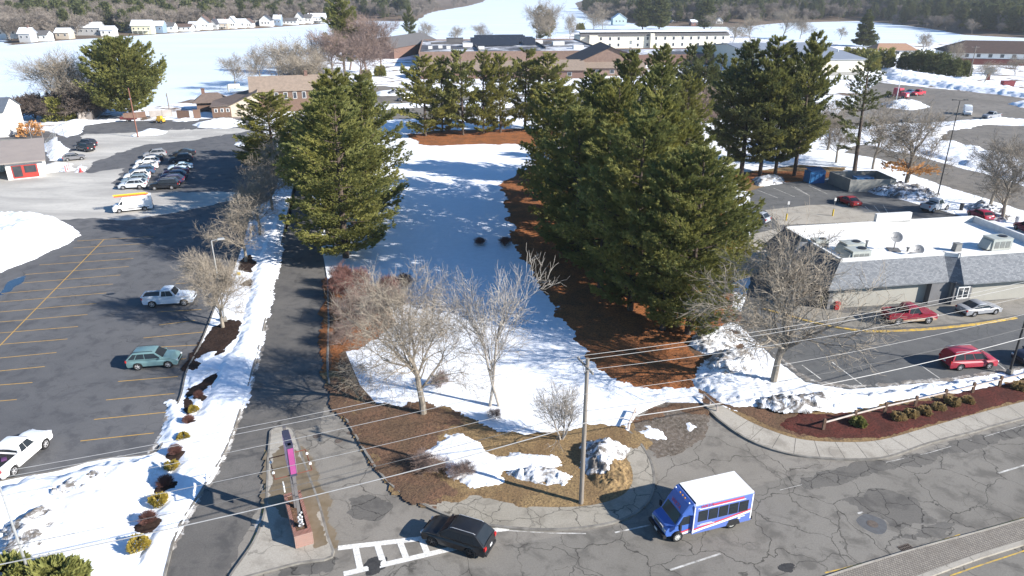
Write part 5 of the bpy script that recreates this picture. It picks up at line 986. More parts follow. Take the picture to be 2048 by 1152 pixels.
# woods beyond: one mass (geometry nodes scatter of a few tree meshes)
def woods(name, hillob, n, seed, region, frac_pine, lb):
    rng = np.random.RandomState(seed); me = hillob.data; co = np.zeros(len(me.vertices)*3); me.vertices.foreach_get('co', co); co = co.reshape(-1, 3)
    sel = co[(co[:, 2] > .9)]; sel = sel[region(sel)]
    dd_ = np.hypot(sel[:, 0], sel[:, 1]); pw = 1/dd_**2.2; pick = sel[rng.choice(len(sel), size=n, p=pw/pw.sum())] + np.concatenate([rng.uniform(-7, 7, (n, 2)), np.zeros((n, 1))], 1)
    m2 = bpy.data.meshes.new(name); m2.from_pydata([tuple(p) for p in pick], [], []); o = bpy.data.objects.new(name, m2); C.objects.link(o)
    src = bpy.data.collections.new(name+'_source'); protos = []
    k_ = 5; npn = max(1, round(k_*frac_pine))
    for i in range(k_):
        if i < npn: V = np.concatenate([pineV]); ob = bpy.data.objects.new('tree_source', bpy.data.meshes.get('far_pine_src'))
        else: ob = bpy.data.objects.new('tree_source', FT[i % 3].children[1].data if FT[i % 3].children[0].name.startswith('trunk') else FT[i % 3].children[0].data)
        src.objects.link(ob)
    ng = bpy.data.node_groups.new(name, 'GeometryNodeTree'); ng.interface.new_socket('Geometry', in_out='INPUT', socket_type='NodeSocketGeometry'); ng.interface.new_socket('Geometry', in_out='OUTPUT', socket_type='NodeSocketGeometry')
    N = ng.nodes; gi = N.new('NodeGroupInput'); go = N.new('NodeGroupOutput'); ip = N.new('GeometryNodeInstanceOnPoints'); ci = N.new('GeometryNodeCollectionInfo')
    ci.inputs['Collection'].default_value = src; ci.inputs['Separate Children'].default_value = True; ci.inputs['Reset Children'].default_value = True
    ip.inputs['Pick Instance'].default_value = True
    rv = N.new('FunctionNodeRandomValue'); rv.data_type = 'FLOAT'; rv.inputs[2].default_value = .65; rv.inputs[3].default_value = 1.15
    rr_ = N.new('FunctionNodeRandomValue'); rr_.data_type = 'FLOAT_VECTOR'; rr_.inputs[0].default_value = (0, 0, 0); rr_.inputs[1].default_value = (0, 0, 6.28)
    l = ng.links.new; l(gi.outputs[0], ip.inputs['Points']); l(ci.outputs[0], ip.inputs['Instance']); l(rv.outputs[1], ip.inputs['Scale']); l(rr_.outputs[0], ip.inputs['Rotation']); l(ip.outputs[0], go.inputs[0])
    mo = o.modifiers.new('scatter', 'NODES'); mo.node_group = ng
    return tag(o, lb, 'woods', None, 'stuff')
pm, pineV, pineF = pine_mesh('x', 18, 4.5, 61, density=.3, bare=.08, sz=1.6, nb=4, wd=.35)
_t = np_mesh('far_pine_src', pineV, pineF, M_pine_d); _t.data.name = 'far_pine_src'; bpy.data.objects.remove(_t)
woods('woods', hillL, 5000, 1, lambda s: (s[:, 1] < 1500) & (s[:, 0] > -1100) & (np.hypot(s[:, 0], s[:, 1]) < 1500), .22, 'leafless woods mixed with pines covering the hill across the lake')
woods('woods', hillR, 5500, 2, lambda s: (s[:, 1] < 1500) & (s[:, 0] < 1100), .42, 'dense dark woods on the hillside beyond the right arm of the lake')
# ---------------------------------------------------------------- vehicles
M_tyre = mat('tyre_rubber', (.02, .02, .02), None, 5, .85, obj=True); M_rim = mat('alloy', (.50, .50, .51), (.42, .42, .43), 5, .4, .25); M_rimd = mat('dark_alloy', (.09, .09, .095), None, 5, .35, .7)
M_cglass = mat('car_glass', (.018, .024, .03), (.025, .03, .036), 1, .12, 0, .22); M_black = mat('black_plastic', (.025, .025, .027), None, 4, .6)
M_lamp = mat('headlamp', (.62, .64, .66), None, 6, .12, .2, .8); M_tail = mat('tail_lamp', (.42, .02, .02), None, 6, .25); M_plate = mat('plate_white', (.6, .6, .6), None, 6, .5)
def text_mesh(cu):
    t = bpy.data.objects.new('lettering_curve', cu); me = bpy.data.meshes.new_from_object(t); bpy.data.objects.remove(t); me.name = 'lettering'
    if not me.materials: me.materials.append(cu.materials[0])
    o = bpy.data.objects.new('lettering', me); C.objects.link(o); return o
SPEC = dict(
 suv=dict(L=4.68, W=1.9, H=1.74, r=.39, wb=2.74, cl=.28, hood=1.06, belt=1.12, cowl=1.12, rf=.30, rr=-1.62, tb=-2.24),
 bigsuv=dict(L=5.0, W=1.95, H=1.85, r=.39, wb=2.90, cl=.28, hood=1.15, belt=1.20, cowl=1.0, rf=.50, rr=-2.0, tb=-2.44),
 sedan=dict(L=4.75, W=1.82, H=1.43, r=.33, wb=2.78, cl=.2, hood=.86, belt=.93, cowl=1.1, rf=.18, rr=-.85, tb=-1.82),
 hatch=dict(L=4.3, W=1.78, H=1.48, r=.32, wb=2.6, cl=.2, hood=.9, belt=.96, cowl=.95, rf=.25, rr=-1.45, tb=-2.0),
 minivan=dict(L=4.95, W=1.94, H=1.82, r=.36, wb=2.95, cl=.24, hood=1.04, belt=1.1, cowl=1.35, rf=.55, rr=-2.1, tb=-2.38),
 pickup=dict(L=5.6, W=1.95, H=2.02, r=.43, wb=3.45, cl=.42, hood=1.25, belt=1.29, cowl=1.0, rf=.42, rr=-.62, tb=-.78),
 van=dict(L=5.9, W=2.02, H=2.55, r=.36, wb=3.7, cl=.26, hood=1.25, belt=1.30, cowl=2.05, rf=1.25, rr=-2.86, tb=-2.93))
def wheel(root, x, y, r, wd=.22, rim=None, spokes=5):
    m = MB(); s_ = 1 if y > 0 else -1; n = 18
    prof = [(r*.62, -wd/2), (r*.93, -wd/2), (r, -wd*.32), (r, wd*.32), (r*.93, wd/2), (r*.62, wd/2)]
    vs = [(x+p*math.cos(2*math.pi*k/n), y-s_*wd/2+q, r+p*math.sin(2*math.pi*k/n)) for k in range(n) for p, q in prof]; P_ = len(prof)
    fs = [(k*P_+i, k*P_+i+1, ((k+1) % n)*P_+i+1, ((k+1) % n)*P_+i) for k in range(n) for i in range(P_-1)]
    m.add(vs, fs); w_ = m.build('wheel', M_tyre, root, 40)
    m = MB(); yo = y-s_*.02; ri = r*.64
    m.tube([(x, yo-s_*.1, r), (x, yo-s_*.06, r)], [ri*.98]*2, 14, 1); m.tube([(x, yo-s_*.07, r), (x, yo, r)], [ri*.26]*2, 10, 0)
    for k in range(spokes):
        a = 2*math.pi*k/spokes+.3; m.box((x+math.cos(a)*ri*.55, yo-s_*.03, r+math.sin(a)*ri*.55), (ri*.9, .05, ri*.24), 0, 0, ry=-a)
    nn = 18; ring = [(x+p*math.cos(2*math.pi*k/nn), yo-s_*q, r+p*math.sin(2*math.pi*k/nn)) for k in range(nn) for p, q in ((ri*.86, .0), (ri*1.02, .0), (ri*1.02, .08))]
    m.add(ring, [(k*3+i, k*3+i+1, ((k+1) % nn)*3+i+1, ((k+1) % nn)*3+i) for k in range(nn) for i in range(2)], 0)
    m.build('rim', [rim or M_rim, M_black], w_)
def vehicle(kind, name, col, label, cat, group=None, loc=(0, 0, 0), rz=0, rim=None, glass=True, lower=None, detail=True, **ov):
    s = dict(SPEC[kind]); s.update(ov); L, W, Hh, r, wb, cl = s['L'], s['W'], s['H'], s['r'], s['wb'], s['cl']; hl = L/2
    root = empty(name, loc, rz, label, cat, group); pm_ = paint(col)
    fx = hl-.19*L if kind != 'van' else hl-.95; rx = fx-wb; belt, hood, cowl, rf, rr_, tb = s['belt'], s['hood'], s['cowl'], s['rf'], s['rr'], s['tb']
    if kind == 'sedan': top = [(-hl+.03, cl+.1), (-hl, .62), (-hl+.06, belt-.02), (-hl+.35, belt+.04), (tb, belt+.05)]
    elif kind == 'pickup': top = [(-hl+.03, cl+.12), (-hl, .65), (-hl+.02, belt), (tb, belt)]
    else: top = [(-hl+.04, cl+.08), (-hl, .6), (-hl+.05, belt*.9), (min(tb, -hl+.12), belt)]
    top += [(cowl, belt), ((cowl+hl)/2, hood+.02), (hl-.28, hood-.1), (hl-.06, hood-.26), (hl, .55), (hl-.03, cl+.1), (hl-.12, cl)]
    bot = []
    for ax in (fx, rx):
        for k in range(9):
            a = math.pi*k/8; bot.append((ax+(r+.07)*math.cos(a), max(cl, r+(r+.07)*math.sin(a)-.0)) if math.sin(a)*(r+.07)+r > cl else (ax+(r+.07)*math.cos(a), cl))
    outl = top + bot + [(-hl+.12, cl)]
    def wy(x, z):
        e = max(0, min(1, (abs(x)-L*.30)/(L*.2))); return W/2*(1-.13*e*e)*(1-.05*max(0, (z-.6))**1.0)*(1-.05*max(0, .55-z))
    m = MB(); n = len(outl); cxm, czm = 0, .65; lay = []
    for fy, ins in ((-1, .035), (-.98, .02), (-.9, .0), (-.5, 0), (0, 0), (.5, 0), (.9, 0), (.98, .02), (1, .035)):
        up_ = .06*(1-fy*fy)
        lay.append([(x*(1-ins*.5) , fy*wy(x, z), z-(ins if z > .8 else 0)+ (up_ if z > belt-.3 and kind != 'pickup' else 0)) for x, z in outl])
    vs = [p for l_ in lay for p in l_]; fs = []
    for j in range(len(lay)-1):
        for i in range(n):
            i2 = (i+1) % n
            fs.append((j*n+i, (j+1)*n+i, (j+1)*n+i2, j*n+i2))
    q2 = [Vector((x, z, 0)) for x, z in outl]; tr_ = tessellate_polygon([q2])
    for t in tr_:
        a_, b2, c2 = [outl[i] for i in t]; ccw = (b2[0]-a_[0])*(c2[1]-a_[1])-(b2[1]-a_[1])*(c2[0]-a_[0]) > 0
        fs.append(tuple(t) if ccw else tuple(t[::-1])); fs.append(tuple(i+(len(lay)-1)*n for i in (t[::-1] if ccw else t)))
    mi = [0]*len(fs)
    m.add(vs, fs)
    if lower:   # dirt or cladding on the lower half
        m.m = [1 if sum(vs[i][2] for i in f)/len(f) < .72 else 0 for f in m.f]
    m.build('body', [pm_, mat(lower[0], lower[1], lower[2], 3, .8)] if lower else pm_, root, 32)
    # greenhouse
    def gy(x, z):
        t = (z-belt)/(Hh-belt); return (W/2*.955)*(1-t) + (W/2*.76)*t if kind != 'van' else (W/2*.985)*(1-t)+(W/2*.90)*t
    g = [(tb, belt-.02), (rr_-.06, Hh-.12), (rr_+.12, Hh-.03), ((rf+rr_)/2, Hh), (rf-.1, Hh-.02), (rf+.06, Hh-.1), (cowl, belt-.02)]
    if kind == 'van': g = [(tb, belt-.3), (tb+.04, Hh-.12), (-1, Hh), (rf, Hh-.08), (cowl, belt-.02), (cowl, belt-.3)]
    m = MB(); n = len(g); lay = []
    for fy, ins in ((-1, .0), (-.9, .02), (0, .045), (.9, .02), (1, .0)): lay.append([(x, fy*gy(x, max(belt, z)), z+(ins if z > belt+.2 else 0)) for x, z in g])
    vs = [p for l_ in lay for p in l_]; fs = []
    for j in range(4):
        for i in range(n-1): fs.append((j*n+i, (j+1)*n+i, (j+1)*n+i+1, j*n+i+1))
    fs += [tuple(range(n)), tuple(range(4*n, 5*n))[::-1]]
    m.add(vs, fs); m.build('roof' if kind != 'van' else 'cargo_body', pm_, root, 40)
    def panel(name, poly, side, off=.012, mt=M_cglass):
        mb = MB(); vs = [(x, side*(gy(x, z)+off), z) for x, z in poly]; mb.add(vs, [tuple(range(len(poly)))] if side < 0 else [tuple(range(len(poly)))[::-1]]); mb.add([(x, side*(gy(x, z)-.01), z) for x, z in poly], [tuple(range(len(poly)))]); mb.build(name, mt, root)
    zt, zb_ = Hh-.13, belt+.03
    def xw(z, a, b): return a+(b-a)*(z-belt)/(Hh-.05-belt)
    for sd in (-1, 1):
        if kind == 'van':
            panel('window', [(1.35, belt+.05), (1.95, belt+.05), (1.5, belt+.55), (1.35, belt+.62)], sd, .02); continue
        xf0, xf1 = xw(zb_, cowl, rf)-.22, xw(zt, cowl, rf)-.12; xr0, xr1 = xw(zb_, tb, rr_)+.16, xw(zt, tb, rr_)+.12
        cuts = {'suv': (.48, .80), 'bigsuv': (.42, .74), 'hatch': (.5, .82), 'minivan': (.36, .68), 'sedan': (.52,), 'pickup': (.58,)}[kind]
        ks = [0]+list(cuts)+[1]
        for i in range(len(ks)-1):
            g0_, g1_ = ks[i]+(.012 if i else 0), ks[i+1]-(.012 if i < len(ks)-2 else 0)
            lo = lambda k: xf0+(xr0-xf0)*k
            hi = lambda k: xf1+(xr1-xf1)*k
            panel('window', [(lo(g1_), zb_), (lo(g0_), zb_), (hi(g0_), zt), (hi(g1_), zt)], sd)
    def quad(name, x0, z0, x1, z1, k0=.9, k1=.9, off=.015, mt=M_cglass):
        nx_, nz_ = (z1-z0), -(x1-x0); ln = math.hypot(nx_, nz_)+1e-6; sg = 1 if (x0+x1)/2 > 0 else -1
        ox, oz = abs(nx_)/ln*off*sg, abs(nz_)/ln*off+.02; mb = MB()
        y0, y1 = gy(x0, z0)*k0, gy(x1, z1)*k1; mb.add([(x0+ox, -y0, z0+oz), (x0+ox, y0, z0+oz), (x1+ox, y1, z1+oz), (x1+ox, -y1, z1+oz), (x0+ox*1.02, 0, z0+oz+.02), (x1+ox, 0, z1+oz+.02)], [(0, 4, 5, 3), (4, 1, 2, 5)] if sg > 0 else [(3, 5, 4, 0), (5, 2, 1, 4)]); mb.build(name, mt, root)
    if kind == 'van': quad('windshield', cowl-.06, belt+.02, rf+.28, Hh-.62)
    else:
        quad('windshield', cowl-.07, belt+.02, rf+.10, Hh-.12)
        if kind == 'pickup': quad('rear_window', tb+.02, belt+.05, rr_-.03, Hh-.14, .8, .8)
        else: quad('rear_window', tb+.06 if kind != 'sedan' else tb+.1, belt+.05, rr_-.02, Hh-.1, .88, .88)
    for ax in (fx, rx):
        for sd in (-1, 1): wheel(root, ax, sd*(wy(ax, r)+.0), r, .23, rim)
    m = MB(); m.box(((fx+rx)/2, 0, cl+.15), (L*.86, W*.78, .25)); m.build('chassis', M_black, root)
    for sd in (-1, 1):
        m = MB(); m.box((hl-.14, sd*W*.345, hood-.30), (.24, W*.17, .14), rz=-sd*.25); m.build('headlight', M_lamp, root)
        m = MB(); m.box((-hl+.05, sd*W*.40, belt-.18), (.12, W*.12, .24 if kind not in ('sedan',) else .15)); m.build('taillight', M_tail, root)
        m = MB(); m.box((cowl-.25, sd*(W/2+.06), belt+.07), (.12, .16, .12)); m.build('mirror', pm_, root)
    m = MB(); m.box((hl-.02, 0, hood-.33), (.06, W*.5, .14)); m.box((hl-.02, 0, cl+.16), (.06, W*.7, .14)); m.build('grille', M_black, root)
    m = MB(); m.box((-hl-.0, 0, cl+.14), (.08, W*.8, .18)); m.build('bumper', M_black, root)
    m = MB(); m.box((-hl-.015, 0, .74 if kind != 'pickup' else .55), (.03, .32, .16)); m.build('licence_plate', M_plate, root)
    if kind in ('suv', 'bigsuv', 'minivan') and detail:
        for sd in (-1, 1): m = MB(); m.tube([(rf-.1, sd*gy(0, Hh)*.9, Hh+.02), (rf-.25, sd*gy(0, Hh)*.9, Hh+.07), (rr_+.2, sd*gy(0, Hh)*.9, Hh+.07), (rr_+.05, sd*gy(0, Hh)*.9, Hh+.01)], .022, 5); m.build('roof_rail', M_rim if sum(col) < .5 else M_black, root)
    if kind == 'pickup':
        m = MB(); x0, x1 = -hl+.1, tb-.1; m.add([(x0, -W*.40, belt+.006), (x1, -W*.40, belt+.006), (x1, W*.40, belt+.006), (x0, W*.40, belt+.006)], [(0, 1, 2, 3)]); 
        m2_ = MB()
        for a_ in ((x0+x1)/2,):
            m2_.box((a_, -W*.44, belt+.05), (x1-x0+.2, .1, .12)); m2_.box((a_, W*.44, belt+.05), (x1-x0+.2, .1, .12)); m2_.box((x0-.04, 0, belt+.05), (.09, W*.9, .12))
        m.build('bed_liner', M_black, root); m2_.build('bed_rail', pm_, root)
    return root
def place2(kind, f, r_, **kw):
    """near-side front and rear wheel contact pixels"""
    z = kw.pop('z', 0); Pf, Pr = G(*f, z), G(*r_, z); d = (Pf-Pr).normalized(); s = SPEC[kind]; nrm = Vector((-d.y, d.x, 0))
    if nrm.dot(Pf) < 0: nrm = -nrm
    L = s['L']; fx = (L/2-.19*L) if kind != 'van' else L/2-.95; mid = fx-s['wb']/2
    c = (Pf+Pr)/2 + nrm*(s['W']/2-.06) - d*mid
    return dict(loc=(c.x, c.y, z), rz=math.atan2(d.y, d.x))
def V(kind, f, r_, name, col, label, cat, z=0, **kw): return vehicle(kind, name, col, label, cat, **place2(kind, f, r_, z=z), **kw)
vd = dict(z=.012)
V('suv', (861, 1091), (944, 1117), 'parked_suv', (.012, .013, .016), 'black suv turning over the white crosswalk', 'car', rim=M_rimd)
V('suv', (342, 736), (273, 741), 'parked_suv', (.13, .22, .23), 'teal green suv parked nose in to the snow strip', 'car')
V('pickup', (370, 612), (305, 616), 'parked_pickup', (.50, .56, .64), 'pale silver blue pickup under the bare tree by the lamp pole', 'pickup truck')
V('pickup', (90, 900), (35, 948), 'parked_pickup', (.78, .78, .78), 'white pickup with things in its bed at the left picture edge', 'pickup truck')
vn = V('van', (236, 427), (294, 421), 'work_van', (.80, .80, .80), 'white work van with orange and yellow ladders on its roof', 'van')
pk = V('pickup', (1859, 648), (1792, 651), 'parked_pickup', (.22, .012, .03), 'maroon pickup caked in tan mud at the drive through wall', 'pickup truck', z=ZL+.03, lower=('dried_mud', (.42, .33, .22), (.3, .2, .14)))
V('sedan', (1992, 629), (1946, 634), 'parked_sedan', (.28, .29, .31), 'silver sedan stopped at the drive through window', 'car', z=ZL+.03)
V('minivan', (1983, 738), (1913, 742), 'parked_minivan', (.33, .02, .04), 'red minivan in the stall by the log rail fence', 'minivan', z=ZL+.012)
V('suv', (2060, 735), (2115, 728), 'parked_suv', (.03, .03, .05), 'dark car cut by the right picture edge beside the black lamp pole', 'car', z=ZL+.012)
V('suv', (1478, 440), (1524, 451), 'parked_suv', (.30, .33, .37), 'silver blue suv half hidden by the grove beside the restaurant', 'car', z=ZL+.012)
V('sedan', (1672, 402), (1702, 415), 'parked_sedan', (.34, .02, .02), 'bright red sedan parked behind the restaurant roof', 'car', z=ZL+.012)
V('pickup', (1898, 419), (1861, 427), 'parked_pickup', (.50, .52, .55), 'silver pickup parked behind the restaurant near the dirty snow', 'pickup truck', z=ZL+.012)
V('hatch', (1930, 428), (1968, 445), 'parked_hatchback', (.32, .015, .05), 'red hatchback peeping over the restaurant parapet corner', 'car', z=ZL+.012)
V('suv', (2022, 455), (2062, 475), 'parked_suv', (.25, .012, .04), 'crimson car cut by the right picture edge behind the parapet', 'car', z=ZL+.012)
# left group by the snow
V('hatch', (165, 320), (135, 323), 'parked_wagon', (.15, .15, .16), 'grey wagon with tan wheels beside the two black suvs', 'car')
V('bigsuv', (146, 300), (180, 306), 'parked_suv', (.012, .012, .015), 'black suv beside the grey wagon, nearer one of two', 'car')
V('bigsuv', (150, 293), (184, 297), 'parked_suv', (.02, .02, .03), 'black suv farthest back beside the grey wagon', 'car')
# cluster, left column (heading left)
cars = [('suv', (245, 380), (282, 378), (.52, .56, .60), 'silver suv at the near end of the left column of cars', 'suv'), ('suv', (252, 371), (288, 368), (.20, .26, .30), 'blue grey suv second in the left column of parked cars', 'suv'),
 ('suv', (256, 362), (292, 359), (.76, .76, .76), 'white suv third in the left column of parked cars', 'suv'), ('suv', (266, 352), (302, 349), (.05, .09, .16), 'navy blue suv fourth in the left column of parked cars', 'suv'), ('sedan', (274, 341), (308, 338), (.76, .76, .76), 'white sedan in the middle of the left column of parked cars', 'sedan'),
 ('suv', (280, 333), (312, 330), (.72, .73, .74), 'white suv behind the white sedan in the left column', 'suv'), ('sedan', (286, 326), (318, 323), (.03, .035, .05), 'black sedan seventh in the left column of parked cars', 'sedan'), ('suv', (294, 317), (326, 314), (.25, .26, .28), 'grey suv at the far end of the left column of cars', 'suv'),
 ('bigsuv', (306, 381), (348, 379), (.012, .014, .018), 'large black suv at the near end of the right column of cars', 'suv'), ('suv', (322, 371), (358, 369), (.04, .04, .09), 'navy suv behind the large black suv in the right column', 'suv'), ('suv', (328, 362), (364, 360), (.06, .08, .15), 'dark blue suv third in the right column of parked cars', 'suv'),
 ('sedan', (336, 352), (368, 349), (.16, .05, .08), 'dark red sedan fourth in the right column of parked cars', 'sedan'), ('sedan', (344, 342), (378, 339), (.45, .55, .62), 'light blue sedan fifth in the right column of parked cars', 'sedan'), ('suv', (346, 327), (378, 324), (.05, .055, .065), 'dark grey suv sixth in the right column of parked cars', 'suv'), ('sedan', (350, 314), (386, 311), (.012, .014, .02), 'black sedan at the far end of the right column of cars', 'sedan')]
for kd, f, r_, col, lb, nm in cars: V(kd, f, r_, 'parked_'+nm, col, lb, 'car', group='cars parked in two columns on the left lot')
# far right lot
V('sedan', (1902, 170), (1878, 171), 'parked_sedan', (.015, .03, .03), 'dark green car on the far road behind the snowbank', 'car', z=ZL+.02)
V('van', (1930, 236), (1922, 222), 'parked_van', (.78, .78, .78), 'white van in the far right lot showing its dark rear window', 'van', z=ZL+.02)
V('pickup', (1972, 240), (2004, 237), 'parked_pickup', (.28, .29, .31), 'grey pickup beside the white van in the far right lot', 'pickup truck', z=ZL+.02)
V('sedan', (1806, 248), (1832, 246), 'parked_sedan', (.05, .06, .07), 'dark sedan behind the bare tree in the far right lot', 'car', z=ZL+.02)
V('pickup', (1826, 193), (1855, 190), 'parked_pickup', (.5, .03, .05), 'red pickup behind the red truck cab in the far right lot', 'pickup truck', z=ZL+.02)
V('sedan', (1812, 190), (1836, 186), 'parked_sedan', (.06, .12, .22), 'blue sedan between the red truck cab and the red pickup', 'car', z=ZL+.02)
V('suv', (783, 190), (802, 188), 'parked_suv', (.10, .11, .13), 'dark suv in the snowy lot left of the far pine row', 'car', z=ZL+.02)
V('sedan', (800, 203), (822, 201), 'parked_sedan', (.05, .05, .06), 'black sedan behind the leftmost pine of the far row', 'car', z=ZL+.02)
V('sedan', (778, 105+8), (790, 110), 'parked_sedan', (.07, .08, .1), 'dark car parked along the brick hall wall', 'car', z=.02)
# red truck cab
t = empty('truck_cab', G(1798, 196, ZL), R(-60), 'red semi truck cab with tall sleeper beside the snow heap', 'truck'); M_rt = paint((.50, .03, .06))
m = MB(); m.box((-.6, 0, 1.9), (2.6, 2.4, 2.6), top=(.85, .9)); m.build('sleeper', M_rt, t); m = MB(); m.box((1.7, 0, 1.3), (2.4, 2.0, 1.3), top=(.9, .85), sh=(-.1, 0)); m.build('hood', M_rt, t)
m = MB(); m.box((.78, 0, 2.2), (.1, 1.9, .8)); m.build('windshield', M_cglass, t); m = MB(); m.box((-2.6, 0, .8), (4.5, .9, .3)); m.build('chassis', M_black, t); m = MB(); m.box((2.93, 0, 1.2), (.06, 1.2, .9)); m.build('grille', M_rim, t)
for x, y in ((1.9, 1.15), (1.9, -1.15), (-2.2, 1.15), (-2.2, -1.15), (-3.6, 1.15), (-3.6, -1.15)): wheel(t, x, y, .5, .3)
# ladders on the van
def local(o, v): return Matrix.Translation(o.location)@Matrix.Rotation(o.rotation_euler.z, 4, 'Z')@Vector(v)
for y, cc, lb, x0 in ((.45, (.75, .32, .03), 'orange ladder on the near side of the white van roof', -2.6), (-.15, (.80, .60, .05), 'yellow ladder in the middle of the white van roof', -2.2), (.8, (.6, .08, .05), 'red ladder along the edge of the white van roof', -2.4)):
    l_ = empty('ladder', local(vn, (0, y, 2.66)), vn.rotation_euler.z, lb, 'ladder', 'ladders on the van roof'); M_ = mat('ladder_%d' % int(cc[1]*100), cc, None, 2, .6)
    for s_ in (-.2, .2): m = MB(); m.box((x0+2.4, s_, .05), (4.8, .05, .1)); m.build('rail', M_, l_)
    m = MB()
    for k_ in range(13): m.tube([(x0+.2+k_*.37, -.2, .05), (x0+.2+k_*.37, .2, .05)], .02, 5)
    m.build('rungs', M_, l_)
for x in (-2.2, 0): m = MB(); m.box((x, 0, 2.6), (.08, 1.8, .08)); m.build('roof_bar', M_rim, vn)
m = MB(); m.box((-.8, .98 if False else 0, .62), (3.2, 2.06, .12)); m.build('side_trim', M_black, vn)
# stuff in the white pickup bed
wp = [o_ for o_ in C.objects if o_.get('label', '').startswith('white pickup with')][0]
for (x, y, z_, sz_, cc, nm, lb, ct) in [(-1.6, -.3, 1.2, (.4, .35, .25), (.09, .035, .11), 'cargo_bag', 'purple bag lying in the bed of the white pickup', 'bag'), (-2.1, .3, 1.2, (.5, .5, .35), (.75, .55, .05), 'yellow_case', 'yellow case in the bed of the white pickup', 'case')]:
    b_ = MB(); b_.box((0, 0, sz_[2]/2), sz_, top=(.8, .8)); b_.box((0, 0, sz_[2]+.02), (sz_[0]*.3, .05, .04)); o_ = b_.build(nm, mat(nm+'_m', cc, None, 4, .7), None, 30); o_.location = local(wp, (x, y, z_)); o_.rotation_euler.z = .6; tag(o_, lb, ct)
# -- the blue minibus
fP, rP = G(1355, 1084), G(1463, 1057); d = (fP-rP).normalized(); nr = Vector((-d.y, d.x, 0)); nr = nr if nr.dot(fP) > 0 else -nr; wbB = (fP-rP).length
bc = (fP+rP)/2+nr*1.1; bus = empty('minibus', (bc.x, bc.y, 0), math.atan2(d.y, d.x), 'blue white and red paratransit minibus driving past the kerb', 'bus')
M_bl = paint((.055, .13, .42)); M_bl2 = paint((.10, .16, .44)); M_bw = paint((.80, .80, .80)); M_br = mat('stripe_red', (.52, .06, .10), (.48, .06, .09), 2, .4); M_bwh = mat('stripe_white', (.78, .78, .78), None, 2, .4)
xf, xr = wbB/2, -wbB/2
FX, RX = xf+.85, xr-1.35; BW = 2.35; CBX = xf-.95; TZ = 2.78   # nose, tail, box front
def rbox(mb, x0, x1, y, z0, z1, ch=.12):
    pf = [(-y, z0), (-y, z1-ch), (-y+ch, z1), (y-ch, z1), (y, z1-ch), (y, z0)]; n = len(pf)
    mb.add([(x0, a, b) for a, b in pf]+[(x1, a, b) for a, b in pf], [tuple(range(n)), tuple(range(n, 2*n))[::-1]]+[(i, i+n, (i+1) % n+n, (i+1) % n) for i in range(n)])
m = MB(); rbox(m, RX, CBX, BW/2, .42, TZ); m.build('body', M_bl2, bus)
m = MB(); m.box(((RX+CBX)/2-.05, 0, TZ+.03), (CBX-RX-.25, BW-.2, .07)); m.box(((RX+CBX)/2-.05, 0, TZ-.05), (CBX-RX-.1, BW-.1, .1)); m.build('roof', M_bw, bus)
m = MB(); m.add([(CBX, -BW/2, 2.0), (CBX, BW/2, 2.0), (CBX, BW/2-.1, TZ+.03), (CBX, -BW/2+.1, TZ+.03), (CBX+.75, -.95, 2.02), (CBX+.75, .95, 2.02), (CBX+.28, .95, TZ-.1), (CBX+.28, -.95, TZ-.1)], [(4, 5, 6, 7), (3, 7, 6, 2), (0, 4, 7, 3), (5, 1, 2, 6), (0, 1, 5, 4)]); m.build('overcab_cap', M_bl, bus)
for y in (-.85, -.3, 0, .3, .85): k_ = MB(); k_.ball((CBX+.22, y, TZ+.0), .06, 6, 4); k_.build('marker_light', M_bwh if abs(y) > .5 else mat('amber_lamp', (.6, .25, .02), None, 2, .4), bus)
# cab: doors, windscreen, bonnet
m = MB(); cw = 1.0
cab = [(CBX-.02, .42), (CBX-.02, 2.0), (CBX+.68, 2.0), (CBX+1.12, 1.28), (FX-.15, 1.14), (FX, .95), (FX, .5), (xf+.47, .5)] + [(xf+.47*math.cos(a), .38+.47*math.sin(a)) for a in np.linspace(.26, math.pi-.1, 8)] + [(xf-.48, .42)]
n = len(cab); tr_ = tessellate_polygon([[Vector((x, z, 0)) for x, z in cab]])
def cwid(x): return cw-.10*max(0, (x-CBX-1.0))
vs = [(x, -cwid(x), z) for x, z in cab]+[(x, -cwid(x)*.93, z+(.0 if z < 1.2 else .0)) for x, z in cab]; vs = [(x, -cwid(x), z) for x, z in cab]+[(x, cwid(x), z) for x, z in cab]
m.add(vs, [(i, i+n, (i+1) % n+n, (i+1) % n) for i in range(n)]+[tuple(t) for t in tr_]+[tuple(i+n for i in t) for t in tr_]); m.build('cab', M_bl, bus, 30)
q = MB(); q.add([(CBX+1.10, -.88, 1.33), (CBX+1.10, .88, 1.33), (CBX+.72, .82, 1.98), (CBX+.72, -.82, 1.98)], [(0, 1, 2, 3)]); q.m = [0]; o_ = q.build('windshield', M_cglass, bus); o_.location.x = .03
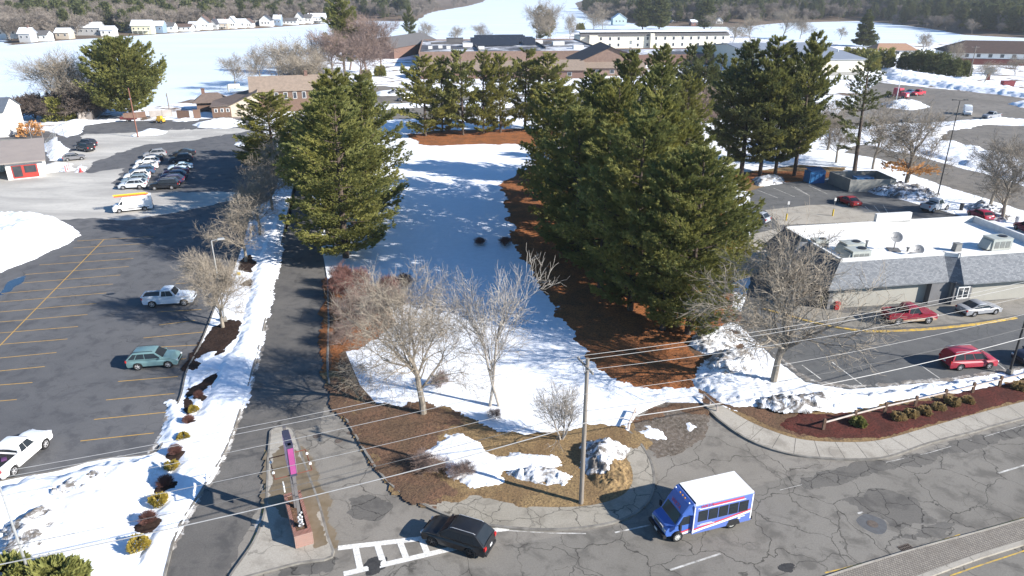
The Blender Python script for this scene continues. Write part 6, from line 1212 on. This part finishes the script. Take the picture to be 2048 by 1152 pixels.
for s_ in (-1, 1):
    q = MB(); q.add([(CBX+.12, s_*1.015, 1.22), (CBX+.95, s_*1.015, 1.22), (CBX+.62, s_*1.015, 1.88), (CBX+.12, s_*1.015, 1.88)], [(0, 1, 2, 3) if s_ < 0 else (3, 2, 1, 0)]); q.build('cab_window', M_cglass, bus)
    q = MB(); q.box((CBX+1.0, s_*1.28, 1.35), (.12, .2, .38)); q.tube([(CBX+1.0, s_*1.0, 1.3), (CBX+1.0, s_*1.25, 1.35)], .025, 4); q.build('mirror', M_black, bus)
    q = MB(); q.box((FX-.04, s_*.72, .88), (.16, .3, .22)); q.build('headlight', M_lamp, bus)
    for i in range(5):
        x0 = RX+.38+i*.80*((CBX-RX-.55)/4.1); wW = .80*((CBX-RX-.55)/4.1)-.12
        q = MB(); q.box((x0+wW/2, s_*(BW/2+.006), 1.78), (wW+.06, .012, .86)); f_ = q.build('window', M_black, bus); g_ = MB(); g_.box((x0+wW/2, s_*(BW/2+.016), 1.66), (wW, .01, .54)); g_.box((x0+wW/2, s_*(BW/2+.016), 2.06), (wW, .01, .20)); g_.build('pane', M_cglass, f_)
    # swoosh stripes following the side
    def sw_(x): 
        t = (x-RX)/(CBX+1.2-RX); return .72+.62*(1-t)**1.7 - .32*max(0, t-.62)**1.3*2
    for (o0, w0, mt_, nm) in ((.0, .17, M_br, 'red_stripe'), (-.17, .17, M_bwh, 'white_stripe')):
        q = MB(); X_ = np.linspace(RX+.12, CBX, 22); vs = []; off = BW/2+.007
        for x in X_: vs += [(x, s_*off, sw_(x)+o0), (x, s_*off, sw_(x)+o0+w0*(.8 if nm[0] == 'r' else 1.0))]
        fs = [(2*i, 2*i+2, 2*i+3, 2*i+1) for i in range(21)]; q.add(vs, fs if s_ < 0 else [f[::-1] for f in fs])
        X_ = np.linspace(CBX+.01, CBX+1.2, 10); vs = []
        for x in X_: vs += [(x, s_*1.018, sw_(x)+o0), (x, s_*1.018, sw_(x)+o0+w0*(.8 if nm[0] == 'r' else 1.0))]
        fs = [(2*i, 2*i+2, 2*i+3, 2*i+1) for i in range(9)]; q.add(vs, fs if s_ < 0 else [f[::-1] for f in fs]); q.build(nm, mt_, bus)
    q = MB(); off = BW/2+.007
    q.box(((RX+CBX)/2+.1, s_*off, 2.36), (CBX-RX-1.0, .012, .05)); q.box((CBX-.06, s_*off, 1.55), (.07, .016, 2.1)); q.box((RX+.06, s_*off, 1.6), (.09, .014, 2.0)); q.build('white_trim', M_bwh, bus)
    q = MB(); q.box(((RX+CBX)/2-.35, s_*off, 2.50), (CBX-RX-2.2, .012, .15)); q.build('red_stripe', M_br, bus)
    q = MB(); q.box((RX-.02, s_*.95, 1.0), (.05, .16, .3)); q.build('taillight', M_tail, bus)
    # lettering
    def letter(txt, size, x, z, mt_, tilt=0):
        cu = bpy.data.curves.new('lettering', 'FONT'); cu.body = txt; cu.size = size; cu.extrude = .003; cu.align_x = 'CENTER'; cu.materials.append(mt_); cu.shear = .25
        o_ = text_mesh(cu); o_.parent = bus; o_.location = (x, s_*(BW/2+.02), z); o_.rotation_euler = (R(90), 0, 0 if s_ < 0 else R(180)); return o_
    letter('WRTA', .34, CBX-.95, 2.43, M_br); letter('2802', .12, CBX-.35, 2.42, M_bwh)
    for i, w_ in enumerate((.9, 1.3)): q = MB(); q.box((CBX-1.0, s_*(off+.008), 1.12-i*.09), (w_, .006, .035)); q.build('small_lettering', M_bwh, bus)
    q = MB(); q.box((RX+.75, s_*(off+.008), .95), (.5, .006, .06)); q.box((RX+.95, s_*(off+.008), .85), (.2, .006, .1)); q.build('white_emblem', M_bwh, bus)
cu = bpy.data.curves.new('lettering', 'FONT'); cu.body = 'WRTA'; cu.size = .38; cu.extrude = .003; cu.align_x = 'CENTER'; cu.materials.append(M_br); o_ = text_mesh(cu); o_.parent = bus; o_.location = (CBX+.70, 0, 2.12); o_.rotation_euler = (R(60), 0, R(90))
q = MB(); q.box((FX+.02, 0, .92), (.06, 1.15, .3)); g_ = q.build('grille', M_rim, bus); q = MB()
for k_ in range(4): q.box((FX+.055, 0, .82+k_*.07), (.02, 1.05, .03))
q.build('slats', M_black, g_)
q = MB(); q.box((FX+.08, 0, .52), (.22, 2.0, .24)); q.build('bumper', M_black, bus); q = MB(); q.box((RX-.1, 0, .5), (.2, 2.2, .2)); q.build('bumper', M_black, bus)
q = MB(); q.box((FX+.20, 0, .52), (.02, .34, .17)); q.build('licence_plate', M_plate, bus); q = MB(); q.box((CBX+.6, -1.08, .4), (.8, .22, .06)); q.build('step', M_black, bus)
q = MB(); q.box(((xf+xr)/2, 0, .45), (wbB+1.5, 1.5, .25)); q.build('chassis', M_black, bus)
for x in (xf, xr):
    for y in (-1.1, 1.1): wheel(bus, x, y, .38, .26, mat('white_steel_rim', (.55, .55, .52), None, 4, .5), 8)
for s_ in (-1, 1):
    q = MB(); n = 12; vs = [(xr+rr2*math.cos(math.pi*k/n), s_*(BW/2+.02)*1.0, .36+rr2*math.sin(math.pi*k/n)) for k in range(n+1) for rr2 in (.4, .52)]; fs = [(2*k, 2*k+1, 2*k+3, 2*k+2) for k in range(n)]; q.add(vs, fs); q.add([(x, s_*(BW/2-.1), z) for x, _, z in vs], fs); q.build('wheel_arch', M_black, bus)
    q = MB(); q.box((xr, s_*(BW/2-.08), .6), (.8, .17, .5)); q.build('wheel_well', M_black, bus)
# ---------------------------------------------------------------- poles, wires, signs, fences, bins
M_pole = mat('weathered_pole', (.25, .22, .19), (.18, .155, .13), 2, .9, stretch=(6, 6, .5)); M_steel = mat('galvanised', (.42, .42, .41), (.36, .36, .35), 2, .5, .5); M_dkst = mat('dark_steel', (.04, .04, .04), None, 2, .6); M_wire = mat('wire_grey', (.30, .30, .30), None, 2, .6, .2); M_wired = mat('wire_dark', (.10, .10, .10), None, 2, .6)
P0 = G(1162, 1006, ZL); rd = Vector((.941, .339, 0)); npv = Vector((-rd.y, rd.x, 0)); hp = hgt(1162, 1006, 717, ZL)
def upole(p, lb, arms=True, h=hp):
    r_ = empty('utility_pole', p, math.atan2(npv.y, npv.x), lb, 'utility pole'); m = MB(); m.tube([(0, 0, 0), (0, 0, h*.5), (0, 0, h)], [.17, .15, .12], 10); m.build('pole', M_pole, r_)
    if arms:
        m = MB(); m.box((.0, .14, h-.5), (2.3, .1, .12), 0); m.build('crossarm', M_pole, r_); m = MB(); m.tube([(-.5, .16, h-.5), (0, .16, h-1.1)], .02, 4); m.tube([(.5, .16, h-.5), (0, .16, h-1.1)], .02, 4); m.build('brace', M_dkst, r_)
        for x in (-1.0, -.5, .5, 1.0): m = MB(); m.tube([(x, .14, h-.44), (x, .14, h-.3)], [.05, .035], 6); m.build('insulator', M_steel, r_)
    return r_
upole(P0, 'tall wooden utility pole on the grassy corner between the wires')
PR_ = P0+rd*50; PL_ = P0-rd*50+Vector((0, -.5, 0))
def wire(off, hgt_, sag, rad, lb, mt=M_wire, hr=None, hl=None):
    m = MB(); pts = []
    for a, b_, ha, hb in ((PL_, P0, hl or hgt_, hgt_), (P0, PR_, hgt_, hr or hgt_)):
        for k_ in range(17 if a is P0 else 16):
            t_ = k_/16; p = a.lerp(b_, t_)+npv*off; z_ = ha+(hb-ha)*t_-sag*4*t_*(1-t_); pts.append((p.x, p.y, z_))
    m.tube(pts, rad, 5); o_ = m.build('overhead_wire', mt); tag(o_, lb, 'wire', 'overhead wires along the road'); return o_
wire(1.0, hp-.18, .7, .016, 'topmost far overhead wire on the crossarm'); wire(.45, hp-.18, .7, .016, 'second overhead wire on the crossarm'); wire(-.9, hp-.18, .9, .014, 'near overhead wire on the crossarm tip')
wire(-.15, hp-2.4, .9, .014, 'single thin overhead wire below the crossarm'); wire(-.18, hp-3.7, 1.0, .016, 'upper dark overhead cable low on the pole', M_wired); wire(-.2, hp-4.6, 1.1, .035, 'thickest bright overhead cable, the lowest of all', M_wire)
# lamp poles
def lamp(p, h, lb, col=M_steel, heads=2, lean=0, rot=0, rad=.09):
    r_ = empty('lamp_pole', p, rot, lb, 'lamp pole'); m = MB(); m.tube([(0, 0, 0), (lean*h, 0, h)], [rad*1.3, rad*.7], 8); m.build('pole', col, r_); m = MB(); m.box((0, 0, .25), (.5, .5, .5), top=(.85, .85)); m.build('base', M_kerb, r_)
    if heads:
        for s_ in ((-1, 1) if heads == 2 else (1,)):
            m = MB(); m.tube([(lean*h, 0, h), (lean*h+s_*.6, 0, h+.1)], .04, 5); a_ = m.build('arm', col, r_); m = MB(); m.box((lean*h+s_*.95, 0, h+.12), (.75, .36, .16), top=(.8, .8)); m.build('lamp_head', M_dkst if col is not M_steel else M_steel, a_)
    return r_
lamp(G(450, 642, ZL), 9.2, 'tall grey lamp pole rising behind the round pale tree', rot=.4, heads=1)
lamp(G(62, 1158, ZL), hgt(62, 1158, 968), 'slim pale pole in the bottom left corner beside the junipers', M_steel, 1, rot=2.8, rad=.07)
lamp(G(1875, 392, ZL), hgt(1875, 392, 202), 'dark lamp pole on the snow behind the right lot', M_dkst, 2)
lamp(G(2018, 748, ZL), hgt(2018, 748, 575), 'dark lamp pole on a stone base beside the rail fence', M_dkst, 1, rot=.5)
lamp(G(1791, 207, ZL), hgt(1791, 207, 140), 'white lamp pole in the snow heap of the far lot', M_trim, 1, rad=.12)
for u, v, vt, lb, mt_ in [(276, 274, 176, 'reddish brown wooden pole in the snow heap of the left lot', mat('red_brown_wood', (.22, .10, .075), (.16, .08, .06), 2, .9)), (1898, 152, 100, 'pale leaning wooden pole in front of the tall dark clump', M_pole)]:
    m = MB(); hh = hgt(u, v, vt); m.tube([(0, 0, 0), (0, 0, hh)], [.18, .13], 8); o_ = m.build('wooden_pole', mt_); o_.location = G(u, v); tag(o_, lb, 'pole')
rt_ = upole(G(1938, 154), 'utility pole with crossarms in front of the lodge', h=hgt(1938, 154, 92)); rt_.scale = (1.3, 1.3, 1); rt_.rotation_euler.z = 0
rt_ = upole(G(340, 226), 'small utility pole with equipment left of the lakeside pavilion', h=hgt(340, 226, 186))
# pylon sign on the traffic island: brick planter, two posts, narrow cabinet pointing away from the camera
bz = .13; sA, sB = G(612, 1082, bz), G(585, 1015, bz); ax_ = (sB-sA); LB = 6.0
sg = empty('pylon_sign', G(610, 1092, bz), math.atan2(G(586, 1003, bz).y-G(610, 1092, bz).y, G(586, 1003, bz).x-G(610, 1092, bz).x), 'tall narrow sign seen end on with pink purple cabinet over a brick planter', 'sign')
def brickm():
    b = NB('red_bricks'); br = b.n('ShaderNodeTexBrick'); tc = b.n('ShaderNodeTexCoord'); sx = b.n('ShaderNodeSeparateXYZ'); cb = b.n('ShaderNodeCombineXYZ'); b.l(tc.outputs['Object'], sx.inputs[0]); b.l(b.math('ADD', sx.outputs[0], sx.outputs[1]), cb.inputs[0]); b.l(sx.outputs[2], cb.inputs[1]); b.l(cb.outputs[0], br.inputs['Vector'])
    br.inputs['Scale'].default_value = 1; br.inputs['Brick Width'].default_value = .22; br.inputs['Row Height'].default_value = .085; br.inputs['Mortar Size'].default_value = .01; br.inputs['Color1'].default_value = (.27, .12, .09, 1); br.inputs['Color2'].default_value = (.19, .085, .065, 1); br.inputs['Mortar'].default_value = (.38, .34, .3, 1); b.col(br.outputs[0]); return b.fin(.9)
M_rb = brickm(); m = MB(); Lp, Wp, Hp_ = 4.6, 1.15, .95
for c_, s_ in (((.11+.0, 0), (.22, Wp)), ((Lp-.11, 0), (.22, Wp)), ((Lp/2, Wp/2-.11), (Lp-.44, .22)), ((Lp/2, -Wp/2+.11), (Lp-.44, .22))): m.box((c_[0], c_[1], Hp_/2), (s_[0], s_[1], Hp_))
m.box((.35, 0, Hp_*.5), (.3, Wp-.44, Hp_)); m.build('planter', M_rb, sg); m = MB(); m.box((Lp/2, 0, Hp_*.45), (Lp-.5, Wp-.5, Hp_*.85)); m.build('soil', M_leaf, sg)
HS = hgt(607, 1068, 888)
for x in (1.0, 3.1): m = MB(); m.box((x, 0, HS/2+.3), (.24, .2, HS-.4)); m.build('post', mat('post_grey', (.16, .15, .15), None, 2, .6, .3), sg)
cabm = mat('purple_panel', (.30, .06, .19), (.26, .05, .16), 2, .5); m = MB(); m.box((1.75, 0, HS-1.05), (1.9, .42, 2.3)); cb_ = m.build('sign_cabinet', mat('sign_dark', (.05, .05, .08), None, 2, .5), sg)
m = MB(); m.box((.785, 0, HS-1.05), (.03, .34, 1.9)); m.build('edge_panel', cabm, cb_)
for s_ in (-1, 1): m = MB(); m.box((1.75, s_*.22, HS-1.05), (1.7, .02, 2.1)); m.build('face_panel', mat('face_pale', (.55, .50, .52), (.36, .05, .22), .6, .5), cb_)
m = MB(); m.box((2.05, 0, HS-3.0), (2.0, .16, .9)); m.build('message_board', mat('sign_dark', (.05, .05, .08)), sg)
m = MB(); m.box((3.2, .55, 2.6), (.5, .08, .55)); m.build('notice_plate', M_trim, sg)
m = MB()
for k_ in range(14): m.ball((.7+.12*math.sin(k_*2.1), .12*math.cos(k_*1.7), 1.15+.07*k_), .08, 6, 4)
m.build('wrapped_lights', mat('clear_plastic', (.5, .5, .5), None, 3, .2), sg)
m = MB(); Mru = mat('rusty_tube', (.16, .06, .04), None, 3, .8); zf = HS-2.2
pts_ = [(1.0, -1.15), (3.4, -1.15), (3.4, 1.15), (1.0, 1.15), (1.0, -1.15)]
for i in range(4): m.tube([(pts_[i][0], pts_[i][1], zf), (pts_[i+1][0], pts_[i+1][1], zf)], .035, 5)
fr_ = m.build('light_frame', Mru, sg)
for x, y in ((1.6, -1.15), (2.8, -1.15), (1.6, 1.15), (2.8, 1.15)): m = MB(); m.ball((x, y, zf+.08), .1, 8, 5); m.build('spotlight', M_trim, fr_)
# rail fence along the mulch bed
def railfence(px, n, lb, h=1.0):
    pts = [G(u, v, ZL) for u, v in px]; a, b_ = pts[0], pts[-1]; r_ = empty('rail_fence', a, 0, lb, 'fence'); Mw = mat('fence_wood', (.16, .10, .07), (.11, .07, .05), 3, .9)
    acc = smooth_line(pts, 8); tot = [0]
    for i in range(1, len(acc)): tot.append(tot[-1]+(acc[i]-acc[i-1]).length)
    def at(s_): 
        j = max(0, min(len(acc)-2, int(np.searchsorted(tot, s_))-1)); return acc[j].lerp(acc[j+1], (s_-tot[j])/(tot[j+1]-tot[j]+1e-9))-a
    for k_ in range(n):
        p = at(tot[-1]*k_/(n-1)); m = MB(); m.box((p.x, p.y, h/2), (.2, .2, h)); m.box((p.x, p.y, h+.05), (.26, .26, .1), top=(.4, .4)); m.build('post', Mw, r_)
        if k_ < n-1: q = at(tot[-1]*(k_+1)/(n-1)); m = MB(); m.tube([(p.x, p.y, h*.72), (q.x, q.y, h*.72)], .075, 6); m.build('rail', mat('rail_wood', (.48, .42, .38), (.38, .32, .28), 3, .9), r_)
    return r_
railfence([(1646, 860), (1755, 830), (1860, 806), (1960, 782), (2060, 758), (2250, 715)], 12, 'brown post and pale rail fence between the snow and the red mulch')
def netfence(px, h, lb, mt_, wood=False):
    pts = [G(u, v) for u, v in px]; r_ = empty('mesh_fence' if not wood else 'board_fence', pts[0], 0, lb, 'fence'); a0 = pts[0]
    for i, p in enumerate(pts):
        q = p-a0; m = MB(); m.tube([(q.x, q.y, 0), (q.x, q.y, h+.1)], .05, 6); m.build('post', M_steel if not wood else M_pole, r_)
        if i < len(pts)-1:
            e = pts[i+1]-a0; d = e-q; m = MB()
            if wood: m.box(((q.x+e.x)/2, (q.y+e.y)/2, h/2), (d.length-.1, .06, h), math.atan2(d.y, d.x)); m.build('boards', mt_, r_)
            else:
                for k_ in range(3): z_ = .05+(h-.1)*k_/2; m.tube([(q.x, q.y, z_), (e.x, e.y, z_)], .025, 4)
                nn = int(d.length/.35)
                for k_ in range(nn+1): t_ = k_/max(1, nn); x, y = q.x+d.x*t_, q.y+d.y*t_; m.tube([(x, y, .05), (x, y, h)], .012, 3); 
                for k_ in range(6): z_ = h*k_/6; m.tube([(q.x, q.y, z_), (e.x, e.y, z_)], .01, 3)
                m.build('netting', mt_, r_)
netfence([(64, 281), (86, 277), (108, 274), (128, 272)], 3.0, 'wire mesh fence in front of the orange leaved bush', mat('rusty_mesh', (.24, .2, .17), None, 2, .7))
netfence([(98, 312), (115, 288)], 3.2, 'grey mesh gate swung across the snow behind the garage', M_steel)
netfence([(92, 344), (112, 342), (132, 340)], 1.4, 'low wire barrier right of the garage door', M_steel)
netfence([(158, 243), (172, 240), (186, 240)], 2.2, 'weathered board fence at the foot of the dark shore trees', mat('grey_boards', (.3, .27, .25), None, 1, .9), True)
netfence([(186, 240), (200, 230), (213, 220)], 2.4, 'dark board fence running back towards the big lone pine', mat('dark_boards', (.12, .11, .11), None, 1, .9), True)
netfence([(248, 238), (275, 236), (292, 234)], 1.6, 'brown rail and board fence behind the reddish pole', mat('brown_boards', (.16, .1, .075), None, 1, .9), True)
netfence([(300, 234), (325, 233), (345, 232)], 1.8, 'pale board fence left of the pavilion', mat('pale_boards', (.42, .38, .35), None, 1, .9), True)
netfence([(355, 237), (380, 237)], 2.2, 'dark brown board fence in front of the pavilion, left piece', mat('brown_boards', (.16, .1, .075)), True)
netfence([(388, 237), (402, 236)], 2.4, 'reddish brown board fence beside the low wing', mat('brown_boards', (.16, .1, .075)), True)
# dumpsters
db = empty('waste_bin', G(1627, 364, ZL), R(8), 'blue steel waste bin under the tall pine clump', 'waste bin'); Mb = mat('blue_bin', (.03, .16, .38), (.025, .13, .30), 2, .6)
m = MB(); m.box((0, 0, 1.1), (3.0, 2.2, 2.2)); m.build('bin', Mb, db); m = MB(); m.add([(-1.5, -1.15, 2.22), (1.5, -1.15, 2.22), (1.5, 1.1, 2.6), (-1.5, 1.1, 2.6), (-1.5, -1.15, 2.28), (1.5, -1.15, 2.28), (1.5, 1.1, 2.66), (-1.5, 1.1, 2.66)], [(0, 1, 2, 3), (4, 5, 6, 7), (0, 1, 5, 4), (1, 2, 6, 5), (2, 3, 7, 6), (3, 0, 4, 7)]); m.build('lid', mat('blue_bin_lid', (.02, .08, .2), None, 2, .6), db)
m = MB()
for x in (-1.2, -.4, .4, 1.2): m.box((x, -1.13, 1.0), (.1, .06, 1.8))
m.build('ribs', Mb, db)
e0 = G(1692, 384, ZL); en = empty('bin_enclosure', e0, R(4), 'open grey walled enclosure holding a blue bin behind the right lot', 'enclosure'); Mg = mat('grey_fence_panel', (.27, .27, .25), (.23, .23, .215), .8, .85)
m = MB(); m.box((4.6, 0, 1.1), (8.4, .2, 2.2)); m.box((.3, 3.2, 1.1), (.2, 6.4, 2.2), R(8)); m.box((8.8, 3.2, 1.1), (.2, 6.4, 2.2)); m.box((4.3, 6.4, 1.1), (8.8, .2, 2.2)); m.build('wall', Mg, en)
b2 = empty('waste_bin', local(en, (5, 4, 0)), R(4), 'blue bin standing inside the grey walled enclosure', 'waste bin'); m = MB(); m.box((0, 0, .8), (3, 1.6, 1.6), top=(1.05, 1.1)); m.build('bin', Mb, b2); m = MB(); m.box((0, 0, 1.66), (3.2, 1.8, .08)); m.build('lid', mat('blue_bin_lid', (.02, .08, .2)), b2)
# bollard signs
for i, (u, v, vt, lb) in enumerate([(1572, 441, 402, 'left parking sign on a yellow bollard'), (1665, 432, 395, 'right parking sign on a yellow bollard')]):
    r_ = empty('parking_sign', G(u, v, ZL), 0, lb+' behind the restaurant', 'sign'); hh = hgt(u, v, vt, ZL); m = MB(); m.tube([(0, 0, 0), (0, 0, 1.1)], .12, 8); m.build('bollard', mat('bollard_yellow', (.65, .45, .03), None, 2, .6), r_); m = MB(); m.tube([(0, 0, 1.1), (0, 0, hh)], .035, 5); m.build('post', M_steel, r_); m = MB(); m.box((0, -.05, hh-.3), (.32, .03, .5)); m.build('sign_panel', M_trim, r_)
# yellow bollard and red box at the restaurant door, bins, street sign
for u, v, nm, lb, cc, sz_ in [(1641, 612, 'bollard', 'yellow bollard behind the large bare tree at the restaurant corner', (.62, .42, .03), (.22, .22, 1.1)), (1673, 618, 'drop_box', 'red box beside the restaurant corner door', (.45, .03, .03), (.6, .5, .8))]:
    m = MB(); m.box((0, 0, sz_[2]/2), sz_); m.box((0, 0, sz_[2]+.04), (sz_[0]*.8, sz_[1]*.8, .08)); o_ = m.build(nm, mat(nm+'_c', cc, None, 2, .6)); o_.location = G(u, v, ZL); tag(o_, lb, nm.replace('_', ' '))
for u, v, lb, cc in [(1831, 385, 'small dark bin at the foot of the orange leaved tree', (.08, .08, .08)), (1922, 420, 'dark litter bin in front of the silver pickup', (.06, .06, .065)), (2033, 447, 'white topped menu post tilted in the dirty snow', (.5, .5, .5))]:
    m = MB(); m.tube([(0, 0, 0), (0, 0, 1.0)], [.28, .32], 10); m.tube([(0, 0, 1.0), (0, 0, 1.12)], [.36, .3], 10); o_ = m.build('litter_bin', mat('bin_%d' % int(cc[2]*1000), cc, None, 2, .7)); o_.location = G(u, v, ZL); tag(o_, lb, 'bin')
sp_ = empty('marker_sign', G(481, 568, ZL), 0, 'little yellow marker sign on the snow strip', 'sign'); m = MB(); m.tube([(0, 0, 0), (0, 0, 1.3)], .03, 5); m.build('post', M_steel, sp_); m = MB(); m.box((0, -.04, 1.35), (.4, .03, .4), ); m.build('sign_panel', mat('bollard_yellow', (.65, .45, .03)), sp_)
for u1, v1, u2, v2, lb in [(1256, 858, 1271, 826, 'pale board barrier lying across the left end of the closed drive'), (1407, 797, 1434, 822, 'pale board barrier at the right end of the closed drive')]:
    a, b_ = G(u1, v1, ZL), G(u2, v2, ZL); m = MB(); m.tube([(0, 0, .45), tuple((b_-a)+Vector((0, 0, .45)))], .07, 6); 
    for t_ in (0, .5, 1): q = (b_-a)*t_; m.box((q.x, q.y, .22), (.12, .12, .45))
    o_ = m.build('barrier_rail', mat('rail_wood', (.48, .42, .38))); o_.location = a; tag(o_, lb, 'barrier')
# road ironwork
Miron = mat('iron_cover', (.14, .11, .09), (.09, .075, .065), 4, .8); Mpat = mat('patch_asphalt', (.11, .115, .12), (.09, .09, .095), 3, .9, obj=False)
for i, (u, v, r0, lb) in enumerate([(1745, 1048, .36, 'round manhole cover in the dark patched ring on the main road'), (634, 872, .33, 'rusty manhole cover in the side road north of the sign'), (677, 882, .3, 'small round cover right of the rusty manhole'), (699, 866, .22, 'smallest utility cover near the curved kerb')]):
    if i == 0:
        c_ = G(u, v); m = MB(); m.add([(c_.x+.95*math.cos(t_)*(1+.08*math.sin(t_*3)), c_.y+.95*math.sin(t_)*(1+.07*math.cos(t_*4)), .0095) for t_ in np.linspace(0, 6.28, 28)[:-1]], [tuple(range(27))]); tag(m.build('road_patch', Mpat), kind='structure')
    m = MB(); m.tube([(0, 0, 0), (0, 0, .015)], [r0]*2, 20); m.tube([(0, 0, .0), (0, 0, .02)], [r0*.8]*2, 16); o_ = m.build('manhole_cover', Miron); c_ = G(u, v); o_.location = (c_.x, c_.y, .006); tag(o_, lb, 'manhole cover')
gr = empty('storm_drain', G(1815, 1099), math.atan2(rd.y, rd.x), 'square iron storm drain grate beside the cobbled median', 'drain'); m = MB(); m.box((0, 0, .008), (.95, .8, .012)); m.build('pit', mat('pit_black', (.008, .008, .008), None, 1, 1), gr); m = MB()
for k_ in range(7): m.box((-.42+k_*.14, 0, .022), (.05, .8, .018))
for k_ in range(5): m.box((0, -.38+k_*.19, .024), (.95, .05, .018))
m.build('bars', Miron, gr)
for pp, nm in (([(735, 1130), (745, 1118), (757, 1116), (768, 1120), (762, 1135), (750, 1145), (738, 1148)], 'pothole'), ([(1560, 1135), (1570, 1128), (1585, 1130), (1578, 1140)], 'pothole')): patch(nm, pp, mat('hole_dark', (.03, .03, .032), (.05, .05, .05), 4, .95, obj=False), .012, .006, .05, .12, .5, .06, seed=5)
# small loader by the restaurant
ld = empty('skid_loader', G(322, 246), R(170), 'yellow skid steer loader parked before the pale board fence', 'loader'); My = paint((.55, .33, .03)); m = MB(); m.box((0, 0, .8), (2.0, 1.2, .8)); m.box((.1, 0, 1.5), (1.2, 1.1, .8), top=(.8, .9)); m.build('body', My, ld); m = MB(); m.box((1.5, 0, .35), (.6, 1.8, .6), top=(.6, 1)); m.build('bucket', M_black, ld); m = MB(); m.box((.72, 0, 1.5), (.05, .9, .6)); m.build('window', M_cglass, ld)
for x in (-.6, .7):
    for y in (-.8, .8): wheel(ld, x, y, .4, .3)
# barriers by the garage, junk by the shore
rb = empty('striped_barrier', G(136, 343), R(100), 'red and white striped board barrier beside the garage', 'barrier'); m = MB()
for k_ in range(5): m.box((-.9+k_*.45, 0, .8), (.22, .05, 1.2), 0, k_ % 2)
m.build('boards', [M_red, M_trim], rb)
cn = MB(); cn.tube([(0, 0, 0), (0, 0, .06)], [.5]*2, 8); cn.tube([(0, 0, .06), (0, 0, .9)], [.35, .06], 10); o_ = cn.build('traffic_cone', M_red); o_.location = G(162, 344); tag(o_, 'red cone beside the snow lump near the garage', 'cone')
tb_ = empty('picnic_trailer', G(258, 243), 0, 'dark red low trailer with timber by the brown fence', 'trailer'); m = MB(); m.box((0, 0, .7), (4, 1.6, .25)); m.box((-1.9, 0, 1.0), (.1, 1.6, .6)); m.build('deck', mat('dark_red', (.12, .03, .03), None, 2, .8), tb_)
for y in (-.8, .8): wheel(tb_, 0, y, .35)
# monument sign near lodge and hydrant-like bits
ms = empty('roadside_sign', G(1975, 160), R(-10), 'blue roadside sign on a red base in front of the lodge', 'sign'); m = MB(); m.box((0, 0, 3.6), (3.6, .5, 2.4)); m.build('sign_panel', mat('sign_blue', (.2, .32, .42), None, 1, .6), ms); m = MB(); m.box((0, 0, 1.2), (1.4, .8, 2.4), top=(.7, 1)); m.build('base', mat('maroon_siding', (.14, .045, .04)), ms)
dm = MB(); dm.box((0, 0, .9), (4, 2, 1.8), top=(1.08, 1.05)); dm.box((0, 0, 1.85), (4.3, 2.2, .1)); o_ = dm.build('red_container', mat('dark_red_bin', (.22, .04, .05), None, 1, .7)); o_.location = G(2014, 172); tag(o_, 'dark red container in the snow at far right', 'container')

M_p2 = asphalt('patched_asphalt', (.125, .118, .108), (.16, .15, .135), (.085, .08, .074), .95, .5, cth=.2)
for i, pp in enumerate([[(1690, 1000), (1760, 978), (1830, 1000), (1868, 1040), (1800, 1062), (1770, 1040), (1730, 1030)], [(1600, 955), (1700, 935), (1850, 905), (2060, 850), (2060, 862), (1850, 925), (1700, 962), (1610, 975)], [(1790, 1075), (1850, 1050), (1920, 1040), (1900, 1060), (1840, 1085)], [(700, 1000), (740, 985), (780, 1010), (750, 1040), (715, 1030)], [(560, 1020+100), (600, 1128), (660, 1120), (655, 1140), (560, 1150)]]):
    patch('road_patch', pp, M_p2, .006, .006, .04, .5, 2.5, .15, seed=200+i)
M_sl = snowmat('slush', .9, (.16, .14, .12), 1.1, (.50, .49, .47), th=.40)
for i, pp in enumerate([[(512, 720), (532, 650), (536, 652), (520, 722), (492, 815), (455, 905), (410, 985), (350, 1090), (330, 1120), (342, 1085), (400, 980), (448, 900), (480, 815)], [(355, 800), (342, 830), (325, 880), (300, 905), (290, 912), (318, 870), (338, 815), (350, 790)], [(528, 1000), (533, 1010), (522, 1045), (512, 1075), (508, 1070), (520, 1030)], [(622, 960), (632, 985), (640, 1010), (634, 1012), (624, 985)], [(0, 962), (120, 940), (200, 918), (300, 908), (300, 914), (200, 924), (120, 947), (0, 968)], [(1540, 700), (1610, 762), (1700, 777), (1900, 760), (2040, 738), (2040, 734), (1900, 755), (1700, 771), (1615, 755)]]):
    patch('slush', pp, M_sl, .006 if i != 5 else ZL+.01, .04, .15, .3, 1.0, .12, bump=.03, bsc=.4, seed=220+i)
